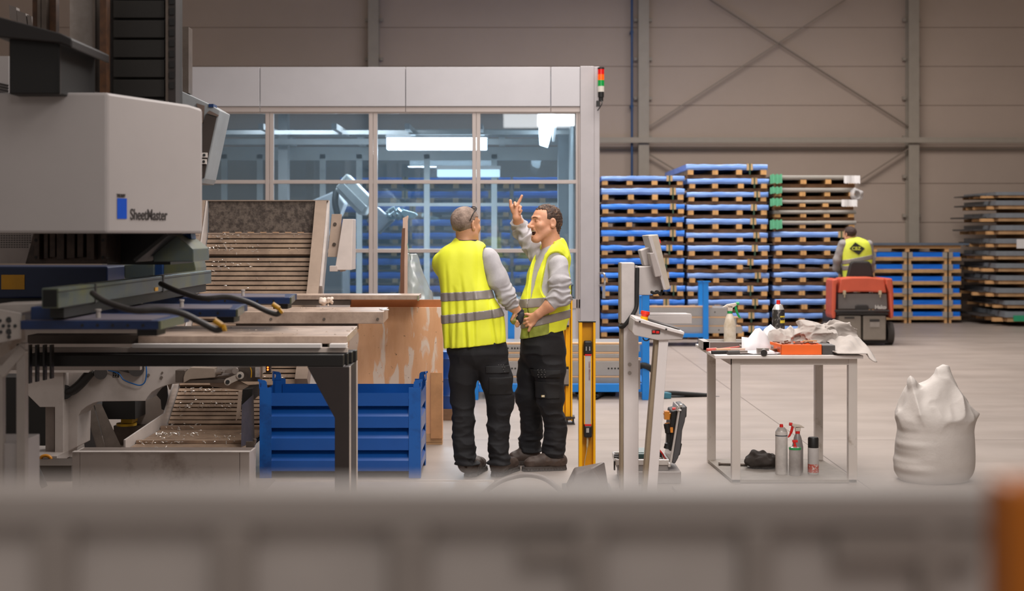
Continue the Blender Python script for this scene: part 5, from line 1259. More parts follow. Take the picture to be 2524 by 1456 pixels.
sideplate(CXR + .006, .09, lo_[2:], hi_[2:], SF)
sideplate(CXR + .097, .02, lo_[3:], [(y + .03, z + .0) for y, z in hi_[3:]], SFL)
SPK = mat('speckled_plate', '74685f', .45, .2, col2='463d38', thr=(.40, .62), scale=34, bump=.2, bscale=120)
mk('back_plate', B().box(CXL, CXR + .01, 11.42, 11.44, 1.58, 1.865), SPK, sv)
mk('plate_rim', B().box(CXL - .07, CXR + .11, 11.40, 11.47, 1.866, 1.874), SF, sv)
q = B()
for k in range(7): q.box(CXL + .12 + k * .1, CXL + .17 + k * .1, 11.385, 11.4, 1.612, 1.618)
mk('slot_plate', B().box(CXL, CXR, 11.39, 11.41, 1.598, 1.612), SF, sv); mk('plate_slot', q, mat('slot_bright', 'd8b08c', .4), sv)
xm = CXR + .13
mk('bracket', B().hull([(xm, 11.2, 1.42), (xm + .09, 11.2, 1.42), (xm + .09, 11.22, 1.42), (xm, 11.22, 1.42)], [(xm + .02, 11.3, 1.76), (xm + .1, 11.3, 1.76), (xm + .1, 11.32, 1.76), (xm + .02, 11.32, 1.76)]), SF, sv, bev=.003)
q = B()
for z_, y_ in ((1.68, 11.265), (1.52, 11.215)): q.cyl((xm + .05, y_, z_), (xm + .05, y_ + .03, z_), .014).box(xm + .045, xm + .055, y_ + .01, y_ + .02, z_ - .05, z_)
mk('bracket_bolt', q, STEELD, sv, smooth=True)
mk('motor_box', B().hull([(xm + .07, 11.1, 1.32), (xm + .2, 11.1, 1.32), (xm + .2, 11.4, 1.32), (xm + .07, 11.4, 1.32)], [(xm + .12, 11.2, 1.72), (xm + .2, 11.2, 1.72), (xm + .2, 11.42, 1.72), (xm + .12, 11.42, 1.72)]).pp([(830, 640), (852, 605), (851, 668), (838, 670)], 11.15, .06).pb(812, 832, 655, 669, 11.1, .1), mat('motor_box', 'c4b8b2', .4, var=.08), sv, bev=.004)
mk('left_bracket', B().pb(450, 470, 578, 600, 11.3, .1).pp([(470, 578), (492, 578), (488, 610), (462, 610)], 11.2, .05), SF, sv, bev=.003)
sideb = B().pp([(588, 963), (596, 964), (591, 1027), (581, 1037)], 9.4, .02); mk('guard_plate', sideb, SF, sv)
mk('guard_plate', B().hull([W(596, 998, 9.05), W(594, 1112, 9.05), W(594, 1112, 9.07), W(596, 998, 9.07)], [W(625, 971, 9.3), W(628, 1108, 9.3), W(628, 1108, 9.32), W(625, 971, 9.32)]), STEELD, sv)
mk('guard_backing', B().pp([(598, 960), (622, 958), (620, 985), (594, 1010)], 9.5, .3), BLACKM, sv)
mk('catch_lever', B().tube([W(612, 1105, 9.0), W(625, 1095, 9.0), W(629, 1082, 9.0)], .012).pb(606, 626, 1088, 1104, 8.98, .02), STEELD, sv, smooth=True)
D = 8.75; HB = mat('hopper_grey', 'b5aba5', .45, col2='8f8279', thr=(.34, .52), scale=4)
hx0, hx1 = X(178, D), X(615, D)
mk('hopper_box', B().box(X(197, D), X(590, D), D, D + .015, 0, Z(1115, D)).box(hx0, X(196.5, D), D, D + .2, 0, Z(1115, D)).box(X(591, D), hx1, D, D + .2, 0, Z(1115, D)).box(hx0, hx1, D + .2, D + .215, 0, Z(1115, D)), HB, sv, bev=.003)
mk('hopper_lip', B().box(hx0 - .0, hx1 - .0, D - .004, D + .05, Z(1115, D), Z(1113, D)), SFL, sv)
mk('hopper_top', B().box(hx0 + .02, hx1 - .01, D + .05, D + .2, Z(1115, D) - .01, Z(1114, D)), mat('hopper_top', '6e625b', .5, var=.2), sv)
# metal shavings lying on the belt
q = B(); rr = random.Random(5)
for k in range(420):
    cl = rr.choice((0, 0, 0, 1)); s = rr.choice((.25, .62, .95, 1.3, 1.48, 1.62, 1.95, 2.35, 2.72, 2.88, 3.0)) + rr.gauss(0, .02) if cl == 0 else rr.random() * 2.9
    p = along(max(0, s))
    if p is None: continue
    x = CXL + .03 + abs(rr.gauss(0, .17)) if rr.random() < .7 else CXL + rr.random() * .8
    if x > CXR - .03: continue
    n = Vector((0, -math.sin(p[2]), math.cos(p[2])))
    a = Vector((x, p[0], p[1])) + n * (.012 + rr.random() * .008); d = Vector((rr.uniform(-1, 1), rr.uniform(-.4, .4), rr.uniform(-.3, .5))).normalized() * rr.uniform(.005, .014)
    q.tube([a - d, a + n * .003, a + d], .002, n=4, sub=2)
tag(mk('metal_shavings', q, mat('shaving_bright', 'e8e2dc', .2, .6)), 'bright curled metal shavings strewn over the slatted belt', 'shavings', kind='stuff')

# ================================================================== WHITE C-FRAME MACHINE BELOW
D = 9.9
cf = thing('arched_machine', 'grey-white arched machine frame with hoses and levers under the black beam', 'machine', (X(330, D), D + .2, 0))
CFW = mat('frame_white', 'b9afa9', .42, col2='a0958e', thr=(.2, .5), scale=3)
arch = [(157, 880), (640, 880), (640, 925), (560, 935), (452, 944), (426, 946), (404, 951), (388, 958), (374, 966), (363, 979), (358, 988), (258, 989), (242, 990), (230, 993), (214, 1001), (200, 1012), (193, 1024), (191, 1100), (157, 1118)]
mk('arched_plate', B().pp(arch, D, .3), CFW, cf, bev=.004)
mk('front_flange', B().pp([(62, 880), (156, 880), (156, 1118), (135, 1118), (135, 1003), (98, 1003), (70, 975), (62, 965)], D - .12, .12), CFW, cf, bev=.003)
mk('rear_column', B().pb(112, 134, 1003, 1118, D - .06, .3), mat('frame_brown', '8c7f77', .45, var=.15), cf)
mk('base_plate', B().hull([W(40, 1124, 9.55), W(140, 1124, 9.55), W(140, 1144, 9.55), W(40, 1144, 9.55)], [W(80, 1098, 10.4), W(192, 1098, 10.2), W(190, 1113, 10.2), W(80, 1113, 10.4)]), CFW, cf)
mk('top_shelf', B().pp([(60, 903), (230, 903), (218, 918), (60, 918)], D - .16, .1), CFW, cf)
c = W(115, 1134, 9.5)
mk('lifting_ring', B().tube([(c[0] + .035 * math.cos(a), c[1] - .02 + .0 * a, c[2] + .012 + .022 * math.sin(a)) for a in [k * math.pi / 8 for k in range(17)]], .011, sub=1), mat('ring_amber', 'c9820f', .45), cf, smooth=True)
mk('black_duct', B().tube([W(160, 966, D - .06), W(178, 962, D - .06), W(196, 948, D - .06), W(212, 930, D - .06), W(226, 914, D - .06)], .034).cyl(W(160, 966, D - .02), W(160, 966, D - .09), .05, n=16), mat('duct_black', '1b1817', .4), cf, smooth=True)
mk('duct_fitting', B().cyl(W(248, 919, D), W(248, 919, D - .08), .045).cyl(W(336, 908, D), W(336, 908, D - .07), .055).pp([(268, 903), (300, 915), (330, 922), (345, 920), (352, 903)], D - .05, .05), CHAR, cf, smooth=True)
mk('blue_hose', B().tube([W(266, 912, D - .03), W(292, 920, D - .04), (X(310, D), D - .05, Z(934, D)), W(330, 946, D - .05), W(346, 949, D - .05), W(357, 941, D - .05), W(361, 920, D - .05), W(360, 900, D - .05)], .0045), mat('hose_blue', '155a9c', .4), cf, smooth=True)
mk('number_plate', B().pb(278, 293, 917, 930, D - .006, .006), BLACK, cf)
text('number_lettering', '22', .034, (X(279.5, D), D - .008, Z(928.5, D)), (R(90), 0, 0), mat('letter_pale', 'b8b0aa', .5), cf)
mk('frame_bolt', B().cyl(W(366, 924, D - .012), W(366, 924, D), .01).cyl(W(398, 930, D - .012), W(398, 930, D), .01).cyl(W(400, 918, D - .012), W(400, 918, D), .007), STEELD, cf, smooth=True)
D = 9.75
mk('cylinder_body', B().pp([(456, 918), (470, 905), (528, 907), (530, 930), (468, 935), (452, 944), (452, 930)], D, .1), mat('cylinder_tan', 'a8988a', .4, .2), cf, bev=.004)
mk('piston_rod', B().cyl(W(530, 918, D + .05), W(546, 916, D + .05), .022).cyl(W(546, 916, D + .05), W(560, 915, D + .05), .010).cyl(W(553, 915, D + .03), W(553, 915, D + .07), .012), STEEL, cf, smooth=True)
mk('clevis', B().pp([(556, 911), (574, 910), (574, 921), (556, 919)], D, .08).cyl(W(580, 914, D - .01), W(580, 914, D + .1), .024), STEEL, cf, bev=.002)
mk('lever_arm', B().hull([W(556, 933, D - .04), W(594, 918, D - .04), W(601, 930, D - .04), W(563, 948, D - .04)], [W(556, 933, D), W(594, 918, D), W(601, 930, D), W(563, 948, D)]).cyl(W(561, 941, D - .05), W(561, 941, D), .024).cyl(W(592, 925, D - .05), W(592, 925, D), .026), mat('lever_white', 'c9bcb0', .4, var=.15), cf, bev=.002)
mk('lever_pin', B().cyl(W(561, 941, D - .06), W(561, 941, D - .045), .014).cyl(W(591, 926, D - .06), W(591, 926, D - .045), .012), BLACK, cf, smooth=True)
mk('mechanism_block', B().pb(432, 456, 912, 942, D + .02, .1).pb(586, 640, 905, 940, D + .06, .12).pb(452, 560, 935, 944, D + .02, .1), STEELD, cf, bev=.003)
mk('chute_plate', B().pp([(512, 930), (560, 925), (612, 950), (611, 963), (560, 957), (520, 952)], D + .1, .02), SF, cf)
mk('white_strut', B().pb(629, 640, 905, 929, D - .02, .03), WHITE_DIRTY, cf)
mk('indicator_light', B().cyl(W(660, 905, D), W(660, 905, D - .01), .006).cyl(W(660, 911, D), W(660, 911, D - .01), .006), emit('indicator_amber', 'ff6a20', 5), cf)
mk('indicator_box', B().pb(655, 666, 898, 918, D, .05), BLACK, cf)
mk('yellow_wire', B().tube([W(617, 905, D), W(620, 916, D), W(619, 930, D)], .003), YELLOW, cf, smooth=True)
# things seen through the arch
D = 10.6
rb2 = thing('press_base', 'dark lower machine block with leaning steel plates seen through the arch', 'machine', (X(270, D), D + .3, 0))
mk('dark_box', B().pb(252, 333, 985, 1033, D, .3), BLACKM, rb2)
mk('dark_box', B().pb(192, 235, 960, 1100, D + .5, .3), BLACKM, rb2)
mk('cream_cabinet', B().pb(333, 410, 960, 1090, D + .3, .4), CREAM, rb2)
mk('yellow_base', B().pb(298, 326, 1033, 1043, D + .05, .15).cyl(W(312, 1048, D + .1), W(312, 1042, D + .1), .075), mat('yellow_base', 'c49a10', .5), rb2, smooth=True)
mk('pedestal', B().pb(280, 360, 1049, 1115, D + .2, .3), STEELD, rb2)
for k, (a, b_, c_, d_) in enumerate(((195, 205, 210, 240), (212, 230, 235, 262), (232, 250, 262, 304))):
    mk('leaning_plate', B().hull([W(a, 995, D - .1 + .02 * k), W(b_, 995, D - .1 + .02 * k), W(b_, 995, D - .09 + .02 * k), W(a, 995, D - .09 + .02 * k)], [W(c_, 1112, D - .35 + .02 * k), W(d_, 1112, D - .35 + .02 * k), W(d_, 1112, D - .34 + .02 * k), W(c_, 1112, D - .34 + .02 * k)]), (CHAR, STEELD, STEELD)[k], rb2)
mk('upright_plate', B().pp([(378, 965), (410, 948), (414, 975), (408, 1012), (398, 1008), (396, 985)], D - .25, .02), CHAR, rb2)
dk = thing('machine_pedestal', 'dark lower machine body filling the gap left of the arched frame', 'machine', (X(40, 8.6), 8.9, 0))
mk('body', B().pb(-60, 112, 930, 1108, 10.5, .3), BLACKM, dk)
mk('shade_box', B().box(X(-80, 9.2), X(176, 9.2), 9.2, 9.5, 0, Z(1147, 9.2)), mat('shade_box_dark', '4a4039', .6), dk)  # dark box put in where the floor lies in shade
mk('black_hose', B().tube([W(64, 1118, 8.6), W(80, 1140, 8.6), W(95, 1165, 8.6), W(110, 1200, 8.6)], .02), RUBBER, dk, smooth=True)

# ================================================================== LEFT WORKBENCH FRAME
D = 5.8
wf = thing('bench_frame', 'pale steel bench frame with a diagonal brace at the far left', 'frame', (X(20, D), D + .3, 0))
FW = mat('bench_pale', 'a39a94', .45, var=.1)
mk('post', B().box(X(40, D), X(62, D), D, D + .04, 0, Z(846, D)), FW, wf, bev=.002)
mk('post', B().box(X(-2, D), X(6, D), D, D + .04, 0, Z(900, D)), FW, wf, bev=.002)
mk('brace', B().bar(W(2, 922, D + .01), W(60, 858, D + .01), .03, .035), FW, wf)
mk('bench_top', B().hull([W(-60, 900, D), W(-60, 925, D), W(62, 838, D), W(58, 812, D)], [W(-60, 820, D + .8), W(-60, 840, D + .8), W(62, 790, D + .8), W(62, 775, D + .8)]), mat('bench_rusty', '978a80', .5, col2='6e4a30', thr=(.3, .45), scale=7), wf)
mk('perforated_plate', B().pp([(-30, 758), (49, 772), (49, 834), (-30, 850)], D - .15, .02), FW, wf)
q = B()
for (a, b_, r_) in ((22, 788, .012), (8, 803, .007), (22, 803, .007), (37, 803, .007), (22, 817, .012), (2, 818, .007), (0, 790, .007), (22, 830, .008)): q.cyl(W(a, b_, D - .153), W(a, b_, D - .15), r_)
mk('plate_hole', q, BLACK, wf)
mk('top_edge', B().pp([(-30, 752), (105, 748), (105, 757), (49, 772), (-30, 758)], D - .1, .3), FW, wf)
mk('lower_panel', B().box(X(-60, D), X(38, D), D + .02, D + .3, 0, Z(1094, D)), HOOD, wf, bev=.004)

# ================================================================== TILTED COVER BEHIND THE HOOD
D = 8.2
tc_ = thing('control_cabinet', 'tilted grey cabinet with a dark opening behind the white hood, hanging over the conveyor', 'cabinet', (X(490, D), D + .2, 0))
mk('cabinet_side', B().pp([(430, 225), (437, 220), (515, 256), (525, 262), (542, 272), (506, 440), (500, 452), (496, 452), (470, 452), (430, 452)], D, .3), mat('cabinet_grey', '8f9396', .45), tc_, bev=.004)
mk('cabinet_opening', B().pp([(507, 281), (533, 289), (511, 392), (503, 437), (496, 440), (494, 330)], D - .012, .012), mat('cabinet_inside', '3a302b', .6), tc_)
mk('opening_edge', B().pp([(509, 279), (535, 287), (538, 283), (516, 272)], D - .02, .02).pp([(484, 254), (503, 260), (500, 300), (496, 310), (488, 270)], D - .02, .02), mat('cabinet_trim', '6c5b52', .5), tc_)
mk('connector', B().pb(497, 510, 376, 388, D - .03, .02).pb(497, 508, 392, 404, D - .03, .02), WHITE_DIRTY, tc_)
mk('connector_core', B().cyl(W(503, 382, D - .035), W(503, 382, D - .03), .008).cyl(W(502, 398, D - .035), W(502, 398, D - .03), .008), BLACK, tc_)
mk('hinge_block', B().pb(514, 526, 256, 264, D - .01, .1), NAVY, tc_)
mk('hanger', B().box(X(440, D), X(455, D), D + .1, D + .2, Z(225, D), Z(60, D)), STEELD, tc_)

# ================================================================== FLOOR DUCT, HOSE, MOTOR COVER
D = 8.7
tag(mk('cable_duct', B().box(X(640, 8.6), X(1215, 8.6), 8.6, 9.16, .0, .010).box(X(640, 8.6), X(1215, 8.6), 9.15, 9.17, .0, .016), mat('duct_cover', 'bcb0a8', .35, .2), bev=.002), 'flat pale metal cable cover lying along the floor before the blue bin', 'cable cover')
q = B(); pts = [W(1180, 1225, 8.75), W(1225, 1190, 8.8), W(1260, 1176, 8.85), W(1300, 1170, 8.85), W(1340, 1178, 8.85), W(1372, 1200, 8.8), W(1400, 1230, 8.75)]
q.tube(pts, .016)
o = mk('corrugated_hose', q, mat('hose_grey', '6d625c', .5), smooth=True); tag(o, 'grey corrugated hose arching just above the floor in front of the boots', 'hose')
t = thing('motor_cover', 'low dark grey housing on the floor at the foot of the yellow post', 'cover', (X(1450, 8.75), 8.9, 0))
mk('cover_body', B().hull([(X(1396, 8.7), 8.7, 0), (X(1505, 8.7), 8.7, 0), (X(1505, 8.7), 9.0, 0), (X(1396, 8.7), 9.0, 0)], [(X(1420, 8.7), 8.74, .13), (X(1460, 8.7), 8.74, .165), (X(1498, 8.7), 8.96, .165), (X(1420, 8.7), 8.96, .13)]), mat('cover_grey_dark', '6a615d', .5), t, bev=.01)
mk('cover_foot', B().box(X(1390, 8.7), X(1510, 8.7), 8.68, 9.02, 0, .02), CHAR, t)
tag(mk('floor_plate', B().obox((X(1750, 8.75), 8.8, .012), (.42, .25, .02), 0, 0, .05), mat('floor_plate', '9a8d86', .5)), 'flat grey plate on the floor between the console leg and the work table', 'plate')

# ================================================================== FOREGROUND BARRIER (far out of focus)
D = .95
fb = thing('barrier_rail', 'blurred grey machine barrier filling the very bottom of the view', 'barrier', (0, D + .05, 1.2))
FG = mat('barrier_grey', 'a59b95', .5, var=.03); FGD = mat('barrier_post', '9c918a', .5); FGL = mat('barrier_panel', 'bcb2ac', .5)
mk('top_rail', B().box(-2.2, 2.2, D, D + .05, Z(1300, D), Z(1212, D)), FG, fb, bev=.003)
mk('infill_panel', B().box(-2.2, 2.2, D + .012, D + .02, 1.15, Z(1300, D)), FGL, fb)
for a, b_ in ((-3200, -3100), (-2000, -1900), (-900, -800), (3400, 3500), (4500, 4600), (85, 180), (520, 620), (960, 1060), (1420, 1490), (1830, 1910), (2270, 2330)):
    mk('post', B().box(X(a, D), X(b_, D), D, D + .011, 1.15, Z(1300, D)), FGD, fb, bev=.003)
mk('cross_bar', B().box(X(1280, D), X(1490, D), D + .002, D + .011, Z(1380, D), Z(1330, D)), FGD, fb)
mk('cross_bar', B().box(X(2060, D), X(2420, D), D + .002, D + .011, Z(1390, D), Z(1310, D)), FGD, fb)
t = thing('orange_post', 'blurred orange post at the bottom right corner', 'post', (X(2510, .8), .82, 1.15))
mk('post_body', B().box(X(2482, .8), X(2620, .8), .8, .84, 1.15, Z(1195, .8)), mat('post_orange', 'c06a08', .45), t, bev=.006)
# ================================================================== PEOPLE
SKIN = mat('skin_tan', 'cf9a78', .5, var=.06, scale=18, sss=.12, bump=.05, bscale=90)
SKIN2 = mat('skin_ruddy', 'd69c7c', .5, var=.08, scale=18, sss=.12, bump=.05, bscale=90)
HIVIS = mat('hivis_yellow', 'eff43a', .6, var=.05, scale=5, bump=.05, bscale=30)
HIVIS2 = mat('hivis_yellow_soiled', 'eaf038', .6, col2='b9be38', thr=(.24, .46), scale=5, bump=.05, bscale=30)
BAND = mat('reflective_tape', '8f8782', .35, .15, var=.06)
SHIRT = mat('grey_sweater', 'b6b2b5', .9, var=.08, scale=25, bump=.1, bscale=180)
PANT = mat('black_trousers', '17161a', .8, var=.25, scale=8, bump=.1, bscale=80)
PANTF = mat('black_pocket', '1b1a1c', .8, var=.2, scale=8)
BOOT = mat('boot_brown', '4a3c35', .6, var=.25, scale=14)
SOLE = mat('boot_sole', '3b332f', .75)
def frame(f):
    f = Vector(f).normalized(); r = f.cross(Vector((0, 0, 1))).normalized(); u = r.cross(f)
    return np.array([r, f, u]).T            # local -> world columns
def to_local(P, o, M, s): return ((P - np.asarray(o)) @ M) / s
def head(P, o, M, s, mouth=0.0):
    p = to_local(P, o, M, s)
    q = p.copy(); q[:, 0] = np.abs(q[:, 0])
    md = .014 * mouth
    d = ell(p, (0, -.014, .030), (.076, .098, .083))
    d = smin(d, ell(p, (0, .026, -.035), (.061, .066, .075)), .03)
    d = smin(d, ell(p, (0, .058, -.098 - md), (.028, .028, .024)), .03)
    d = smin(d, rc(q, (.056, -.004, -.055), (.022, .062, -.098 - md), .016, .014), .03)
    d = smin(d, ell(q, (.043, .056, -.022), (.022, .022, .022) if not mouth else (.023, .025, .022)), .018)
    d = smin(d, rc(q, (.010, .084, .026), (.042, .070, .026), .011, .009), .014)
    d = smax(d, -ell(q, (.033, .098, .006), (.018, .018, .011)), .012)
    d = smin(d, ell(q, (.032, .072, .004), (.014, .014, .0125)), .005)
    d = smin(d, rc(p, (0, .086, .010), (0, .113, -.030), .008, .0135), .010)
    d = smin(d, ell(q, (.012, .098, -.034), (.010, .012, .009)), .006)
    d = smin(d, rc(q, (0, .096, -.056), (.022, .082, -.054 + .004 * mouth), .0065, .004), .006)
    d = smin(d, rc(q, (0, .090, -.073 - md * 1.4), (.020, .078, -.066 - md), .0075, .004), .006)
    if mouth: d = smax(d, -ell(p, (0, .094, -.066 - md * .4), (.027, .030, .010 + .7 * md)), .003)
    else: d = smax(d, -ell(p, (0, .102, -.0645), (.022, .01, .0022)), .003)
    if mouth: d = smax(d, -rc(q, (.024, .092, -.036), (.041, .068, -.078), .0028, .0022), .006); d = smax(d, -rc(q, (.050, .066, .004), (.058, .052, -.002), .0014, .0008), .003)
    # ears
    e = q - np.array([.079, -.020, -.004]); a = .35
    er = np.stack([e[:, 0] * math.cos(a) + e[:, 1] * math.sin(a), -e[:, 0] * math.sin(a) + e[:, 1] * math.cos(a), e[:, 2]], 1)
    ear = ell(er, (0, 0, 0), (.008, .020, .033)); ear = smax(ear, -ell(er, (.008, .003, .003), (.0065, .012, .021)), .004)
    ear = smin(ear, ell(er, (.001, .008, -.02), (.008, .009, .011)), .005)
    d = smin(d, ear, .006)
    return d * s
def hand(P, palm, fingers, thumb, rp=(.018, .016), rf=.0095):
    """palm: list of knuckle line points fanned from the wrist; fingers: polylines"""
    d = None
    for a, b_ in palm:
        e = rc(P, a, b_, rp[0], rp[1]); d = e if d is None else smin(d, e, .014)
    for f in fingers + [thumb]:
        n = len(f); rr = [rf * (1.06 - .22 * i / (n - 1)) for i in range(n)]
        if f is thumb: rr = [r * 1.18 for r in rr]
        d = smin(d, chain(P, f, rr, .004), .006)
    return d
def boots(P, heel, toe, ank):
    h = np.array(heel, float); t = np.array(toe, float)
    dr = (t - h) / np.linalg.norm(t - h)
    up = np.array([0, 0, 1.])
    d = chain(P, [h + up * .062, h * .5 + t * .5 + up * .066, t - dr * .02 + up * .05], [.047, .046, .042], .02)
    d = smin(d, rc(P, h + dr * .035 + up * .06, ank, .05, .060), .03)
    d = d - .003 * (1 - 2 * np.abs(noise(P, (28, 28, 34), 4)))
    return np.maximum(d, .028 - P[:, 2])
def soles(P, heel, toe):
    h = np.array(heel, float); t = np.array(toe, float); h[2] = t[2] = 0
    p = P.copy(); z = p[:, 2].copy(); p[:, 2] = 0
    e = smin(rc(p, h, h * .6 + t * .4, .043, .04), rc(p, h * .6 + t * .4, t - (t - h) / np.linalg.norm(t - h) * .01, .04, .048), .02)
    tread = .003 * np.sign(np.sin(p[:, 0] * 260 + p[:, 1] * 200)) * (z < .016)
    return np.maximum(e + tread, np.abs(z - .0165) - .0155)
def person(name, label, loc): return thing(name, label, 'person', loc)

# ------------------------------------------------------------------ 1: man seen from behind
A = 9.37
def w1(px, py, dy=0): return np.array(W(px, py, A + dy))
pr = person('person', 'grey-haired man seen from behind in a yellow hi-vis vest, sunglasses on his head', (X(1180, A), A, 0))
rows1 = [(592, 1147, 24, .085), (598, 1145, 38, .10), (607, 1144, 54, .112), (620, 1141, 61, .122), (640, 1138, 63, .132), (670, 1137, 63, .142), (705, 1146, 62, .148), (740, 1155, 68, .155), (770, 1166, 79, .16), (800, 1170, 80, .16), (862, 1174, 78, .155)]
def lrows(rows, D, dr=0.0, dy=0.0): return [(Z(py, D), X(cx, D), D + dy, max(rx * D / F - dr, .012), max(ry - dr, .012)) for py, cx, rx, ry in rows]
torso1 = lrows(rows1, A); core1 = lrows(rows1, A, .05); shirt1 = lrows(rows1, A, .030)
sh = w1(1203, 634, -.02); 
armR = [w1(1203, 634, -.02), w1(1227, 688, -.03), w1(1246, 726, .0), w1(1262, 751, .05)]
armRr = [.062, .064, .058, .047]
foreR = [w1(1240, 722, .0), w1(1262, 752, .05), w1(1277, 768, .06)]
armL = [w1(1100, 645, .03), w1(1108, 690, .06), w1(1114, 735, .1), w1(1120, 750, .2), w1(1150, 758, .27)]
armLr = [.062, .055, .05, .042, .034]
legL = [w1(1143, 868), w1(1141, 925), w1(1140, 985, .02), w1(1143, 1060, .0), w1(1147, 1100, -.01), w1(1151, 1143, -.02)]
legLr = [.096, .09, .071, .066, .064, .072]
legR = [w1(1205, 868), w1(1222, 930), w1(1233, 985, .02), w1(1230, 1050, .01), w1(1230, 1095, .0), w1(1231, 1140, -.01)]
legRr = [.112, .102, .083, .067, .062, .074]
M1h = frame((.64, .77, 0)); O1 = w1(1149, 554); S1 = 1.05
hR = w1(1277, 768, .06)
def body1(P):
    d = head(P, O1, M1h, S1)
    d = smin(d, rc(P, w1(1150, 572, .0), w1(1148, 612), .064, .072), .03)
    d = smin(d, loft(P, core1), .03)
    for pts, rr, k in ((armR, armRr, .02), (armL, armLr, .014)): d = smin(d, chain(P, pts, [r - k for r in rr], .03), .03)
    d = smin(d, chain(P, foreR, [.042, .039, .029], .02), .02)
    for pts, rr in ((legL, legLr), (legR, legRr)): d = smin(d, chain(P, pts, [r - .022 for r in rr[:-2]] + [.044, .036], .03), .02)
    for hl, to in ((w1(1158, 1172), None), (w1(1228, 1168), None)): d = smin(d, rc(P, hl + (.01, .05, .055), hl + (.04, .16, .05), .028, .024), .02)
    # right hand curled round the glove
    k = w1(1281, 776, .055)
    d = smin(d, hand(P, [(hR, k + (-.012, -.012, -.012)), (hR, k + (0, 0, -.018)), (hR, k + (.01, .012, -.012))],
        [[k + (-.012, -.014, -.02), k + (-.016, -.03, -.042), k + (-.026, -.024, -.062)], [k + (-.002, -.006, -.026), k + (-.006, -.024, -.052), k + (-.02, -.022, -.074)],
         [k + (.006, .006, -.024), k + (.004, -.012, -.05), k + (-.012, -.016, -.072)], [k + (.013, .016, -.018), k + (.012, .004, -.04), k + (-.002, -.002, -.06)]],
        [hR + (-.01, -.01, -.012), hR + (-.03, -.026, -.03), hR + (-.042, -.03, -.052)]), .01)
    # left hand, held in front of the body
    h2 = armL[-1]; k2 = h2 + (.05, .03, .0)
    d = smin(d, hand(P, [(h2, k2 + (0, 0, .024)), (h2, k2), (h2, k2 + (0, 0, -.024))], [[k2 + (0, 0, .026 - .018 * i), k2 + (.035, .01, .026 - .018 * i), k2 + (.055, -.012, .022 - .018 * i)] for i in range(4)], [h2 + (.01, -.01, .02), k2 + (-.01, -.02, .04), k2 + (.02, -.02, .045)]), .01)
    return d
lo1 = w1(1060, 500, 0) + (0, -.3, 0); 
BLO = (X(1055, A), A - .26, -.02); BHI = (X(1300, A), A + .46, Z(500, A))
sdf('body', body1, BLO, BHI, .0036, SKIN, pr)
def vest1(P):
    d = loft(P, torso1, 2.4)
    d = smin(d, ell(P, w1(1096, 650, .03), (.078, .085, .085)), .035)
    d = smin(d, rc(P, w1(1130, 603), w1(1180, 612, -.01), .05, .045), .03)
    fold = (1 - 2.6 * np.abs(noise(P, (11, 8, 1.5), 3))) * .0075 + noise(P, (24, 18, 5), 5) * .004 + noise(P, (8, 8, 9), 6) * .005
    for (a0, b0, a1, b1, dp) in ((1101, 640, 1108, 850, .007), (1137, 672, 1152, 858, .008), (1119, 700, 1124, 770, .006), (1163, 690, 1172, 856, .005), (1198, 700, 1222, 850, .006)):
        t = np.clip((Z(b0, A) - P[:, 2]) / (Z(b0, A) - Z(b1, A)), 0, 1); xc = X(a0, A) * (1 - t) + X(a1, A) * t + .006 * noise(P, (0.01, .01, 9), 2)
        u = (P[:, 0] - xc) / .011
        fold = fold + dp * (np.exp(-u * u) - .8 * np.exp(-(u - 1.9) ** 2 / 2.2)) * np.clip(t * 6, 0, 1) * (P[:, 1] < A)
    hem = np.clip((Z(700, A) - P[:, 2]) / .3, 0, 1)
    d = d + fold * (.6 + hem)
    d = smax(d, -(chain(P, armR, [.074, .072, .066, .05], .02)), .006)
    d = np.maximum(d, -ell(P, w1(1150, 580), (.070, .075, .040)))
    zh = Z(857, A) + (P[:, 0] - X(1096, A)) * .10
    return np.maximum(d, zh - P[:, 2])
VL = (X(1050, A), A - .24, Z(875, A)); VH = (X(1275, A), A + .24, Z(580, A))
sdf('hi_vis_vest', vest1, VL, VH, .0045, HIVIS, pr, smooth_it=2)
def band(v, x0, y0, x1, y1, half, D):
    sl = (Z(y1, D) - Z(y0, D)) / (X(x1, D) - X(x0, D))
    def f(P):
        zc = Z(y0, D) + (P[:, 0] - X(x0, D)) * sl
        dv = v(P)
        return np.maximum(np.maximum(dv - .0035, -dv - .006), np.abs(P[:, 2] - zc) - half)
    return f
sdf('reflective_band', band(vest1, 1085, 731, 1212, 723.5, .029, A), (VL[0], VL[1], Z(760, A)), (VH[0], VH[1], Z(695, A)), .004, BAND, pr, smooth_it=1)
sdf('reflective_band', band(vest1, 1090, 785.5, 1247, 767, .029, A), (VL[0], VL[1], Z(815, A)), (VH[0], VH[1], Z(745, A)), .004, BAND, pr, smooth_it=1)
def sleeve_wr(P, pts, lo, amt=.006, fr=34, seed=2):
    """creases running round a sleeve, stronger below point index lo"""
    a = np.array(pts[0]); b_ = np.array(pts[-1]); ax = (b_ - a) / np.linalg.norm(b_ - a)
    t = (P - a) @ ax; L_ = np.linalg.norm(b_ - a)
    m = np.clip((t / L_ - lo) / .25, 0, 1)
    n = noise(P, (16, 16, 16), seed) * 2.2
    return amt * m * np.sin(t * fr * 6.28 / 2 + n * 2.2) + .004 * noise(P, (20, 20, 14), seed + 3)
def capend(P, d, a):
    e = a[-1]; n = (a[-1] - a[-2]) / np.linalg.norm(a[-1] - a[-2])
    near = np.linalg.norm(P - e, axis=1) < .11
    return np.where(near, np.maximum(d, (P - e) @ n - .012), d)
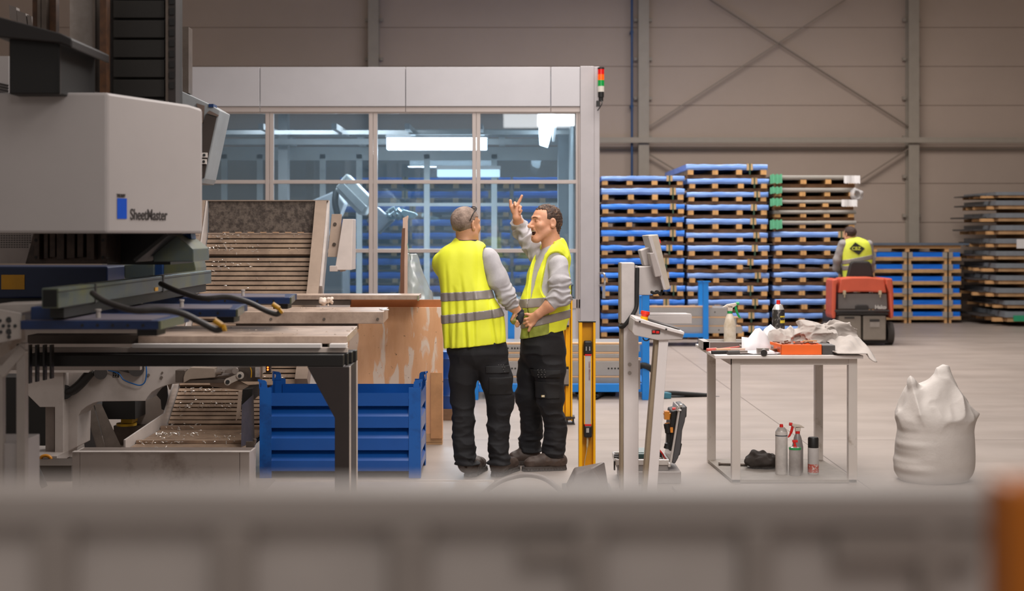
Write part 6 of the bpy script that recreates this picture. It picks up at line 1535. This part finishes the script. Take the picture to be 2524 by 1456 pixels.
def shirt1f(P):
    d = loft(P, shirt1, 2.3)
    d = smin(d, capend(P, chain(P, armR, armRr, .03) + sleeve_wr(P, armR, .5, .0045, 52) - .006 * (1 - 2.6 * np.abs(noise(P, (12, 12, 8), 11))), armR), .012)
    d = smin(d, chain(P, armL[:4], [r for r in armLr[:4]], .03), .03)
    d = np.maximum(d, -ell(P, w1(1150, 576), (.078, .08, .045)))
    return np.maximum(d, Z(845, A) - P[:, 2])
sdf('grey_sweater', shirt1f, (X(1050, A), A - .2, Z(850, A)), (X(1285, A), A + .4, Z(585, A)), .0045, SHIRT, pr)
mk('collar', B().tube([tuple(w1(1149, 593) + np.array((.066 * math.cos(a), .066 * math.sin(a), .006 * math.sin(a)))) for a in [k * math.pi / 10 for k in range(21)]], .011, sub=1), mat('collar_navy', '2b2c3e', .8), pr, smooth=True)
def trous(P, legs, hipc, hipr, top, knee_z, seed=1, waist=None):
    d = ell(P, hipc, hipr)
    if waist: d = smin(d, loft(P, waist, 2.2), .02)
    for pts, rr in legs: d = smin(d, chain(P, pts, rr, .035), .03)
    low = np.clip((knee_z - P[:, 2]) / .12, 0, 1); vlow = np.clip((.20 - P[:, 2]) / .1, 0, 1)
    d = d - (.005 + .006 * low) * (1 - 2.6 * np.abs(noise(P + .02 * np.stack([noise(P, 12, 5)] * 3, 1), (8, 8, 15), seed))) - .004 * low * (1 - 2.6 * np.abs(noise(P, (14, 14, 34), seed + 2))) + .006 * vlow * np.sin(P[:, 2] * 130 + 4 * noise(P, 12, seed + 4))
    return np.maximum(d, np.maximum(P[:, 2] - top, .085 - P[:, 2]))
t1f = lambda P: trous(P, ((legL, legLr), (legR, legRr)), w1(1175, 868), (.19, .15, .11), Z(832, A), Z(985, A), 1, [(Z(826, A), X(1176, A), A, .185, .14), (Z(870, A), X(1176, A), A, .19, .145)])
TL = (X(1085, A), A - .2, .07); TH = (X(1285, A), A + .2, Z(820, A))
sdf('trousers', t1f, TL, TH, .0048, PANT, pr)
def patch(f, lo, hi, off=.006):
    c = (np.array(lo) + np.array(hi)) / 2; h = np.abs(np.array(hi) - np.array(lo)) / 2
    return lambda P: np.maximum(f(P) - off, sbox(P, c, h))
sdf('cargo_pocket', patch(t1f, w1(1196, 925, -.25), w1(1256, 898, .0), .010), TL, TH, .0042, PANTF, pr)
sdf('cargo_pocket', patch(t1f, w1(1204, 980, -.25), w1(1262, 925, .02), .006), TL, TH, .0042, PANTF, pr)
dts = B(); rr = random.Random(6)
for k in range(3):
    for j in range(4): dts.obox(tuple(w1(1229 + k * 6 + (j % 2) * 3, 899 + j * 5.5, -.108)), (.006, .002, .003), 0, rr.uniform(-.6, .6))
mk('pocket_stitching', dts, mat('stitch_grey', '6d6a68', .6), pr)
b1 = [(w1(1160, 1177, 0), w1(1172, 1177, 0) + (.03, .27, 0), legL[-1]), (w1(1226, 1172, .0), w1(1240, 1172, 0) + (.07, .26, 0), legR[-1])]
b1 = [(np.array((h[0], h[1] + .02, 0)), np.array((t_[0], t_[1], 0)), a) for h, t_, a in b1]
for h, t_, a in b1:
    o = sdf('boot', lambda P: boots(P, h, t_, a), (min(h[0], t_[0]) - .1, h[1] - .1, -.01), (max(h[0], t_[0]) + .1, t_[1] + .1, .2), .0045, BOOT, pr)
    sdf('sole', lambda P: soles(P, h, t_), (min(h[0], t_[0]) - .1, h[1] - .1, -.01), (max(h[0], t_[0]) + .1, t_[1] + .1, .06), .004, SOLE, o)
def hair1(P):
    p = to_local(P, O1, M1h, S1); q = np.abs(p[:, 0])
    d = head(P, O1, M1h, S1) - .0035
    reg = np.minimum(np.maximum(.050 - p[:, 2], p[:, 1] - .062), np.maximum(-.052 - p[:, 2] + np.clip(q - .05, 0, 1) * 1.2, p[:, 1] + .022 - .5 * np.clip(p[:, 2], 0, .06)))
    ear = ell(np.stack([q, p[:, 1], p[:, 2]], 1), (.085, -.016, -.004), (.022, .026, .037))
    return np.maximum(np.maximum(d + .0012 * noise(P, 160, 3), reg * S1), -ear * S1)
sdf('hair', hair1, tuple(O1 - .14), tuple(O1 + .14), .0028, mat('hair_grey_brown', '9a8578', .85, col2='57463c', thr=(.32, .62), scale=14), pr)
# wrist strap and work glove, sunglasses: things he carries
c = w1(1280, 771, .062); ax = Vector(foreR[2] - foreR[1]).normalized()
mk('wrist_strap', B().cyl(Vector(c) - ax * .012, Vector(c) + ax * .012, .034, .034, n=24), mat('strap_dark', '1c1c2a', .5), pr, smooth=True)
gl = thing('work_gloves', 'olive work gloves crumpled in the right hand of the man seen from behind', 'gloves', tuple(w1(1270, 790, .05)))
def glove(P):
    d = ell(P, w1(1269, 785, .05), (.024, .022, .036)); d = smin(d, ell(P, w1(1265, 791, .045), (.022, .02, .018)), .012)
    d = smin(d, rc(P, w1(1268, 776, .055), w1(1263, 789, .04), .012, .011), .008); d = smin(d, rc(P, w1(1272, 790, .04), w1(1274, 797, .035), .011, .009), .008)
    return d + .006 * noise(P, 50, 2)
sdf('glove_cloth', glove, tuple(w1(1252, 806, -.0)), tuple(w1(1285, 765, .11)), .0028, mat('glove_olive', '8a8a4a', .8, col2='4c4c2c', thr=(.35, .5), scale=25), gl)
sdf('glove_cuff', lambda P: smin(rc(P, w1(1284, 776, .05), w1(1280, 788, .045), .026, .027), rc(P, w1(1280, 788, .045), w1(1278, 797, .04), .025, .015), .01) + .004 * noise(P, 50, 4), tuple(w1(1262, 808, -.01)), tuple(w1(1298, 764, .11)), .0028, mat('glove_black', '222226', .7), gl)
sg = thing('sunglasses', 'dark-framed sunglasses pushed up on the head of the man seen from behind', 'sunglasses', tuple(w1(1166, 530, -.08)))
mk('temple_arm', B().tube([tuple(w1(1157.5, 547, -.085)), tuple(w1(1160, 540, -.093)), tuple(w1(1166, 527, -.088)), tuple(w1(1174, 515, -.055))], [.0022, .0026, .003, .0045]), BLACK, sg, smooth=True)
mk('frame_front', B().tube([tuple(w1(1175, 514, -.05)), tuple(w1(1173, 510.5, -.03)), tuple(w1(1167, 509, .0)), tuple(w1(1162, 510.5, .03))], .0026), BLACK, sg, smooth=True)
mk('lens', B().hull([tuple(w1(1174, 512, -.045)), tuple(w1(1172, 519, -.045)), tuple(w1(1172.5, 519, -.044)), tuple(w1(1174.5, 512, -.044))], [tuple(w1(1162, 510.5, .03)), tuple(w1(1162, 516, .03)), tuple(w1(1162.5, 516, .031)), tuple(w1(1162.5, 510.5, .031))]), mat('lens_smoke', '55504e', .1, alpha=.6), sg)

# ------------------------------------------------------------------ 2: laughing man pointing
E = 9.68
def w2(px, py, dy=0): return np.array(W(px, py, E + dy))
pr = person('person', 'laughing brown-haired man in a soiled hi-vis vest, one arm raised, hand on hip', (X(1340, E), E, 0))
rows2 = [(590, 1372, 14, .05), (598, 1364, 26, .09), (610, 1362, 34, .11), (630, 1361, 42, .122), (650, 1357, 49, .132), (680, 1354, 54, .14), (715, 1348, 56, .145), (745, 1342, 60, .145), (775, 1341, 60, .142), (800, 1339, 56, .138), (840, 1336, 53, .135)]
torso2 = lrows(rows2, E); core2 = lrows(rows2, E, .045); shirt2 = lrows(rows2, E, .021)
aN = [w2(1374, 652, -.12), w2(1379, 690, -.16), w2(1383, 727, -.17), w2(1358, 747, -.18)]
aNr = [.066, .068, .064, .050]
fN = [w2(1382, 728, -.17), w2(1356, 752, -.18), w2(1328, 773, -.165)]
aF = [w2(1340, 642, .07), w2(1303, 598, .2), w2(1287, 566, .28), w2(1275, 546, .2)]
aFr = [.072, .060, .056, .042]
fF = [w2(1287, 566, .28), w2(1278, 548, .2), w2(1274, 536, .15)]
lN = [w2(1357, 850, -.02), w2(1355, 910, -.03), w2(1357, 985, -.03), w2(1369, 1060, -.02), w2(1366, 1100, -.02), w2(1364, 1128, -.02)]
lNr = [.098, .100, .086, .066, .066, .074]
lF = [w2(1322, 850, .06), w2(1308, 910, .1), w2(1302, 975, .13), w2(1312, 1050, .2), w2(1306, 1092, .22), w2(1301, 1115, .22)]
lFr = [.092, .088, .082, .066, .072, .074]
M2h = frame((-.89, -.45, .05)); O2 = w2(1343, 548, -.02); S2 = 1.04
handU = .15
def body2(P):
    d = head(P, O2, M2h, S2, 1.0)
    d = smin(d, rc(P, w2(1356, 575, .0), w2(1360, 620, .0), .062, .07), .03)
    d = smin(d, loft(P, core2), .03)
    d = smin(d, chain(P, aN, [r - .02 for r in aNr], .03), .03); d = smin(d, chain(P, aF, [r - .018 for r in aFr], .03), .03)
    d = smin(d, chain(P, fN, [.044, .042, .029], .02), .02); d = smin(d, chain(P, fF, [.036, .032, .026], .02), .02)
    for pts, rr in ((lN, lNr), (lF, lFr)): d = smin(d, chain(P, pts, [r - .022 for r in rr[:-2]] + [.044, .036], .03), .02)
    for hl in (w2(1382, 1160, -.02), w2(1318, 1150, .22)): d = smin(d, rc(P, (hl[0], hl[1], .06), (hl[0] - .16, hl[1] - .02, .045), .032, .026), .03)
    # hand on the hip
    g = lambda px, py, dy: w2(px, py, dy)
    wr = g(1327, 774, -.165)
    d = smin(d, hand(P, [(wr, g(1309, 777, -.148)), (wr, g(1307, 784, -.150)), (wr, g(1308, 791, -.150)), (wr, g(1313, 798, -.150))],
        [[g(1309, 776, -.148), g(1299, 774, -.148), g(1291, 774.5, -.135)], [g(1307, 784, -.150), g(1296, 786, -.150), g(1288.5, 789, -.132)],
         [g(1308, 790.5, -.150), g(1299, 794, -.150), g(1291.5, 797, -.135)], [g(1310, 796, -.150), g(1303, 800, -.150), g(1297, 803, -.14)]],
        [g(1316, 796, -.155), g(1308, 804, -.16), g(1303.5, 814.5, -.155)], rp=(.022, .014), rf=.0098), .012)
    # raised hand
    u = lambda px, py, dy=0: w2(px, py, handU + dy)
    wr = u(1274, 536)
    d = smin(d, hand(P, [(wr, u(1264, 511)), (wr, u(1270, 507)), (wr, u(1276, 505, .01)), (wr, u(1279, 511, .02))],
        [[u(1275, 505), u(1281, 494), u(1286.3, 482.5)], [u(1271, 506, .01), u(1269, 500, -.03), u(1271, 507, -.05)], [u(1278, 508, .02), u(1283, 510, -.02), u(1281, 519, -.03)], [u(1279, 514, .02), u(1284, 519, -.01), u(1281, 527, -.02)]],
        [u(1265, 522), u(1259.5, 509), u(1258, 494.5)], rp=(.022, .016), rf=.0105), .012)
    return d
sdf('body', body2, (X(1245, E), E - .26, -.02), (X(1420, E), E + .48, Z(475, E)), .0034, SKIN2, pr)
xl2 = np.array((-.64, .77, 0)); f2 = np.array((-.77, -.64, 0))
def vest2(P):
    d = loft(P, torso2, 2.25)
    d = smin(d, rc(P, w2(1372, 600, .0), w2(1384, 640, .0), .045, .06), .03)
    d = smin(d, rc(P, w2(1345, 618, .08), w2(1330, 640, .08), .045, .05), .03)
    d = d - (1 - 2.6 * np.abs(noise(P, (10, 10, 5), 7))) * .008 + noise(P, (24, 24, 14), 8) * .006
    hole = rc(P, w2(1374, 648, -.13), w2(1364, 708, -.16), .078, .088)
    d = smax(d, -hole, .006)
    d = smax(d, -(chain(P, aF, [.082, .07, .06, .05], .02)), .006)
    c = w2(1352, 700)
    lx = (P - c) @ xl2; ly = (P - c) @ f2
    wz = np.interp(P[:, 2], [Z(745, E), Z(700, E), Z(660, E), Z(610, E)], [.004, .022, .042, .085])
    d = np.maximum(d, -np.maximum(np.abs(lx) - wz, -ly + .02))
    d = np.maximum(d, -ell(P, w2(1354, 588), (.078, .078, .055)))
    zh = Z(834, E) + (P[:, 0] - X(1284, E)) * .20
    return np.maximum(d, zh - P[:, 2])
V2L = (X(1265, E), E - .2, Z(845, E)); V2H = (X(1425, E), E + .24, Z(580, E))
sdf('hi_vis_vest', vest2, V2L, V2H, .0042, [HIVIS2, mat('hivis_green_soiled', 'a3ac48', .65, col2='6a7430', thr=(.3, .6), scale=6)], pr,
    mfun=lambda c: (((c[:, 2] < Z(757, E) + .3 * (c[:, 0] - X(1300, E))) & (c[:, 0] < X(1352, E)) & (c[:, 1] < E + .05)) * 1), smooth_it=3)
sdf('reflective_band', band(vest2, 1296, 746, 1400, 736, .031, E), (V2L[0], V2L[1], Z(790, E)), (V2H[0], V2H[1], Z(700, E)), .004, BAND, pr, smooth_it=1)
sdf('reflective_band', band(vest2, 1290, 797, 1385, 776, .029, E), (V2L[0], V2L[1], Z(830, E)), (V2H[0], V2H[1], Z(745, E)), .004, BAND, pr, smooth_it=1)
def shirt2f(P):
    d = loft(P, shirt2, 2.25) + .004 * noise(P, (16, 16, 8), 3)
    d = smin(d, capend(P, chain(P, aN, aNr, .03) + sleeve_wr(P, [aN[0], aN[2]], .35, .0055, 48) - .006 * (1 - 2.6 * np.abs(noise(P, (12, 12, 10), 12))), aN), .012)
    d = smin(d, capend(P, chain(P, aF, aFr, .03) + sleeve_wr(P, aF, .1, .006, 26, 5) - .010 * (1 - 2.6 * np.abs(noise(P, (17, 17, 6), 14))), aF), .012)
    d = np.maximum(d, -ell(P, w2(1352, 590, -.01), (.070, .074, .058)))
    return np.maximum(d, Z(800, E) - P[:, 2])
sdf('grey_sweater', shirt2f, (X(1255, E), E - .3, Z(830, E)), (X(1425, E), E + .42, Z(528, E)), .0045, SHIRT, pr)
t2f = lambda P: trous(P, ((lN, lNr), (lF, lFr)), w2(1338, 868, .02), (.145, .145, .13), Z(798, E) , Z(985, E), 9, [(Z(790, E), X(1337, E), E, .138, .125), (Z(840, E), X(1337, E), E, .145, .132), (Z(870, E), X(1337, E), E, .145, .135)])
T2L = (X(1250, E), E - .2, .07); T2H = (X(1415, E), E + .4, Z(785, E))
sdf('trousers', t2f, T2L, T2H, .0048, PANT, pr)
sdf('cargo_pocket', patch(t2f, w2(1308, 937, -.3), w2(1380, 908, .0), .010), T2L, T2H, .0042, PANTF, pr)
sdf('cargo_pocket', patch(t2f, w2(1316, 990, -.3), w2(1378, 937, .0), .006), T2L, T2H, .0042, PANTF, pr)
dts = B()
for k in range(3):
    for j in range(4): dts.obox(tuple(w2(1326 + k * 8 + (j % 2) * 2, 911 + j * 6, -.145)), (.007, .002, .003), 0, (-.6, .6)[j % 2])
mk('pocket_stitching', dts, mat('stitch_grey', '6d6a68', .6), pr)
mk('pocket_badge', B().obox(tuple(w2(1338.5, 976, -.128)), (.022, .003, .014)), mat('badge_yellow', 'c9b070', .5, col2='d8d4cc', thr=(.45, .5), scale=120), pr)
b2 = [(w2(1388, 1160, -.03), w2(1300, 1160, -.08), lN[-1]), (w2(1322, 1150, .22), w2(1262, 1150, .17), lF[-1])]
for h, t_, a in b2:
    h = np.array((h[0] - .02, h[1], 0)); t_ = np.array((t_[0], t_[1], 0))
    o = sdf('boot', lambda P: boots(P, h, t_, a), (t_[0] - .1, t_[1] - .1, -.01), (h[0] + .1, h[1] + .12, .19), .0045, BOOT, pr)
    sdf('sole', lambda P: soles(P, h, t_), (t_[0] - .1, t_[1] - .1, -.01), (h[0] + .1, h[1] + .12, .06), .004, SOLE, o)
    q = B()
    for k in range(4): m_ = h * (.42 - .08 * k) + t_ * (.58 + .08 * k); q.tube([(m_[0], m_[1] - .028, .095 - .008 * k), (m_[0] - .008, m_[1], .112 - .008 * k), (m_[0], m_[1] + .03, .095 - .008 * k)], .003)
    mk('boot_lace', q, BLACK, o, smooth=True)
def hair2(P):
    p = to_local(P, O2, M2h, S2); q = np.abs(p[:, 0])
    base = ell(p, (0, -.018, .033), (.081, .103, .089))
    nape = rc(np.stack([q, p[:, 1], p[:, 2]], 1), (.04, -.085, .0), (.035, -.072, -.065), .022, .018)
    d = smin(base, nape, .02)
    curl = .0035 * (1 - 2 * np.abs(noise(P, (60, 60, 60), 2))) + .003 * noise(P, 110, 4)
    top = np.maximum(.082 - .25 * np.clip(-p[:, 1] + .02, 0, 1) - p[:, 2] + .0 * q, p[:, 1] - .088)
    side = np.maximum(.020 - p[:, 2] - np.clip(.0 - p[:, 1], 0, .10) * 1.5, p[:, 1] - .022)
    d = np.maximum(d + curl, np.minimum(top, side))
    ear = ell(np.stack([q, p[:, 1], p[:, 2]], 1), (.085, -.016, -.006), (.024, .027, .038))
    return np.maximum(d, -ear) * S2
sdf('hair', hair2, tuple(O2 - .15), tuple(O2 + .15), .0026, mat('hair_brown', '3d2b22', .75, col2='6e5240', thr=(.36, .5), scale=45), pr)
def loc2(x, y, z): return np.array((x, y, z)) * S2 @ M2h.T + O2
def blob(name, c, r, m, th=None): 
    M_ = M2h
    sdf(name, lambda P: ell(to_local(P, O2, M_, S2), c, r) * S2, tuple(loc2(*c) - .04), tuple(loc2(*c) + .04), .0016, m, pr)
blob('mouth', (0, .070, -.072), (.025, .019, .015), mat('mouth_dark', '3a1210', .6))
blob('teeth', (0, .080, -.0610), (.024, .014, .0042), mat('teeth_ivory', 'ddcfae', .4))
for s in (-1, 1):
    if s < 0: mk('eyebrow', B().tube([tuple(loc2(s * .014, .0965, .026)), tuple(loc2(s * .03, .091, .031)), tuple(loc2(s * .046, .079, .025))], .003), mat('eyebrow_brown', '7a543c', .8), pr, smooth=True)
    mk('eye', B().tube([tuple(loc2(s * .022, .0848, .004)), tuple(loc2(s * .032, .0856, .0055)), tuple(loc2(s * .043, .0795, .003))], .0016), mat('eye_dark', '2c1d18', .3), pr, smooth=True)

# ------------------------------------------------------------------ 3: sweeper driver
G = 20.98
def w3(px, py, dy=0): return np.array(W(px, py, G + dy))
pr = person('person', 'dark-haired driver seated on the red sweeper, back turned, hi-vis vest with a black diamond', (X(2110, G), G, Z(672, G)))
rows3 = [(583, 2106, 8, .05), (588, 2108, 22, .09), (596, 2110, 34, .11), (612, 2110, 37, .12), (640, 2112, 36, .12), (684, 2112, 32, .13)]
tr3 = lrows(rows3, G); c3_ = lrows(rows3, G, .03)
M3 = frame((-.45, .89, -.12)); O3 = w3(2094, 578, .02)
aL = [w3(2078, 602), w3(2064, 640, .04), w3(2062, 660, .1), w3(2078, 672, .3)]; aR = [w3(2142, 602), w3(2148, 645, .05), w3(2146, 666, .12), w3(2134, 672, .32)]
def body3(P):
    d = head(P, O3, M3, 1.0); d = smin(d, rc(P, O3 + (0, -.01, -.06), w3(2106, 592), .055, .06), .03); d = smin(d, loft(P, c3_), .03)
    for a in (aL, aR): d = smin(d, chain(P, a, [.05, .042, .04, .03], .02), .03); k = a[-1]; d = smin(d, hand(P, [(k, k + (s, .06, .0)) for s in (-.025, 0, .025)], [[k + (s, .06, 0), k + (s, .09, -.015), k + (s * .8, .08, -.05)] for s in (-.03, -.01, .01, .03)], [k + (0, .02, 0), k + (.04, .05, 0), k + (.045, .08, -.01)]), .01)
    for s in (-1, 1): d = smin(d, chain(P, [w3(2112 + 14 * s, 678, .0), w3(2112 + 18 * s, 676, .34), w3(2112 + 20 * s, 740, .38)], [.07, .06, .045], .03), .03)
    return d
LO3 = (X(2040, G), G - .2, Z(765, G)); HI3 = (X(2175, G), G + .66, Z(552, G))
sdf('body', body3, LO3, HI3, .007, SKIN, pr)
v3 = lambda P: np.maximum(smax(loft(P, tr3, 2.4) + .008 * noise(P, (10, 10, 5), 3), -np.minimum(chain(P, aL, [.07, .06, .05, .04]), chain(P, aR, [.06, .05, .05, .04])), .01), -ell(P, w3(2103, 578), (.07, .08, .05)))
sdf('hi_vis_vest', v3, LO3, HI3, .008, mat('hivis_far', 'd3de4a', .6, var=.08), pr)
sdf('reflective_band', band(v3, 2082, 645, 2145, 633, .034, G), LO3, HI3, .007, BAND, pr)
sdf('reflective_band', band(v3, 2082, 660, 2145, 655, .034, G), LO3, HI3, .007, BAND, pr)
sdf('grey_sleeves', lambda P: smin(smin(chain(P, aL, [.072, .062, .056, .045], .03), chain(P, aR, [.06, .055, .05, .045], .03), .01), loft(P, lrows(rows3, G, .015)), .01) + .005 * noise(P, 18, 2), LO3, HI3, .008, mat('grey_sweater_far', '8f8a88', .9), pr)
sdf('trousers', lambda P: smin(smin(chain(P, [w3(2098, 680), w3(2094, 678, .34), w3(2092, 742, .38)], [.09, .08, .06], .03), chain(P, [w3(2126, 680), w3(2130, 678, .34), w3(2132, 742, .38)], [.09, .08, .06], .03), .03), ell(P, w3(2112, 680), (.17, .12, .08)), .03), LO3, HI3, .009, PANT, pr)
def hair3(P):
    p = to_local(P, O3, M3, 1.0); d = ell(p, (0, -.018, .034), (.084, .104, .088)) + .004 * noise(P, 60, 2)
    return np.maximum(d, np.minimum(.075 - p[:, 2], np.maximum(p[:, 1] - .01, -.05 - p[:, 2])))
sdf('hair', hair3, tuple(O3 - .15), tuple(O3 + .15), .005, mat('hair_dark', '3a2b26', .8), pr)
yb = G - .128
mk('back_emblem', B().add([(X(a, yb), yb + .003 * abs(a - 2113) * .1, Z(b_, yb)) for a, b_ in ((2094, 613), (2108, 597), (2132, 612), (2117, 628))] + [(X(a, yb), yb + .01, Z(b_, yb)) for a, b_ in ((2094, 613), (2108, 597), (2132, 612), (2117, 628))], [(0, 1, 2, 3), (7, 6, 5, 4), (0, 1, 5, 4), (1, 2, 6, 5), (2, 3, 7, 6), (3, 0, 4, 7)]), mat('emblem_black', '20231a', .6), pr)
text('emblem_lettering', 'CBZ', .068, (X(2099.5, yb), yb - .006, Z(616, yb)), (R(90), 0, R(0)), mat('emblem_yellow', 'd3de4a', .6), pr, bold=.001)
# ================================================================== LIGHT
def area(name, loc, size, power, col=(1, .945, .905), rot=(0, 0, 0), sy=None, spread=180):
    l = bpy.data.lights.new(name, 'AREA'); l.energy = power; l.color = col; l.size = size; l.spread = R(spread)
    if sy: l.shape = 'RECTANGLE'; l.size_y = sy
    o = bpy.data.objects.new(name, l); COL.objects.link(o); o.location = loc; o.rotation_euler = rot; return o
area('hall_light_centre', (.6, 8.9, 5.2), 3.2, 250, sy=3.2)
area('hall_light_middle', (1.2, 14.0, 6.5), 5.0, 330, sy=4.0, spread=140)
area('hall_light_rear', (3.2, 19.5, 7.2), 7.0, 820, sy=3.0, spread=165)
area('hall_light_front', (.8, 3.0, 8.0), 4.0, 120, sy=3.0, rot=(R(-25), 0, 0))
area('enclosure_light', (X(1075, 17.8), 17.7, Z(372, 17.8)), 1.3, 150, col=(1, .98, .97), sy=.3)
area('robot_fill_light', (X(800, 17.0), 16.9, Z(260, 17)), 1.8, 70, col=(1, .98, .97), sy=.4)  # added lamp without a fixture, brightens the robot
area('fill_light_frontal', (1.3, 4.6, 4.2), 1.6, 85, rot=(R(52), 0, 0), sy=1.2, spread=130)  # added fill lamp, brightens surfaces that face the camera
area('fill_light_near', (.6, -1.2, 4.6), 1.6, 50, rot=(R(35), 0, 0))  # added fill lamp behind the camera, brightens the barrier
w = bpy.data.worlds.new('hall_air'); SC.world = w; w.use_nodes = True
w.node_tree.nodes['Background'].inputs[0].default_value = (.80, .73, .68, 1); w.node_tree.nodes['Background'].inputs[1].default_value = .32
SC.view_settings.exposure = -0.08
